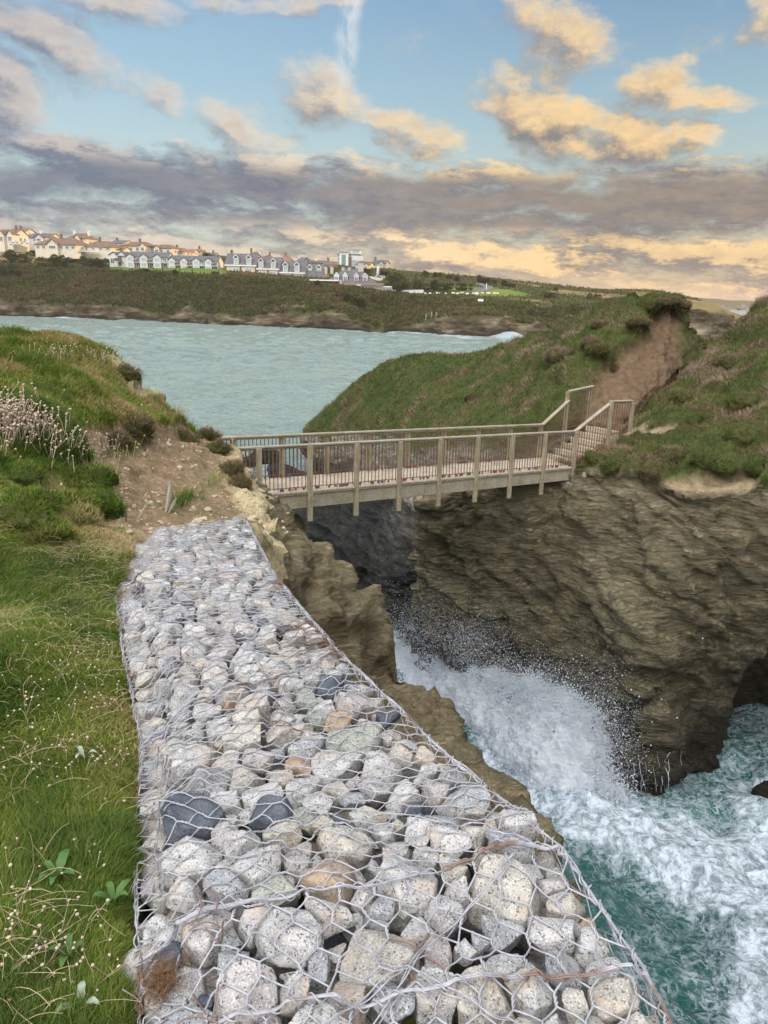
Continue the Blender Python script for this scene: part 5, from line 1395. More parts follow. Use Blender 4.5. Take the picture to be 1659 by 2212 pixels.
# ------------------------------------------------------------------ ground cover
def cover():
    rg = np.random.default_rng(33)
    LV = np.clip(1-LAND_BARE*1.25, 0, 1)**1.6
    Xg, Yg = LAND[..., 0], LAND[..., 1]
    bands = [(.3, 2.6, 76000, (.022, .058), .0028, 3.0), (2.6, 5.2, 88000, (.026, .062), .0044, 2.5), (5.2, 8.6, 66000, (.05, .10), .007, 2), (8.6, 14.8, 74000, (.08, .18), .011, 1.6)]
    for bi, (y0, y1, n, (l0, l1), w, sc) in enumerate(bands):
        wt = LV*((Yg > y0) & (Yg < y1))
        uv = PROJ(LAND.reshape(-1, 3)).reshape(Xg.shape+(3,)); wt = wt*((uv[..., 0] > -160) & (uv[..., 0] < 700) & (uv[..., 2] > .3))
        # no grass under the gabion
        gp = np.concatenate([GLp-[.02, 0], (GRp+[.4, 0])[::-1]]); wt = wt*(~in_poly(LAND.reshape(-1, 3)[:, :2], gp)).reshape(Xg.shape)
        pos, nr, _, _ = sample_grid(LAND, n, wt, rg)
        flow = np.stack([fbm(pos*[sc*.55, sc*.55, 0], 3, 201), fbm(pos*[sc*.55, sc*.55, 0]+9, 3, 202), np.zeros(n)], -1)*1.5+rg.normal(0, .42, (n, 3))*[1, 1, 0]+[.06, -.03, 0]
        patch = fbm(pos*[1.1, 1.1, 0], 4, 203)*1.25
        longer = smooth(-.1, .35, patch)
        pat2 = fbm(pos*[3.2, 3.2, 0]+5, 3, 204); tint = np.clip(.39-patch*.75+pat2*.45+rg.normal(0, .15, n)+(rg.random(n) < .08)*.4+smooth(8, 12, pos[:, 1])*.16, 0, 1)
        up = nr*.4+np.array([0, 0, .6])
        L = rg.uniform(l0, l1, n)*(.6+.9*longer)
        o = blades('turf_grass', pos-[0, 0, .004], up, L, w*rg.uniform(.6, 1.3, n), tint, M['turf'], .45, flow, rg=rg)
        tag(o, 'short wind-swept turf grass covering the near cliff top', 'grass', kind='stuff')
    # dry flower stems scattered in the turf: heads and stems as one mass
    def stems(name, pos, hgt, head, lab, rgx, stem=.0014, lean=.28):
        n = len(pos); dv = rgx.normal(0, lean, (n, 3)); dv[:, 2] = 1; dv /= np.linalg.norm(dv, axis=1)[:, None]
        bow = rgx.normal(0, .16, (n, 3)); bow[:, 2] = 0; t = np.linspace(0, 1, 4)
        P3 = pos[:, None]+dv[:, None]*(hgt[:, None]*t)[..., None]+bow[:, None]*((hgt[:, None]*t**2)[..., None])
        V, F = tubes_np(P3, np.full(n, stem), 3)
        ic = unit_ico(1); tips = P3[:, -1]
        hv = (ic[0][None]*(head[:, None, None])*(1+rgx.normal(0, .22, (n, len(ic[0]), 1)))*[1, 1, .8])+tips[:, None]
        HF = (np.arange(n)[:, None, None]*len(ic[0])+ic[1][None]).reshape(-1, 3)+len(V)
        o = mesh_np(name, np.concatenate([V, hv.reshape(-1, 3)]), [F, HF.astype(np.int32)], M['dry_head']); tag(o, lab, 'dry flowers', kind='stuff')
    def on_land(uvs):
        out = []
        A = LAND.reshape(-1, 3); pj = PROJ(A)
        keep = pj[:, 2] > .5; A = A[keep]; pj = pj[keep]
        for (u, v) in uvs:
            d = (pj[:, 0]-u)**2+(pj[:, 1]-v)**2; k = np.where(d < d.min()+60)[0]; out.append(A[k[np.argmin(pj[k, 2])]])
        return np.array(out)
    centres = [(60, 1690, 90, 34), (150, 1640, 60, 14), (190, 1660, 40, 12), (90, 1900, 130, 60), (200, 1880, 60, 24), (60, 2060, 110, 34), (180, 2050, 90, 26), (210, 1480, 100, 26), (100, 1450, 120, 26), (240, 1520, 40, 14),
               (250, 1640, 25, 12), (120, 1330, 140, 20), (180, 1270, 120, 12), (260, 1390, 30, 8), (60, 1560, 90, 16), (215, 1720, 40, 14), (230, 1180, 60, 10), (120, 1540, 110, 16)]
    uvs = []
    for (u, v, s, n) in centres: uvs += [(u+rg.normal(0, s*.5), v+rg.normal(0, s*.45)) for _ in range(n)]
    uvs = [q for q in uvs if -20 < q[0] < 300-(q[1] > 1900)*10]
    ps = on_land(uvs); stems('seed_heads', ps, rg.uniform(.03, .09, len(ps)), rg.uniform(.0026, .0052, len(ps)), 'scattered dry pale seed heads of sea thrift in the near turf', rg, .0006, .9)
    # dead straw lying tangled over the turf
    wt = LV*((Yg > .8) & (Yg < 5.5)); uvg = PROJ(LAND.reshape(-1, 3)).reshape(Xg.shape+(3,)); wt = wt*((uvg[..., 0] > -60) & (uvg[..., 0] < 330))*(.15+smooth(.0, .3, fbm(LAND.reshape(-1, 3)*[2, 2, 0]+7, 3, 241).reshape(Xg.shape)))
    n = 1300; pos, nr, _, _ = sample_grid(LAND, n, wt, rg); an = rg.uniform(0, 6.28, n); L = rg.uniform(.04, .16, n); cv = rg.normal(0, .35, n); t = np.linspace(0, 1, 5)
    dx = np.stack([np.cos(an), np.sin(an), 0*an], -1); sx = np.stack([-np.sin(an), np.cos(an), 0*an], -1)
    P3 = pos[:, None]+dx[:, None]*(L[:, None]*t)[..., None]+sx[:, None]*((L*cv)[:, None]*t**2)[..., None]+np.array([0, 0, 1])*(.022+.035*np.sin(t*2.6)[None]*rg.random((n, 1)))[..., None]
    V, F = tubes_np(P3, rg.uniform(.0006, .0011, n), 3); tag(mesh_np('dead_straw', V, F, M['straw']), 'dead straw lying tangled over the near turf', 'straw', kind='stuff')
    # tall dead thrift by the left edge, on the bank
    def patch(c, su, sv, n): return [(c[0]+rg.normal(0, su), c[1]+rg.normal(0, sv)) for _ in range(n)]
    ps = on_land(patch((25, 935), 45, 25, 420)+patch((190, 975), 40, 14, 40)+patch((95, 940), 30, 18, 40))
    stems('dead_thrift', ps, rg.uniform(.10, .26, len(ps)), rg.uniform(.008, .013, len(ps)), 'dense patch of tall dead thrift with pale pinkish heads at the left edge', rg, .0028)
    ps = on_land(patch((150, 775), 70, 6, 60)+patch((235, 780), 18, 6, 18)+patch((430, 890), 60, 12, 60)+patch((220, 990), 60, 14, 60))
    stems('bank_stems', ps, rg.uniform(.10, .22, len(ps)), rg.uniform(.007, .013, len(ps)), 'thin dry stems standing along the rim of the left bank', rg, .003)
    # pebbles and shards on the path
    ic = unit_ico(1); pv, pf, off = [], [], 0
    w = np.zeros(Xg.shape); w[(Yg > 5.8) & (Yg < 13) & (Xg > -4.2) & (Xg < -1.2)] = 1; w *= LAND_BARE
    pp, _, _, _ = sample_grid(LAND, 1300, w, rg)
    for q in pp:
        r = rg.uniform(.008, .026)*(1 if rg.random() < .93 else 2.4); v = ic[0]*r*rg.uniform(.5, 1.2, 3); v = v*(1+rg.normal(0, .15, (len(v), 1)))
        pv.append(v+q+[0, 0, r*.2]); pf.append(ic[1]+off); off += len(v)
    o = mesh_np('path_pebbles', np.concatenate(pv), np.concatenate(pf), M['sandstone'], flat=True); tag(o, 'loose stones and shards strewn over the dirt path', 'pebbles', kind='stuff')
    # small green tufts on the bare ground
    w = w*(fbm(LAND.reshape(-1, 3)*[1.7, 1.7, 0]+2, 3, 231).reshape(Xg.shape) > .12)
    pos, nr, _, _ = sample_grid(LAND, 7000, w, rg)
    o = blades('path_tufts', pos, nr, rg.uniform(.015, .045, 7000), .007, np.clip(.4+rg.normal(0, .2, 7000), 0, 1), M['turf'], .4, rg=rg); tag(o, 'sparse green tufts beside the dirt path', 'grass', kind='stuff')
    # heath on the two mounds
    for nme, Gd, Vg, n, lab in (('hill_heath', HILL, HILL_VEG, 150000, 'heather and coarse grass covering the hill behind the footbridge'), ('mound_heath', WALL, WALL_VEG, 110000, 'heather and thrift cushions covering the right mound')):
        uv = PROJ(Gd.reshape(-1, 3)).reshape(Gd.shape[:2]+(3,))
        wt = np.clip(Vg, 0, 1)**1.5*((uv[..., 0] > -100) & (uv[..., 0] < 1800) & (uv[..., 1] < 1300)); wt = wt*(25/np.maximum(uv[..., 2], 10))**1.2
        pos, nr, _, _ = sample_grid(Gd, n, wt, rg); nr = nr*np.sign(nr[:, 2:3]+1e-6)
        patch = fbm(pos*.7, 4, 210)+.35*fbm(pos*2.5, 2, 211); dd = PROJ(pos)
        grassy = smooth(1150, 1020, dd[:, 0])*(nme == 'hill_heath')*.30*smooth(930, 860, dd[:, 1])
        tint = np.clip(.44+patch*1.25-grassy+rg.normal(0, .12, n), 0, 1)
        up = nr*.6+np.array([0, 0, .5])
        L = rg.uniform(.06, .20, n)*(dd[:, 2]/26)**.6*(1+.6*(tint > .6))
        flow = np.stack([fbm(pos*.8, 2, 212), fbm(pos*.8+4, 2, 213), -.1+0*tint], -1)*1.4
        o = blades(nme, pos-nr*.02, up, L, .018*(dd[:, 2]/26)*rg.uniform(.6, 1.5, n), tint, M['heath'], .35, flow, rg=rg, spread=.6)
        tag(o, lab, 'heath', kind='stuff')
    # scrub on the far headland
    uv = PROJ(HEAD.reshape(-1, 3)).reshape(HEAD.shape[:2]+(3,))
    wt = np.clip(HEAD_SHR, 0, 1)**2*((uv[..., 0] > -60) & (uv[..., 0] < 1520) & (uv[..., 2] < 430))
    n = 120000; pos, nr, _, _ = sample_grid(HEAD, n, wt, rg); nr = nr*np.sign(nr[:, 2:3]+1e-6)
    patch = fbm(pos*.035, 4, 221)+.6*fbm(pos*.15, 3, 222)
    tint = np.clip(.44+patch*.8+rg.normal(0, .10, n), 0, 1)
    o = blades('headland_scrub', pos-nr*.2, nr*.5+np.array([0, 0, .5]), rg.uniform(.7, 1.9, n), rg.uniform(.4, .9, n), tint, M['shrub'], .3, rg=rg, spread=.7)
    tag(o, 'dark wind-cut scrub covering the slopes of the far headland', 'scrub', kind='stuff')
    return on_land
on_land = cover()

def surf_at(Gd, u, v):
    A = Gd.reshape(-1, 3); pj = PROJ(A); ok = pj[:, 2] > .5; A = A[ok]; pj = pj[ok]
    d = (pj[:, 0]-u)**2+(pj[:, 1]-v)**2; k = np.where(d < d.min()+40)[0]; return A[k[np.argmin(pj[k, 2])]]
def clump(name, c, r, n, tint, m, lab, cat, group, seed, sq=.8, L=(.08, .16), W=.02, base='bark'):
    """a rounded cushion: dark woody body under many leaves"""
    rg = np.random.default_rng(seed); ic = unit_ico(3)
    root = empty(name, c); tag(root, lab, cat, group)
    b = ic[0]*r*np.array([1, 1, sq]); b = b*(1+fbm(b/r*1.6+seed, 3, 5)[:, None]*.62); k = rg.integers(0, len(b), n)
    mesh_np('cushion', b*.93, ic[1], M['mound'], root, attrs={'earth': np.zeros(len(b)), 'rock': np.zeros(len(b))})
    pos = b[k]+rg.normal(0, r*.03, (n, 3)); nr = ic[0][k]
    t = np.clip(tint+fbm(pos/r*1.5, 2, 3)*.3+rg.normal(0, .12, n), 0, 1)
    blades('foliage', pos, nr*.8+np.array([0, 0, .3]), rg.uniform(*L, n), W*rg.uniform(.6, 1.4, n), t, m, .3, rg=rg, spread=.5, parent=root)
    return root
def clumps():
    rg = random.Random(8)
    spec = [(1205, 765, 1.05, .88, 'large faded pink heather clump highest on the hill slope left of the bare earth'), (1292, 752, .75, .45, 'round olive green clump against the left side of the earth face'),
            (1272, 738, .65, .80, 'brownish clump just above the round olive clump beside the earth face'), (1405, 660, .75, .35, 'turf-capped boulder-like clump below the summit of the hill'),
            (1380, 690, .60, .62, 'dark brown clump hanging over the left rim of the earth face'), (1290, 700, .55, .75, 'small tawny clump on the upper hill slope'),
            (1020, 855, .5, .5, 'small heather clump low on the green hill shoulder')]
    for i, (u, v, r, t, lab) in enumerate(spec):
        q = surf_at(HILL, u, v); clump('heather_clump', q+[0, 0, -.1*r], r*.62, 2600, t, M['heath'], lab, 'heather', 'heather clumps on the hill', 40+i, .62, (.10, .22), .024)
    # the overhanging turf lip at the summit
    for i, (u, v, r) in enumerate([(1425, 642, .55), (1452, 640, .6), (1474, 646, .5)]):
        q = surf_at(HILL, u, v); clump('turf_overhang', q+[0, -.3, -.25], r*.62, 2200, .66, M['heath'], ['left knob of the turf lip overhanging the summit of bare earth', 'middle knob of the turf lip overhanging the summit of bare earth', 'right knob of the overhanging turf lip, jutting out over the gap'][i], 'turf', 'overhanging turf at the summit', 60+i, .62)
    spec = [(1290, 985, .55), (1350, 955, .5), (1440, 975, .6), (1520, 985, .6), (1600, 940, .75), (1560, 1010, .5), (1640, 1000, .6), (1505, 905, .65), (1600, 860, .7), (1470, 850, .55), (1560, 780, .6), (1320, 1000, .45), (1405, 1010, .45)]
    pl = ['beside the right end of the bridge', 'above the bridge abutment', 'at the lip of the rock wall', 'over the pale earth scar', 'near the right edge of the view', 'low on the right mound', 'lowest at the right edge', 'midway up the right mound', 'high at the right edge', 'below the gap in the mounds', 'close to the ridge of the right mound', 'just right of the bridge kerb', 'hanging over the cliff right of the abutment']
    for i, (u, v, r) in enumerate(spec):
        q = surf_at(WALL, u, v); t = rg.choice([.25, .4, .6, .75]); w = {.25: 'green', .4: 'mossy green', .6: 'dull brown', .75: 'tawny'}[t]
        clump('thrift_cushion', q+[0, 0, -.08], r*.7, 1800, t, M['heath'], f'{w} thrift cushion {pl[i]}', 'cushion plant', 'cushion plants on the right mound', 80+i, .66, (.05, .12), .016)
    # near turf cushions either side of the damp hollow
    spec = [(65, 1085, .20, .30), (140, 1095, .19, .55), (205, 1085, .22, .22), (150, 1130, .15, .72), (60, 1115, .2, .35), (110, 1145, .16, .5), (200, 1030, .2, .35), (235, 1095, .13, .2), (40, 1040, .22, .3), (165, 1120, .15, .8)]
    pn = ['near the left edge', 'in the row before the path', 'next to the path', 'right behind the damp hollow', 'at the far left', 'in front of the hollow', 'up by the bank', 'nearest the path', 'upper left', 'brownest of the hollow row']
    for i, (u, v, r, t) in enumerate(spec):
        q = surf_at(LAND, u, v); w = 'bright green' if t < .32 else 'green and tan' if t < .52 else 'browned'
        clump('turf_cushion', q+[0, 0, -.02], r*1.05, 3200, t, M['turf'], f'{w} domed turf cushion {pn[i]}', 'cushion plant', 'domed turf cushions by the path', 120+i, .62, (.025, .06), .006)
    # dark eroded turf ends along the bank of the path
    for i, (u, v, r) in enumerate([(470, 965, .16), (265, 800, .22), (300, 915, .18), (398, 940, .24), (445, 930, .16), (505, 1010, .14), (250, 950, .18), (520, 1040, .12)]):
        q = surf_at(LAND, u, v); clump('eroded_turf', q-[0, 0, r*.35], r*1.15, 1600, .66, M['heath'], ['brown turf knob above the bridge rail end', 'dark overhanging turf knob at the tip of the left bank', 'crumbling turf knob midway along the left bank', 'big crumbling turf knob above the path', 'small turf knob at the rim above the sea', 'dark weedy knob on the rock left of the bridge', 'turf knob over the pale earth step', 'lowest weedy knob on the rock by the bridge'][i], 'turf', 'crumbling turf knobs', 150+i, .62, (.04, .12), .009)
clumps()
def broad_leaves():
    """rosettes of plantain and dock in the bottom left corner"""
    rg = np.random.default_rng(77)
    spec = [((215, 1925), 6, .10, 'glossy green rosette of long leaves below the brown soil patch'), ((120, 1900), 5, .10, 'long strap-leaved rosette left of the soil patch'), ((250, 1960), 5, .085, 'dark green rosette half under the gabion edge'),
            ((155, 2060), 4, .075, 'two-toned leaf rosette in the lowest turf'), ((168, 2165), 3, .075, 'pale silvery leaves lying at the bottom of the turf'), ((60, 1930), 5, .09, 'yellowing rosette near the left edge'), ((235, 1830), 5, .05, 'small grey-green rosette on the brown soil'), ((180, 1640), 3, .06, 'pale broad leaf beside the pink flower')]
    for (uv, n, L, lab) in spec:
        c = on_land([uv])[0]+[0, 0, .004]; root = empty('leaf_rosette', c); tag(root, lab, 'plant', 'broad-leaved plants in the turf')
        for k in range(n):
            a = 2*math.pi*k/n+rg.uniform(-.4, .4); m_ = 10; t = np.linspace(0, 1, m_); ln = L*rg.uniform(.5, .85)
            r = t*ln; z = .028*np.sin(t*2.4)+.015*t; wd = ln*.16*np.sin(np.clip(t*1.02, 0, 1)*math.pi)**.7+.0015; wd *= (1+.12*np.sin(t*22))
            cx, cy = math.cos(a), math.sin(a); V = []
            for i in range(m_):
                for s in (-1, 0, 1): V.append([cx*r[i]-cy*wd[i]*s, cy*r[i]+cx*wd[i]*s, z[i]+abs(s)*wd[i]*.35])
            V = np.array(V); i = np.arange(m_-1)[:, None]*3+np.arange(2)[None]; F = np.stack([i, i+1, i+4, i+3], -1).reshape(-1, 4)
            tt = .15 if 'dark' in lab else .42; tt = .95 if 'silvery' in lab or 'pale' in lab else tt
            mesh_np('leaf', V, F, M['silver_leaf'] if tt > .9 else M['broad_leaf'], root)
    # the one flower in bloom
    c = on_land([(258, 1712)])[0]; root = empty('thrift_flower', c); tag(root, 'single pink thrift flower in bloom beside the gabion wire', 'flower')
    h = .115
    mb = MB(); mb.tube([(0, 0, 0), (.004, 0, h*.5), (0, .004, h)], .0011, 5); mb.build('stem', M['broad_leaf'], root)
    ic = unit_ico(1); V, F, off = [], [], 0
    for k in range(46):
        d = rg.normal(size=3); d[2] = abs(d[2])*.8; d /= np.linalg.norm(d); v = ic[0]*.0042*np.array([1, 1, .6])+d*.0105+[0, .004, h+.002]; V.append(v); F.append(ic[1]+off); off += len(v)
    mesh_np('flower_head', np.concatenate(V), np.concatenate(F), M['pink_petal'], root)
    # coir-like dead root tuft caught in the wire, and a white feather or leaf scraps on the path
    c, _ = g_surf(np.array([1.25]), np.array([.03])); k = 420; q = rg.normal(0, 1, (k, 3))*[.022, .03, .012]+c[0]+[0, 0, .03]; dv = rg.normal(size=(k, 3)); dv /= np.linalg.norm(dv, axis=1)[:, None]
    t = np.linspace(-1, 1, 4)[None, :, None]; V, F = tubes_np(q[:, None]+dv[:, None]*t*.02+rg.normal(0, .004, (k, 4, 3)), np.full(k, .0006), 3)
    tag(mesh_np('root_tuft', V, F, M['dry_root']), 'tuft of dead brown roots caught in the near wire', 'root tuft')
    for (u0, v0, u1, v1, b, lab) in [(300, 1128, 322, 1096, .02, 'pale curled strip of dead leaf on the near edge of the path'), (358, 1102, 372, 1050, .05, 'grey broken shard of timber lying on the path'), (365, 1105, 384, 1085, .035, 'pale shard beside the broken timber on the path')]:
        a = surf_at(LAND, u0, v0)+[0, 0, .01]; c2 = surf_at(LAND, u1, v1)+[0, 0, .09]; t = np.linspace(0, 1, 8); mid = (a+c2)/2+[.02, 0, .02]
        pts = ((1-t)**2)[:, None]*a+(2*t*(1-t))[:, None]*mid+(t**2)[:, None]*c2; mb = MB(); mb.tube(pts, b*.5*np.sin(np.clip(t, .08, .95)*math.pi)**.6, 5); tag(mb.build('shard', M['timber']), lab, 'debris')
    a = surf_at(LAND, 268, 1120); mb = MB(); mb.tube([a-[0, 0, .05], a+[.005, 0, .10]], .008, 6); tag(mb.build('iron_stake', M['iron']), 'short rusty stake in the damp hollow left of the gabion end', 'stake')
broad_leaves()
# ------------------------------------------------------------------ breaking wave in the gully
def splash():
    rg = np.random.default_rng(91)
    # line of the breaker in plan, (front foot px, crest px, back px) and how far forward the sheet stands
    F = [(835, 1470), (930, 1530), (1030, 1600), (1110, 1680), (1190, 1740), (1270, 1770), (1345, 1720)]
    Cc = [(838, 1400), (905, 1440), (1000, 1425), (1085, 1490), (1180, 1500), (1268, 1560), (1318, 1655)]
    cols = []
    for (fu, fv), (cu, cv) in zip(F, Cc):
        f = PZ(fu, fv, -.15); d = PROJ(f[None])[0, 2]
        c = P(cu, cv, d+2.1); b = np.array([c[0]+.35, c[1]+1.2, -.3]); m1 = f*.62+c*.38+[-.12, -.35, .05]; m2 = f*.28+c*.72+[-.05, -.15, .10]
        cols.append([f+[0, -.4, -.3], f, m1, m2, c, c*.6+b*.4+[0, .2, .2], b])
    Gd, tu, tv = loft(np.array(cols).swapaxes(0, 1), 360, 260)
    N = grid_normals(Gd); N *= np.sign(N[100, 180] @ np.array([-.3, -1, .3]))
    pr = Gd.reshape(-1, 3)
    d = ridged(pr*[.9, .9, .9], 6, 231)*.24+fbm(pr*[2.4, 2.4, 1.8], 4, 232)*.26+fbm(pr*8, 3, 236)*.07; w1, _ = worley(pr*2.2, 233); d += (1-w1)*.20
    Gd = Gd+N*d.reshape(Gd.shape[:2])[..., None]
    root = empty('breaking_wave', PZ(1150, 1650, 0)); tag(root, 'white wave bursting against the foot of the rock wall', 'wave', kind='stuff'); ro = np.array(root.location)
    # drop patches so the sheet frays towards its edges
    TV = np.repeat(tv[:, None], Gd.shape[1], 1); TU = np.repeat(tu[None], Gd.shape[0], 0)
    hole = fbm(pr*[2.2, 2.2, 2.2], 4, 234).reshape(TV.shape)
    edge = smooth(2.3, 4.2, TV)*.50+smooth(4.6, 6.2, TU)*.30+smooth(.5, 0, TU)*.5+smooth(1.6, .6, TV)*.55
    fc = grid_faces(*Gd.shape[:2]); keep = ((hole-.72+edge).ravel()[fc].mean(1) < 0)
    mesh_np('white_water', Gd.reshape(-1, 3)-ro, fc[keep], M['spray'], root)
    # droplets: octahedra thrown up and out from the sheet
    n = 95000
    wgt = (np.exp(-((tv[:, None]-3.9)/.75)**2)+.16)*np.ones(Gd.shape[1])[None]+.5*np.exp(-((tu[None]-5.6)/.5)**2)
    pos, nr, iv, iu = sample_grid(Gd, n, wgt, rg)
    up = np.array([0, 0, 1.0]); t = rg.exponential(.34, n); q = rg.random(n)
    hv = np.where(q < .55, rg.exponential(.16, n), rg.exponential(.55, n))
    gust = (.35+1.1*vnoise(pos*[.8, .8, .3], 9)**2)
    pos = pos+nr*(rg.exponential(.11, n)*gust)[:, None]+up*(hv*gust)[:, None]+np.array([.7, .25, 0])*(np.maximum(hv-.2, 0)*rg.random(n))[:, None]+rg.normal(0, .07, (n, 3))
    far = np.clip(hv*1.6, 0, 1)
    r = rg.uniform(.006, .020, n)*(1-.5*far)+(rg.random(n) < .10)*.018
    # spray thrown to the right against the wall and behind the left crest
    def extra(u0, v0, su, sv, dd, k, rr=(.004, .012)):
        f = PZ(1200, 1700, 0); d0 = dd
        return np.array([P(u0+rg.normal()*su, v0+rg.normal()*sv, d0+rg.normal()*.5) for _ in range(k)]), rg.uniform(*rr, k)
    ex = [extra(1290, 1560, 48, 70, 22.0, 4200), extra(1330, 1620, 35, 60, 21.6, 2600), extra(1040, 1400, 60, 45, 24.4, 3000), extra(930, 1340, 70, 45, 26.0, 2000), extra(1150, 1470, 70, 35, 23.4, 4200), extra(870, 1370, 40, 30, 25.5, 2200), extra(1000, 1390, 30, 30, 24.6, 1600)]
    pos = np.concatenate([pos]+[e[0] for e in ex]); r = np.concatenate([r]+[e[1] for e in ex])
    m_ = pos[:, 2] > .0; pos, r = pos[m_], r[m_]
    oc = np.array([[1, 0, 0], [-1, 0, 0], [0, 1, 0], [0, -1, 0], [0, 0, 1.2], [0, 0, -1.2]], float)
    of = np.array([[0, 2, 4], [2, 1, 4], [1, 3, 4], [3, 0, 4], [2, 0, 5], [1, 2, 5], [3, 1, 5], [0, 3, 5]], np.int32)
    V = (oc[None]*r[:, None, None]+pos[:, None]-ro).reshape(-1, 3); Fc = (np.arange(len(pos))[:, None, None]*6+of[None]).reshape(-1, 3)
    mesh_np('droplets', V, Fc.astype(np.int32), M['spray'], root)
    # trickles running off the ledges at the foot of the wall
    W3 = WALL.reshape(-1, 3); pj = PROJ(W3)
    k_ = (pj[:, 0] > 1300) & (pj[:, 0] < 1560) & (pj[:, 1] > 1500); W3, pj = W3[k_], pj[k_]
    paths = []
    for k in range(16):
        u = rg.uniform(1350, 1480); v0 = 1690-rg.uniform(10, 75)*(1 if rg.random() < .8 else 1.5); pts = []
        for t in np.linspace(0, 1, 10):
            uu, vv = u+rg.normal(0, .5)+t*rg.uniform(-1, 1), v0+(1705-v0)*t
            j = np.argmin((pj[:, 0]-uu)**2+(pj[:, 1]-vv)**2+pj[:, 2]*3); pts.append(W3[j]+[-.06, -.10, 0])
        paths.append(pts)
    V, Fq = tubes_np(np.array(paths), rg.uniform(.003, .008, len(paths)), 4); tag(mesh_np('trickles', V, Fq, M['spray']), 'threads of white water running off the foot of the rock wall', 'runoff', kind='stuff')
splash()
def sea_rock(name, u, v, r, h, lab, seed, m='rock_dark'):
    rg = np.random.default_rng(seed); ic = unit_ico(4); V = ic[0]*np.array([r, r*.7, h])
    V = V*(1+(ridged(ic[0]*1.7+seed, 5, seed)*.28)[:, None]); V[:, 2] = np.where(V[:, 2] < -.3*h, -.3*h, V[:, 2])
    o = mesh_np(name, V, ic[1], M[m]); o.location = PZ(u, v, 0); tag(o, lab, 'rock', 'rocks standing in the water')
sea_rock('sea_rock', 574, 992, 1.3, .9, 'dark wave-washed rock seen through the left end of the railing', 3)
sea_rock('sea_rock', 540, 996, 1.1, .35, 'low flat rock left of the dark rock seen through the railing', 4)
sea_rock('sea_rock', 1662, 1722, .45, .45, 'small black rock awash at the right edge of the gully', 5)
sea_rock('sea_rock', 1352, 1668, 1.1, .9, 'wet ledge rock streaming with water at the foot of the wall', 6)
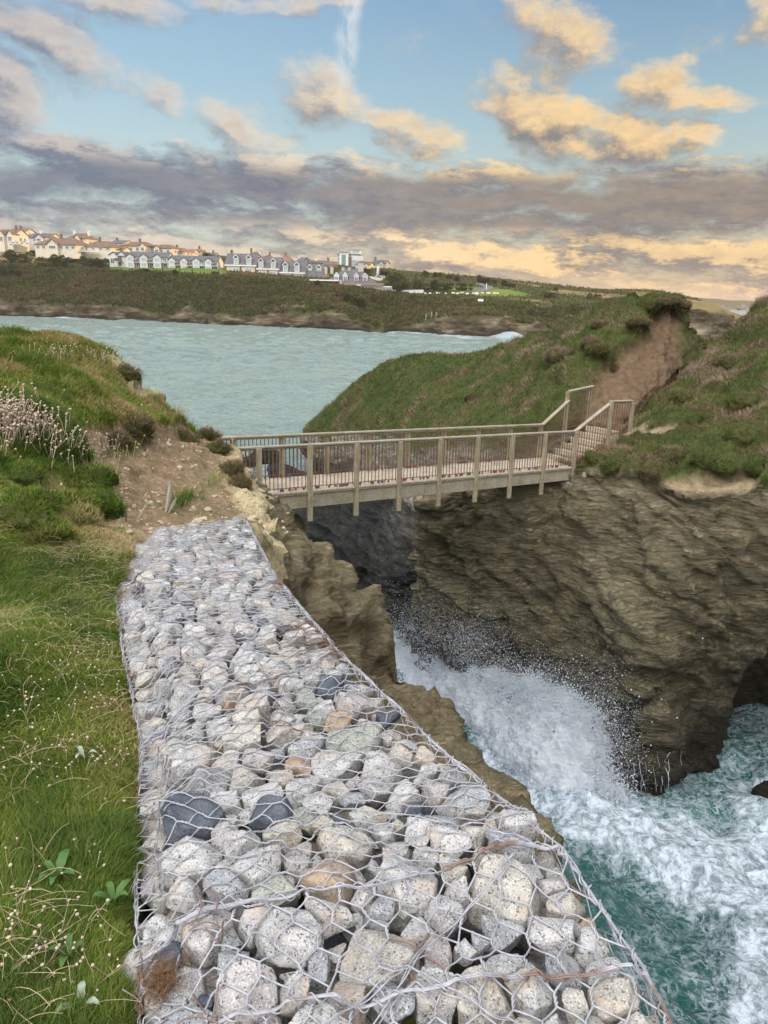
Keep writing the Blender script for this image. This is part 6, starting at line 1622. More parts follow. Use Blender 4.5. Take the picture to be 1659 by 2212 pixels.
# ------------------------------------------------------------------ houses on the far headland
def hgt(x, y):
    A = HEADXY; d = (A[:, 0]-x)**2+(A[:, 1]-y)**2; return A[np.argmin(d), 2]
HEADXY = HEAD.reshape(-1, 3)[::3]
PXM = 1/FPX
class House:
    """builder in local axes: x along the front, y into the house, z up; front faces -y"""
    def __init__(s, name, u, v, D, rz, label, cat='house', group=None):
        s.o = P(u, v, D); s.D = D; s.root = empty(name, s.o, R(rz)); s.rz = R(rz); tag(s.root, label, cat, group); s.k = D*PXM
    def w(s, px): return px*s.k
    def walls(s, x, y, z, w, d, h, m, name='wall', par=None, down=4.0):
        mb = MB(); mb.box((x+w/2, y+d/2, z+(h-down)/2), (w, d, h+down)); return mb.build(name, M[m], par or s.root)
    def hip(s, x, y, z, w, d, h, m, ov=.5, ridge=.55, name='roof'):
        x0, x1, y0, y1 = x-ov, x+w+ov, y-ov, y+d+ov; ins = min(d/2+ov, (w/2+ov)*.98)*ridge*1.0
        rx0, rx1, ym = x0+ins*1.3, x1-ins*1.3, (y0+y1)/2
        if rx0 > rx1: rx0 = rx1 = (x0+x1)/2
        V = [(x0, y0, z), (x1, y0, z), (x1, y1, z), (x0, y1, z), (rx0, ym, z+h), (rx1, ym, z+h), (x0, y0, z-.25), (x1, y0, z-.25), (x1, y1, z-.25), (x0, y1, z-.25)]
        mb = MB(); mb.add(V, [[0, 1, 5, 4], [1, 2, 5], [2, 3, 4, 5], [3, 0, 4], [6, 7, 1, 0], [7, 8, 2, 1], [8, 9, 3, 2], [9, 6, 0, 3], [9, 8, 7, 6]]); return mb.build(name, M[m], s.root)
    def gable(s, x, y, z, w, d, h, m, wall=None, ov=.4, name='roof', along=True):
        """ridge along x when along, else along y"""
        mb = MB(); t = .25
        if along:
            y0, y1, ym, x0, x1 = y-ov, y+d+ov, y+d/2, x-ov, x+w+ov
            mb.add([(x0, y0, z), (x1, y0, z), (x1, ym, z+h), (x0, ym, z+h), (x0, y1, z), (x1, y1, z), (x0, y0, z-t), (x1, y0, z-t), (x1, ym, z+h-t), (x0, ym, z+h-t), (x0, y1, z-t), (x1, y1, z-t)],
                   [[0, 1, 2, 3], [3, 2, 5, 4], [7, 6, 9, 8], [8, 9, 10, 11], [6, 7, 1, 0], [4, 5, 11, 10], [0, 3, 9, 6], [3, 4, 10, 9], [2, 1, 7, 8], [5, 2, 8, 11]])
            r = mb.build(name, M[m], s.root)
            if wall:
                for xx in (x+.05, x+w-.05):
                    g_ = MB(); g_.add([(xx-.06, y, z-.3), (xx-.06, y+d, z-.3), (xx-.06, ym, z+h-.35), (xx+.06, y, z-.3), (xx+.06, y+d, z-.3), (xx+.06, ym, z+h-.35)], [[0, 2, 1], [3, 4, 5], [0, 3, 5, 2], [1, 2, 5, 4], [0, 1, 4, 3]]); g_.build('gable_wall', M[wall], s.root)
        else:
            x0, x1, xm, y0, y1 = x-ov, x+w+ov, x+w/2, y-ov, y+d+ov
            mb.add([(x0, y0, z), (xm, y0, z+h), (x1, y0, z), (x0, y1, z), (xm, y1, z+h), (x1, y1, z), (x0, y0, z-t), (xm, y0, z+h-t), (x1, y0, z-t), (x0, y1, z-t), (xm, y1, z+h-t), (x1, y1, z-t)],
                   [[0, 1, 4, 3], [1, 2, 5, 4], [6, 9, 10, 7], [7, 10, 11, 8], [0, 6, 7, 1], [1, 7, 8, 2], [0, 3, 9, 6], [2, 8, 11, 5], [3, 4, 10, 9], [4, 5, 11, 10]])
            r = mb.build(name, M[m], s.root)
            if wall:
                g_ = MB(); g_.add([(x, y-.02, z-.3), (x+w, y-.02, z-.3), (xm, y-.02, z+h-.35), (x, y+.15, z-.3), (x+w, y+.15, z-.3), (xm, y+.15, z+h-.35)], [[0, 1, 2], [3, 5, 4], [0, 2, 5, 3], [1, 4, 5, 2], [0, 3, 4, 1]]); g_.build('gable_wall', M[wall], s.root)
        return r
    def window(s, x, z, w, h, y=0.0, glass='glass', n=2, face='front', name='window'):
        """frame and pane set in a wall; face front (-y) or right (+x)"""
        mb = MB(); t = .10
        f = []
        def put(mb_, cx, cz, ww, hh, off, th):
            if face == 'front': mb_.box((cx, y+off, cz), (ww, th, hh))
            else: mb_.box((y-off, cx, cz), (th, ww, hh))
        for i in range(n+1): put(mb, x+w*i/n, z+h/2, t, h, -.06, .12)
        put(mb, x+w/2, z, w+t+.2, t, -.075, .15); put(mb, x+w/2, z+h, w+t, t, -.07, .14)
        fr = mb.build(name, M['trim_white'], s.root)
        m2 = MB(); put(m2, x+w/2, z+h/2, w, h, -.02, .04); m2.build('pane', M[glass], fr)
    def chimney(s, x, y, z, w=.9, h=2.0, m='render_white', pots=2):
        mb = MB(); mb.box((x, y, z+h/2), (w, w*.7, h)); mb.box((x, y, z+h+.08), (w+.2, w*.7+.2, .16)); c = mb.build('chimney', M[m], s.root)
        for i in range(pots):
            m2 = MB(); m2.tube([(x+(i-.5*(pots-1))*.4, y, z+h+.1), (x+(i-.5*(pots-1))*.4, y, z+h+.6)], .13, 8); m2.build('chimney_pot', M['tile_red'], c)
    def dormer(s, x, z, w, h, rh, y0, d, m='slate_roof', wall='render_white', glass='glass_pale', peak=True):
        """gabled dormer: front at y0, its own walls, roof, barge boards and window"""
        mb = MB(); mb.box((x, y0+d/2, z+h/2), (w, d, h)); wl = mb.build('dormer', M[wall], s.root)
        mb = MB(); xm = x; a = w/2+.3
        t = .18
        mb.add([(x-a, y0-.3, z+h-.15), (x, y0-.3, z+h+rh), (x+a, y0-.3, z+h-.15), (x-a, y0+d, z+h-.15), (x, y0+d, z+h+rh), (x+a, y0+d, z+h-.15), (x-a, y0-.3, z+h-.15-t), (x, y0-.3, z+h+rh-t), (x+a, y0-.3, z+h-.15-t)],
               [[0, 1, 4, 3], [1, 2, 5, 4], [0, 6, 7, 1], [1, 7, 8, 2]]); mb.build('dormer_roof', M[m], wl)
        mb = MB()
        for sg in (-1, 1): mb.bar((x+sg*a, y0-.36, z+h-.2), (x, y0-.36, z+h+rh-.02), .10, .30, up=(0, 1, 0) if False else (0, 0, 1))
        mb.build('barge_board', M['trim_white'], wl)
        mb = MB(); mb.add([(x-w/2, y0-.04, z+h-.1), (x+w/2, y0-.04, z+h-.1), (x, y0-.04, z+h+rh*.86), (x-w/2, y0+.2, z+h-.1), (x+w/2, y0+.2, z+h-.1), (x, y0+.2, z+h+rh*.86)], [[0, 1, 2], [3, 5, 4], [0, 3, 4, 1], [1, 4, 5, 2], [0, 2, 5, 3]]); mb.build('dormer_gable', M['slate_roof'] if peak else M[wall], wl)
        ww, wh = w*.74, h*.82; mb = MB()
        for i in range(3): mb.box((x-ww/2+ww*i/2, y0-.06, z+.1+wh/2), (.11, .12, wh))
        mb.box((x, y0-.07, z+.12), (ww+.3, .16, .12)); mb.box((x, y0-.07, z+.1+wh), (ww+.1, .14, .12)); fr = mb.build('window_frame', M['trim_white'], wl)
        mb = MB(); mb.box((x, y0-.025, z+.1+wh/2), (ww, .05, wh)); mb.build('pane', M[glass], wl)
def town():
    Y = 'houses along the skyline of the far headland'
    # --- golden lit upper row
    def villa(u, v, D, wpx, hpx, rpx, d, rz, wall, roof, lab, wins=4, chim=(), kind='hip', gab=None, group=Y):
        H = House('house', u, v, D, rz, lab, group=group); w, h, r = H.w(wpx)/max(.6, math.cos(R(rz))), H.w(hpx), H.w(rpx)
        H.walls(0, 0, 0, w, d, h, wall)
        if kind == 'hip': H.hip(0, 0, h, w, d, r, roof)
        else: H.gable(0, 0, h, w, d, r, roof, wall)
        for i in range(wins):
            x = w*(i+.5)/wins; H.window(x-.8, h*.30, 1.7, h*.44, 0)
        H.window(d*.3, h*.3, 1.6, h*.42, w, face='right'); H.window(d*.65, h*.3, 1.4, h*.42, w, face='right')
        for (cx, cm) in chim: H.chimney(cx*w, d*.45, h+r*.45, 1.1, r*.85+.6, cm)
        if gab:
            for gx, gw in gab:
                H.walls(gx*w, -1.6, 0, gw*w, 2.2, h, wall, 'bay'); H.gable(gx*w, -1.6, h, gw*w, 4.5, r*.72, roof, wall, along=False, name='bay_roof'); H.window(gx*w+gw*w*.2, h*.3, gw*w*.6, h*.45, -1.6, n=3)
        return H
    villa(-8, 527, 408, 52, 19, 12, 9, -22, 'render_gold', 'tile_brown', 'golden-lit gabled house at the left edge with a white bay and dormer', 3, [(.8, 'tile_brown')], 'gable', [(.25, .3), (.72, .28)])
    villa(18, 522, 430, 44, 20, 8, 9, -18, 'render_gold', 'tile_brown', 'house with a long brown ridge behind the left edge house', 4, [(.5, 'tile_brown')], 'gable')
    villa(52, 524, 420, 54, 11, 10, 10, -15, 'render_white', 'slate_roof', 'white bungalow with a tall thin white chimney, second from the left', 3, [(.55, 'render_white')], 'hip', [(.62, .3)])
    villa(99, 522, 450, 16, 12, 6, 7, -10, 'render_gold', 'tile_brown', 'small golden-gabled house peeping between the chimneyed white bungalow and the wide bungalow', 1, [], 'gable', [(.2, .5)])
    villa(76, 540, 398, 97, 12, 15, 15, -12, 'render_cream', 'tile_brown', 'wide cream bungalow with a big brown hipped roof and six windows', 7, [(.48, 'tile_brown')], 'hip', [(.34, .26)])
    villa(146, 533, 430, 46, 17, 12, 10, -20, 'render_gold', 'tile_brown', 'tall house with two thick white chimneys on a steep roof', 3, [(.12, 'render_white'), (.9, 'render_white')], 'hip', [(.5, .3)])
    villa(190, 531, 440, 16, 10, 7, 8, -10, 'render_grey', 'tile_brown', 'small brown roofed house behind the gap right of the two white chimneys', 1, [], 'hip')
    H = villa(178, 542, 402, 68, 9, 13, 13, -12, 'render_cream', 'tile_brown', 'low brown-roofed house with a glass-fronted deck facing the sea', 4, [(.42, 'tile_brown')], 'hip')
    mb = MB(); mb.box((H.w(20), -3.2, -.5), (H.w(46), 4, .3)); dk = mb.build('deck', M['trim_white'], H.root)
    for i in range(9):
        mb = MB(); mb.box((H.w(-3)+i*H.w(46)/8, -5.1, .25), (.15, .15, 1.3)); mb.build('deck_post', M['render_grey'], dk)
    villa(238, 536, 440, 34, 10, 7, 9, -24, 'render_gold', 'slate_roof', 'golden-walled house with a grey roof before the long golden pair', 2, [(.2, 'tile_brown')], 'gable')
    villa(240, 548, 408, 30, 8, 7, 7, -18, 'render_cream', 'tile_brown', 'low gabled cottage just behind the left end of the white terrace', 1, [], 'gable', [(.2, .6)])
    villa(262, 546, 425, 62, 15, 9, 11, -16, 'render_gold', 'tile_brown', 'long golden house under a brown hipped roof with a gable at its right', 4, [(.55, 'tile_brown')], 'hip', [(.78, .2)])
    villa(325, 550, 425, 50, 14, 8, 11, -16, 'render_gold', 'tile_brown', 'golden house with a central gable behind the middle of the white terrace', 3, [], 'hip', [(.25, .25)])
    villa(368, 552, 430, 34, 9, 8, 10, -16, 'render_gold', 'tile_red', 'golden house with a plain reddish roof behind the right terrace', 2, [(.2, 'tile_brown')], 'hip')
    villa(404, 551, 440, 15, 8, 5, 7, -10, 'render_gold', 'tile_red', 'tiny golden gable-ended house on the skyline', 1, [], 'gable', [(.1, .8)])
    villa(419, 552, 450, 16, 9, 6, 7, -10, 'render_grey', 'tile_red', 'narrow house with a dark chimney beside the tiny golden gable', 1, [(.5, 'tile_brown')], 'hip')
    villa(432, 556, 470, 32, 7, 4, 8, -6, 'render_grey', 'slate_roof', 'low grey terrace far behind the right end of the white terraces', 3, [(.2, 'tile_brown'), (.8, 'tile_brown')], 'gable')
    # --- roofs rising behind the hotel
    B = 'houses behind the hotel roof'
    villa(537, 566, 450, 23, 9, 13, 9, -6, 'render_grey', 'slate_roof', 'steep grey-roofed house with small white gables behind the hotel', 2, [(.1, 'tile_brown')], 'hip', [(.35, .22), (.75, .22)], B)
    villa(560, 570, 455, 30, 10, 9, 9, -6, 'render_cream', 'tile_brown', 'house with three chimneys behind the middle of the hotel', 3, [(.1, 'render_grey'), (.35, 'render_grey'), (.65, 'tile_brown')], 'hip', [(.5, .22)], B)
    villa(601, 572, 450, 28, 8, 12, 10, -6, 'render_grey', 'tile_red', 'red-brown pyramid roofed house behind the hotel', 2, [(.45, 'tile_red')], 'hip', None, B)
    villa(637, 577, 450, 35, 10, 12, 10, -6, 'render_grey', 'slate_roof', 'broad grey-roofed house with a chimney behind the hotel', 3, [(.5, 'render_grey')], 'hip', [(.6, .25)], B)
    villa(668, 580, 450, 40, 10, 8, 10, -6, 'render_grey', 'slate_roof', 'long grey roof with a cream chimney left of the modern block', 4, [(.3, 'render_cream'), (.95, 'tile_brown')], 'gable', None, B)
    villa(696, 583, 420, 34, 11, 8, 10, -8, 'render_cream', 'tile_brown', 'cream house with a brown roof just below the modern block', 4, [], 'hip', None, B)
    villa(768, 582, 420, 29, 10, 6, 9, -18, 'render_gold', 'tile_brown', 'brown-roofed house with golden gables right below the modern block', 2, [], 'gable', [(.75, .22)], B)
    villa(804, 576, 440, 29, 8, 7, 9, -14, 'render_grey', 'slate_roof', 'last grey-roofed house on the right, above the car park trees', 2, [(.1, 'tile_brown')], 'gable', [(.55, .3)], B)
    # --- white terraces at the cliff edge
    T = 'white terraced houses at the cliff edge'
    def terrace(u, v, D, units, rz, lab, unit_px=30, hpx=22, rpx=11, left_gable=False):
        H = House('terrace', u, v, D, rz, lab, 'terrace', T); uw = H.w(unit_px); h = H.w(hpx); r = H.w(rpx); n = units; d = 9
        H.walls(0, 0, 0, uw*n, d, h, 'render_white'); H.gable(0, 0, h, uw*n, d, r, 'slate_roof', 'render_white')
        for i in range(n):
            x = uw*i; bw = uw*.56
            H.walls(x+.3, -1.8, 0, bw, 2.2, h*.98, 'render_white', 'bay')
            H.gable(x+.3, -1.8, h*.98, bw, 6, r*.62, 'slate_roof', 'render_white', along=False, name='bay_roof', ov=.35)
            H.window(x+.3+bw*.18, h*.60, bw*.64, h*.30, -1.8, n=3, glass='glass_pale'); H.window(x+.3+bw*.18, h*.06, bw*.64, h*.36, -1.8, n=2, glass='glass_pale')
            H.window(x+bw+.9, h*.55, uw*.24, h*.36, 0, n=2); H.window(x+bw+.9, h*.04, uw*.26, h*.36, 0, n=2)
            mb = MB(); mb.box((x+bw+uw*.22, -1.3, h*.48), (uw*.40, 2.2, .16)); bl = mb.build('balcony', M['trim_white'], H.root)
            mb = MB(); m_ = 'balcony_wood' if i % 3 != 2 else 'glass_pale'; mb.box((x+bw+uw*.22, -2.35, h*.48+.6), (uw*.38, .08, 1.0)); mb.build('balustrade', M[m_], bl)
        H.window(d*.25, h*.55, 1.0, 1.6, uw*n, face='right')
        return H
    H = House('house', 237, 576, 384, -8, 'white house with a brown balcony at the left end of the terraces', group=T)
    w, h = H.w(40), H.w(24); H.walls(0, 0, 0, w, 10, h, 'render_white'); H.gable(0, 0, h, w*.48, 9, H.w(7), 'slate_roof', 'render_white', along=False); H.gable(w*.5, -1, h, w*.5, 10, H.w(8), 'slate_roof', 'render_white', along=False, name='roof')
    mb = MB(); mb.box((w*.62, -1.6, h*.50), (w*.36, 2.4, .2)); b_ = mb.build('balcony', M['balcony_wood'], H.root)
    mb = MB(); mb.box((w*.62, -2.75, h*.50+.7), (w*.36, .1, 1.2)); mb.build('balustrade', M['balcony_wood'], b_); H.window(w*.08, h*.3, 2, 2.4); H.window(w*.5, h*.52, w*.24, 2.2, 0); H.window(w*.5, h*.06, w*.2, 2.2, 0)
    H = terrace(276, 577, 382, 3, -6, 'white seafront terrace with two half-hipped bays and balconies, left of the pair')
    H = terrace(366, 583, 380, 4, -6, 'white seafront terrace with brown wooden balconies, right of the pair', 27, 21, 10)
    mb = MB(); mb.bar((0, 0, .2), (P(478, 588, 376)-P(408, 584, 376)).tolist(), .3, 1.6); o = mb.build('garden_wall', M['render_white']); o.location = P(408, 584, 376); tag(o, 'low white garden wall in front of the right terrace', 'wall')
    # --- the hotel: stepped wings under slate with a row of dormers
    H = House('hotel', 486, 588, 372, -6, 'long white hotel with a grey slate roof and a row of pointed dormers', 'hotel')
    k = H.w
    xs = [(0, 70, 0, [25, 53]), (70, 120, -6.0, [79.5, 106.5]), (120, 176, -12.5, [133, 158])]
    for i, (a, b, dz, dm) in enumerate(xs):
        z0 = k(dz-2); hh = k(17); w = k(b-a); x = k(a); rr = k(25); d = 11
        H.walls(x, 0, z0, w, d, hh, 'render_cream'); H.gable(x, 0, z0+hh, w, d, rr, 'slate_roof', 'render_cream', ov=.25)
        mb = MB(); mb.box((x+w/2, -.42, z0+hh-.1), (w, .35, .6)); mb.build('fascia', M['trim_white'], H.root)
        for q in range(3):
            mb = MB(); mb.box((x+w*q/2+(0.4 if q == 0 else -.4 if q == 2 else 0), -.25, z0+hh*.42), (k(2.3), .6, hh*1.0-.6)); mb.build('brick_pier', M['brick_pier'], H.root)
        for q, xd in enumerate(dm):
            H.dormer(k(xd), z0+hh-.2+.6, k(10.5), k(13.5), k(6.5), .2, 6.0)
            H.window(k(xd)-k(6), z0+k(.5), k(12), k(10), 0, n=2, glass='glass_pale', name='patio_door')
    x, z0 = k(176), k(-17.5); H.walls(x, 1.5, z0, k(36), 10, k(14), 'render_cream'); H.gable(x, 1.0, z0+k(13), k(36), 11, k(27), 'slate_roof', 'render_cream', ov=.25)
    for xd in (183, 203): H.dormer(k(xd), z0+k(19), k(10), k(12.5), k(6.5), 3.4, 5.5)
    H.hip(k(196), 1.0, z0+k(12), k(26), 10, k(18), 'tile_brown')
    H.walls(k(196), 1.6, z0, k(26), 8, k(12), 'render_white', 'end_wall')
    H.chimney(k(8), 6, k(36), 1.2, 2.2, 'tile_brown')
    # --- the restaurant wing
    H = House('restaurant', 700, 622, 352, -8, 'steep dark-roofed restaurant wing with arched dormers and tall chimneys', 'restaurant'); k = H.w
    H.walls(k(2), 2, 0, k(104), 12, k(14), 'render_cream'); H.hip(k(2), 2, k(13), k(104), 13, k(29), 'slate_roof', ov=.3, ridge=.9)
    for xd in (25, 44, 68.5, 87.5): H.dormer(k(xd), k(12), k(9.2), k(14), k(7), 2.6, 5.0, glass='glass', peak=False)
    for cx, cw in ((-4, 5), (9, 6), (34, 6), (48, 6), (73, 11)): H.chimney(k(cx), 8, k(30), k(cw), k(14)+(2 if cw == 11 else 0), 'render_grey', 2 if cw < 10 else 4)
    # flat-roofed entrance canopy
    mb = MB(); mb.box((k(10)-k(3), -3.5, k(15.5)), (k(62), 7, k(2.6))); mb.build('canopy', M['trim_white'], H.root)
    H.walls(k(-20), -2.5, k(0), k(60), 5.5, k(14), 'render_cream', 'entrance_wall'); H.window(k(2), k(1), k(20), k(10), -2.5, n=5, glass='glass'); H.window(k(-14), k(5), k(10), k(5), -2.5, n=3)
    for cx in (29, 38):
        mb = MB(); mb.box((k(cx), -2.9, k(7)), (k(3), .8, k(14))); mb.build('brick_pier', M['brick_pier'] if cx == 29 else M['trim_white'], H.root)
    # glazed conservatory
    H = House('conservatory', 741, 630, 345, -8, 'low white glazed conservatory along the front of the restaurant', 'conservatory'); k = H.w
    H.walls(0, .6, 0, k(105), 5, k(14), 'render_white'); H.gable(0, .2, k(14.5), k(86), 6, k(5), 'tile_brown', ov=.2)
    for i in range(17):
        if i in (5, 6): continue
        H.window(k(1+i*6.1), k(1.5), k(5.4), k(10.5), .6, n=2, glass='glass')
    mb = MB(); mb.box((k(34), -.2, k(8)), (k(10), 1.4, k(16))); mb.build('white_pier', M['render_white'], H.root)
    # --- modern apartment block
    H = House('apartment_block', 722, 580, 440, -4, 'modern glass and render apartment block with stepped flat roofs', 'apartments'); k = H.w
    def vol(x, z, w, h, y, d, m, nm='wall', cap=True):
        H.walls(k(x), y, k(z), k(w), d, k(h), m, nm, down=0)
        if cap:
            mb = MB(); mb.box((k(x+w/2), y+d/2, k(z+h)+.15), (k(w+4), d+1.6, .35)); mb.build('roof_slab', M['render_grey'], H.root)
    vol(0, -8, 20, 22, 2, 12, 'render_grey'); vol(7, -8, 50, 38, 0, 14, 'render_grey'); vol(26, 30, 28, 10, 3, 9, 'render_cream', 'penthouse'); vol(57, -8, 26, 24, 3, 11, 'render_white')
    vol(12, -6, 19, 40, -1.6, 4, 'trim_white', 'stair_tower')
    mb = MB(); mb.box((k(21), -1.75, k(12)), (k(9), .3, k(33))); mb.build('glass_wall', M['glass_green'], H.root)
    vol(38, -8, 20, 24, -1.2, 5, 'glass_pale', 'glass_bay', False); vol(38, 17, 22, 10, -.8, 5, 'render_white', 'wall_panel', False)
    mb = MB(); mb.box((k(55), -.3, k(10)), (k(4), .9, k(36))); mb.build('brick_pier', M['brick_pier'], H.root); mb = MB(); mb.box((k(34.5), -.9, k(8)), (k(4), .9, k(32))); mb.build('brick_pier', M['brick_pier'], H.root)
    for zz in (2, 10, 18, 26):
        H.window(k(31.5), k(zz), k(5.5), k(5), 0, n=2, glass='glass_green'); H.window(k(8), k(zz), k(4.5), k(5), 0, n=1, glass='glass_green'); H.window(k(60), k(min(zz, 9)), k(8), k(4), 3, n=3)
    H.window(k(38), k(31.5), k(14), k(6.5), 3, n=4, glass='glass_pale')
    # --- cars, walls, road, boulders and benches
    def car(u, v, D, rz, m, lab):
        q = P(u, v, D); r = empty('parked_car', q, R(rz)); tag(r, lab, 'car', 'cars parked above the cliff')
        prof = [(-2.1, .35), (-2.15, .75), (-1.9, .95), (-1.25, 1.0), (-.75, 1.45), (.75, 1.48), (1.35, 1.02), (2.0, .88), (2.15, .6), (2.1, .35)]
        mb = MB(); mb.prism(prof, 1.75, o=(0, -.875, 0)); mb.build('body', M[m], r, bevel=.06)
        for sx in (-1, 1):
            mb = MB(); mb.prism([(-1.05, 1.02), (-.68, 1.40), (.68, 1.42), (1.15, 1.03)], .03, o=(0, -.89 if sx < 0 else .86, 0)); mb.build('side_window', M['glass'], r)
        for x in (-1.3, 1.3):
            for y in (-.85, .85):
                a = np.linspace(0, 2*math.pi, 13); mb = MB(); mb.tube([(x, y-.1, .33), (x, y+.1, .33)], .33, 12); wh = mb.build('wheel', M['tyre'], r); m2 = MB(); m2.tube([(x, y-.115, .33), (x, y+.115, .33)], .18, 10); m2.build('rim', M['steel'], wh)
    car(29, 530, 400, 8, 'car_white', 'white car parked before the left edge house'); car(53, 527, 404, 14, 'car_white', 'white car half hidden by the hedge, second from the left')
    car(807, 601, 385, 20, 'car_red', 'red car at the left of the car park beside the white post'); car(817, 601, 383, 12, 'car_white', 'white car in the middle of the car park'); car(826, 602, 381, 5, 'car_white', 'white car at the right of the car park')
    q = P(816, 600, 388); mb = MB(); mb.tube([(0, 0, -1), (0, 0, 5)], np.array([1.0, .62]), 10); mb.tube([(0, 0, 5), (0, 0, 5.6)], np.array([.75, .3]), 10); o = mb.build('obelisk', M['render_white']); o.location = q; tag(o, 'short white obelisk standing behind the car park', 'monument')
    def wall_line(pts, h, w, m, lab, name='boundary_wall'):
        mb = MB(); W3 = [P(*p) for p in pts]; o0 = W3[0]
        for a, b in zip(W3[:-1], W3[1:]): mb.bar(a-o0+[0, 0, h/2-.4], b-o0+[0, 0, h/2-.4], w, h+.8)
        o = mb.build(name, M[m]); o.location = o0; tag(o, lab, 'wall')
    wall_line([(795, 601, 372), (812, 604, 371), (826, 606, 370)], 1.1, .5, 'render_white', 'white wall in front of the parked cars')
    wall_line([(848, 630, 338), (880, 630, 337), (915, 629, 337)], .7, .4, 'render_white', 'long low white wall right of the conservatory')
    rg = random.Random(4); ic = unit_ico(2)
    for i in range(15):
        u = 919+i*11.2+rg.uniform(-3, 3); v = 629-rg.uniform(0, 1.5)-(i > 10)*.4; r = rg.uniform(.45, .8)
        V = ic[0]*r*[1.3, 1, .8]; V = V*(1+fbm(V*1.7+i, 2, 3)[:, None]*.3); o = mesh_np('boulder', V, ic[1], M['limestone']); o.location = surf_at(HEAD, u, v+1)+[0, 0, .2]
        pos = ['first', 'second', 'third', 'fourth', 'fifth', 'sixth', 'seventh', 'eighth', 'ninth', 'tenth', 'eleventh', 'twelfth', 'thirteenth', 'fourteenth', 'last'][i]
        tag(o, f'{pos} white boulder from the left along the headland lawn', 'boulder', 'white boulders edging the lawn')
    for i, (u, v) in enumerate([(972, 641), (1003, 642)]):
        q = surf_at(HEAD, u, v); r = empty('picnic_table', q, R(10)); tag(r, ['left picnic table on the headland lawn', 'right picnic table on the headland lawn'][i], 'table', 'picnic tables')
        mb = MB(); mb.box((0, 0, .78), (2.0, .8, .08)); mb.build('table_top', M['timber_deck'], r)
        for y in (-.75, .75): mb = MB(); mb.box((0, y, .45), (2.0, .28, .06)); mb.build('bench', M['timber_deck'], r)
        for x in (-.7, .7):
            mb = MB(); mb.bar((x, -.8, 0), (x, .25, .76), .08, .1); mb.bar((x, .8, 0), (x, -.25, .76), .08, .1); mb.bar((x, -.85, .42), (x, .85, .42), .06, .1); mb.build('leg', M['timber_deck'], r)
    q = surf_at(HEAD, 1219, 714) if False else surf_at(HEAD, 1040, 652); r = empty('notice_board', q); tag(r, 'small white notice board on two posts on the slope', 'sign'); mb = MB(); mb.box((0, 0, 1.7), (2.2, .1, .9)); mb.build('panel', M['trim_white'], r)
    for x in (-.9, .9): mb = MB(); mb.box((x, .1, .9), (.12, .12, 2.0)); mb.build('post', M['timber'], r)
    for i, (u, v) in enumerate([(916, 686), (926, 685), (936, 684)]):
        q = surf_at(HEAD, u, v); mb = MB(); mb.box((0, 0, 1.0), (.35, .35, 2.4)); o = mb.build('marker_post', M['timber']); o.location = q; tag(o, ['left of three marker posts above the far rocks', 'middle of three marker posts above the far rocks', 'right of three marker posts above the far rocks'][i], 'post', 'marker posts above the far rocks')
    q = surf_at(HEAD, 1052, 622); mb = MB(); mb.tube([(0, 0, 0), (0, 0, 3.4)], .16, 6); o = mb.build('pole', M['trim_white']); o.location = q; tag(o, 'white pole standing where the road bends on the headland', 'pole')
    # road curving over the headland
    pts = [surf_at(HEAD, u, v) for u, v in ((1012, 628), (1030, 625), (1048, 621), (1056, 616), (1048, 612), (1036, 609))]; pts = cr_spline(np.array(pts), np.linspace(0, 5, 26))
    t = np.gradient(pts, axis=0); sd = np.c_[-t[:, 1], t[:, 0], 0*t[:, 0]]; sd /= np.linalg.norm(sd, axis=1)[:, None]; V = np.concatenate([pts-sd*2.2+[0, 0, .5], pts+sd*2.2+[0, 0, .5], pts-sd*2.2-[0, 0, 1], pts+sd*2.2-[0, 0, 1]]); n = len(pts); i = np.arange(n-1)
    F = np.concatenate([np.stack([i, i+1, i+1+n, i+n], -1), np.stack([i+2*n, i+1+2*n, i+1, i], -1), np.stack([i+n, i+1+n, i+1+3*n, i+3*n], -1)]); o = mesh_np('road', V, F, M['asphalt']); tag(o, kind='structure')
    # far town across the hills
    rg = np.random.default_rng(12)
    for i in range(26):
        u = 1495+i*6.3+rg.uniform(-2, 2); v = 655+rg.uniform(0, 14)+i*.25; q = surf_at(DIST, u, v)+[0, 0, 0]; w = rg.uniform(7, 14); h = rg.uniform(3.5, 7)
        r = empty('distant_house', q); row = 'upper' if v < 662+i*.25 else 'lower'
        tag(r, 'tiny pale house in the hazy distant town beyond the gap', 'house', 'distant town houses'); mb = MB(); mb.box((0, 4, h/2-10), (w, 8, h+20)); mb.build('wall', M['far_render'], r)
        mb = MB(); mb.add([(-w/2, 0, h), (w/2, 0, h), (w/2, 8, h), (-w/2, 8, h), (-w/2, 4, h+3), (w/2, 4, h+3)], [[0, 1, 5, 4], [2, 3, 4, 5], [1, 2, 5], [3, 0, 4]]); mb.build('roof', M['slate_roof'], r)
town()
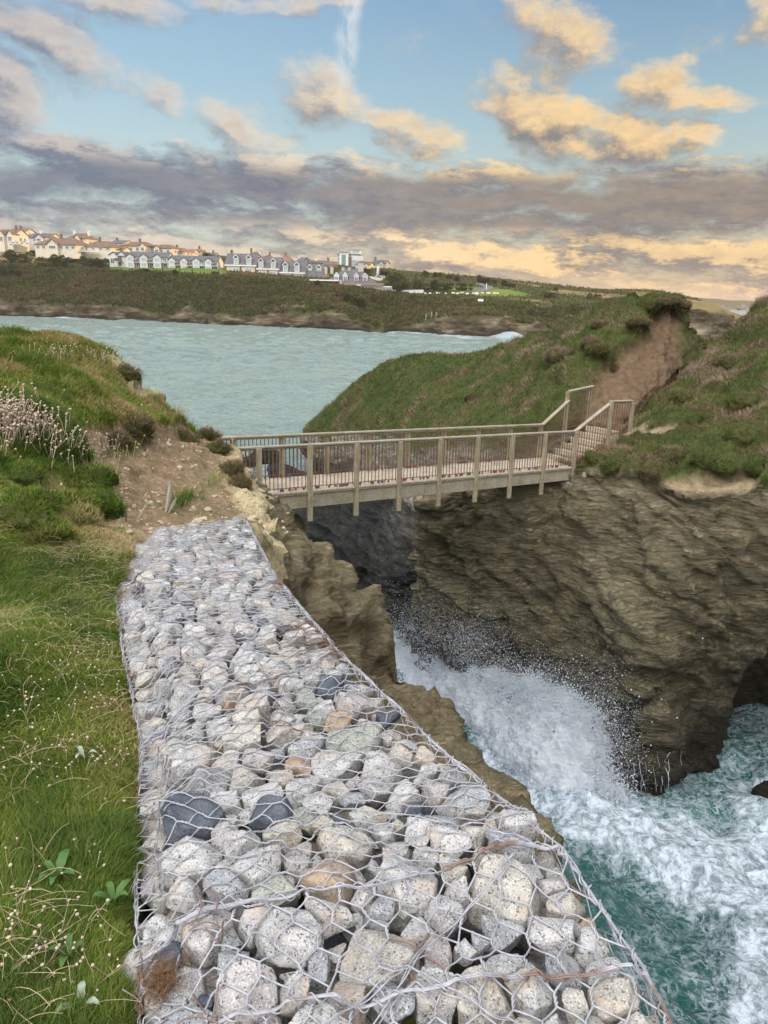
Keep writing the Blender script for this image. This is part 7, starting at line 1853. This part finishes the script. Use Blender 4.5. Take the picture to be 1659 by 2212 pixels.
def trees():
    """shrubs and trees along the far skyline, each with a trunk and a crown of leaf clumps"""
    rg = np.random.default_rng(55)
    # u, v (foot), height px, width px, depth, tint, description
    S = [(120, 572, 26, 90, 372, .55, 'brown-green thicket on the left slope'), (40, 565, 30, 80, 372, .30, 'dark green thicket at the left edge'), (185, 573, 24, 70, 372, .22, 'green hedge-like thicket below the bungalows'), (225, 574, 24, 34, 376, .18, 'round dark bush left of the white terrace'),
         (150, 556, 14, 40, 380, .6, 'brown bush below the wide bungalow'), (62, 538, 10, 30, 398, .3, 'low hedge beside the second white car'), (95, 548, 12, 60, 386, .45, 'scrubby bank below the wide bungalow'),
         (208, 546, 9, 10, 400, .3, 'small bush below the glass-fronted deck'), (312, 583, 7, 16, 372, .2, 'low round bush in front of the left terrace'), (376, 587, 9, 14, 372, .35, 'small bush before the left unit of the right terrace'), (460, 589, 7, 22, 372, .5, 'tawny shrub at the hotel end of the terrace'),
         (447, 556, 16, 10, 455, .2, 'lone tree on the skyline left of the hotel'), (456, 558, 9, 8, 455, .3, 'small tree just right of the lone tree'), (650, 567, 8, 10, 440, .3, 'bush behind the hotel end roof'), (583, 581, 10, 6, 372, .15, 'climbing plant on the hotel pier'),
         (790, 593, 17, 24, 395, .35, 'bushy tree left of the car park'), (778, 592, 15, 16, 397, .25, 'dark tree behind the restaurant chimney'), (845, 594, 14, 30, 400, .38, 'spreading tree right of the car park'), (828, 590, 12, 22, 405, .42, 'yellow-green bush behind the car park'), (866, 596, 12, 24, 400, .32, 'bush at the right end of the car park row'),
         (850, 622, 36, 62, 372, .22, 'big dark green thicket right of the conservatory'), (888, 620, 24, 60, 368, .45, 'olive thicket beside the big dark one'), (872, 628, 24, 40, 352, .3, 'green bush in front of the big thicket'), (935, 622, 20, 90, 365, .30, 'long green thicket above the white wall'), (990, 622, 16, 80, 368, .42, 'tawny thicket before the road bend'),
         (918, 590, 10, 14, 420, .3, 'first skyline bush from the car park'), (943, 593, 11, 20, 420, .25, 'second skyline bush from the car park'), (970, 596, 8, 16, 420, .3, 'third skyline bush, low'), (994, 601, 12, 24, 418, .3, 'fourth skyline bush, wide'), (1038, 606, 14, 26, 415, .4, 'pale tree above the road bend'), (1062, 608, 13, 24, 415, .35, 'tree right of the road bend'),
         (1086, 611, 11, 22, 412, .3, 'last of the bushes bunched past the road'), (1105, 614, 8, 20, 410, .45, 'tawny bush beyond the road'), (1188, 638, 11, 30, 400, .42, 'isolated bush on the open slope'), (1198, 622, 7, 12, 410, .4, 'tiny skyline bush over the open slope'), (1282, 640, 12, 40, 395, .45, 'wide low bush near the hill'), (1320, 644, 7, 40, 395, .5, 'low bush line just left of the hill'),
         (755, 648, 20, 34, 322, .15, 'fresh green bush in the hollow below the conservatory'), (775, 656, 22, 30, 318, .12, 'brightest green bush in the cleft of the headland'), (735, 637, 10, 26, 336, .25, 'low bush under the conservatory wall'), (690, 612, 8, 14, 352, .3, 'small bush before the entrance canopy'), (20, 590, 26, 60, 362, .25, 'dark bush low at the left edge')]
    for i, (u, v, h, w, D, t, lab) in enumerate(S):
        q = surf_at(HEAD, u, v); D = PROJ(q[None])[0, 2]; hh, ww = h*D*PXM*1.05, w*D*PXM; root = empty('tree' if h >= 13 and w < 32 else 'bush', q); tag(root, lab, 'tree' if h >= 13 and w < 32 else 'bush', 'trees and bushes on the far headland')
        mb = MB(); mb.tube([(0, 0, -1.0), (.1, 0, hh*.3), (.3, .1, hh*.62)], np.array([.26, .2, .1])*max(.5, hh/6), 6)
        for k in range(4):
            a = rg.uniform(0, 6.28); mb.tube([(.05, 0, hh*.25), (math.cos(a)*ww*.15, math.sin(a)*ww*.1, hh*.5), (math.cos(a)*ww*.3, math.sin(a)*ww*.18, hh*.7)], np.array([.12, .09, .04])*max(.5, hh/6), 5)
        mb.build('trunk', M['bark'], root)
        nb = max(4, int(ww/2.2)); n = int(500+ww*hh*14); n = min(n, 5200)
        cx = rg.uniform(-.38, .38, nb)*ww; cz = hh*(.34+.34*rg.random(nb))*(1-.35*np.abs(cx)/(ww*.5)); cr = hh*rg.uniform(.24, .40, nb)
        cy = rg.uniform(-.25, .25, nb)*min(ww, 8); k = rg.integers(0, nb, n); d = rg.normal(size=(n, 3)); d /= np.linalg.norm(d, axis=1)[:, None]
        pos = np.c_[cx[k], cy[k], cz[k]]+d*cr[k][:, None]*rg.uniform(.72, 1.08, n)[:, None]; pos[:, 2] = np.abs(pos[:, 2])
        tt = np.clip(t+rg.normal(0, .09, n)+(_hash(k, k*0, k*0, i)-.5)*.35, 0, 1)
        blades('crown', pos, d, rg.uniform(.5, 1.2, n)*min(1, hh/5+.3), rg.uniform(.35, .8, n), tt, M['shrub'], .3, rg=rg, spread=.8, parent=root)
trees()
# ------------------------------------------------------------------ evening haze over the coast
def haze():
    m, g = mat('haze'); v = g.node('ShaderNodeVolumePrincipled'); v.inputs['Color'].default_value = (.95, .82, .72, 1); v.inputs['Density'].default_value = HAZE; v.inputs['Anisotropy'].default_value = .3
    o = g.node('ShaderNodeOutputMaterial'); g.nt.links.new(v.outputs[0], o.inputs['Volume'])
    mb = MB(); mb.box((0, 3000, 27), (15000, 7400, 66)); tag(mb.build('haze', m), 'thin warm evening haze over the bay', 'haze', kind='stuff')
HAZE = .00017
haze()
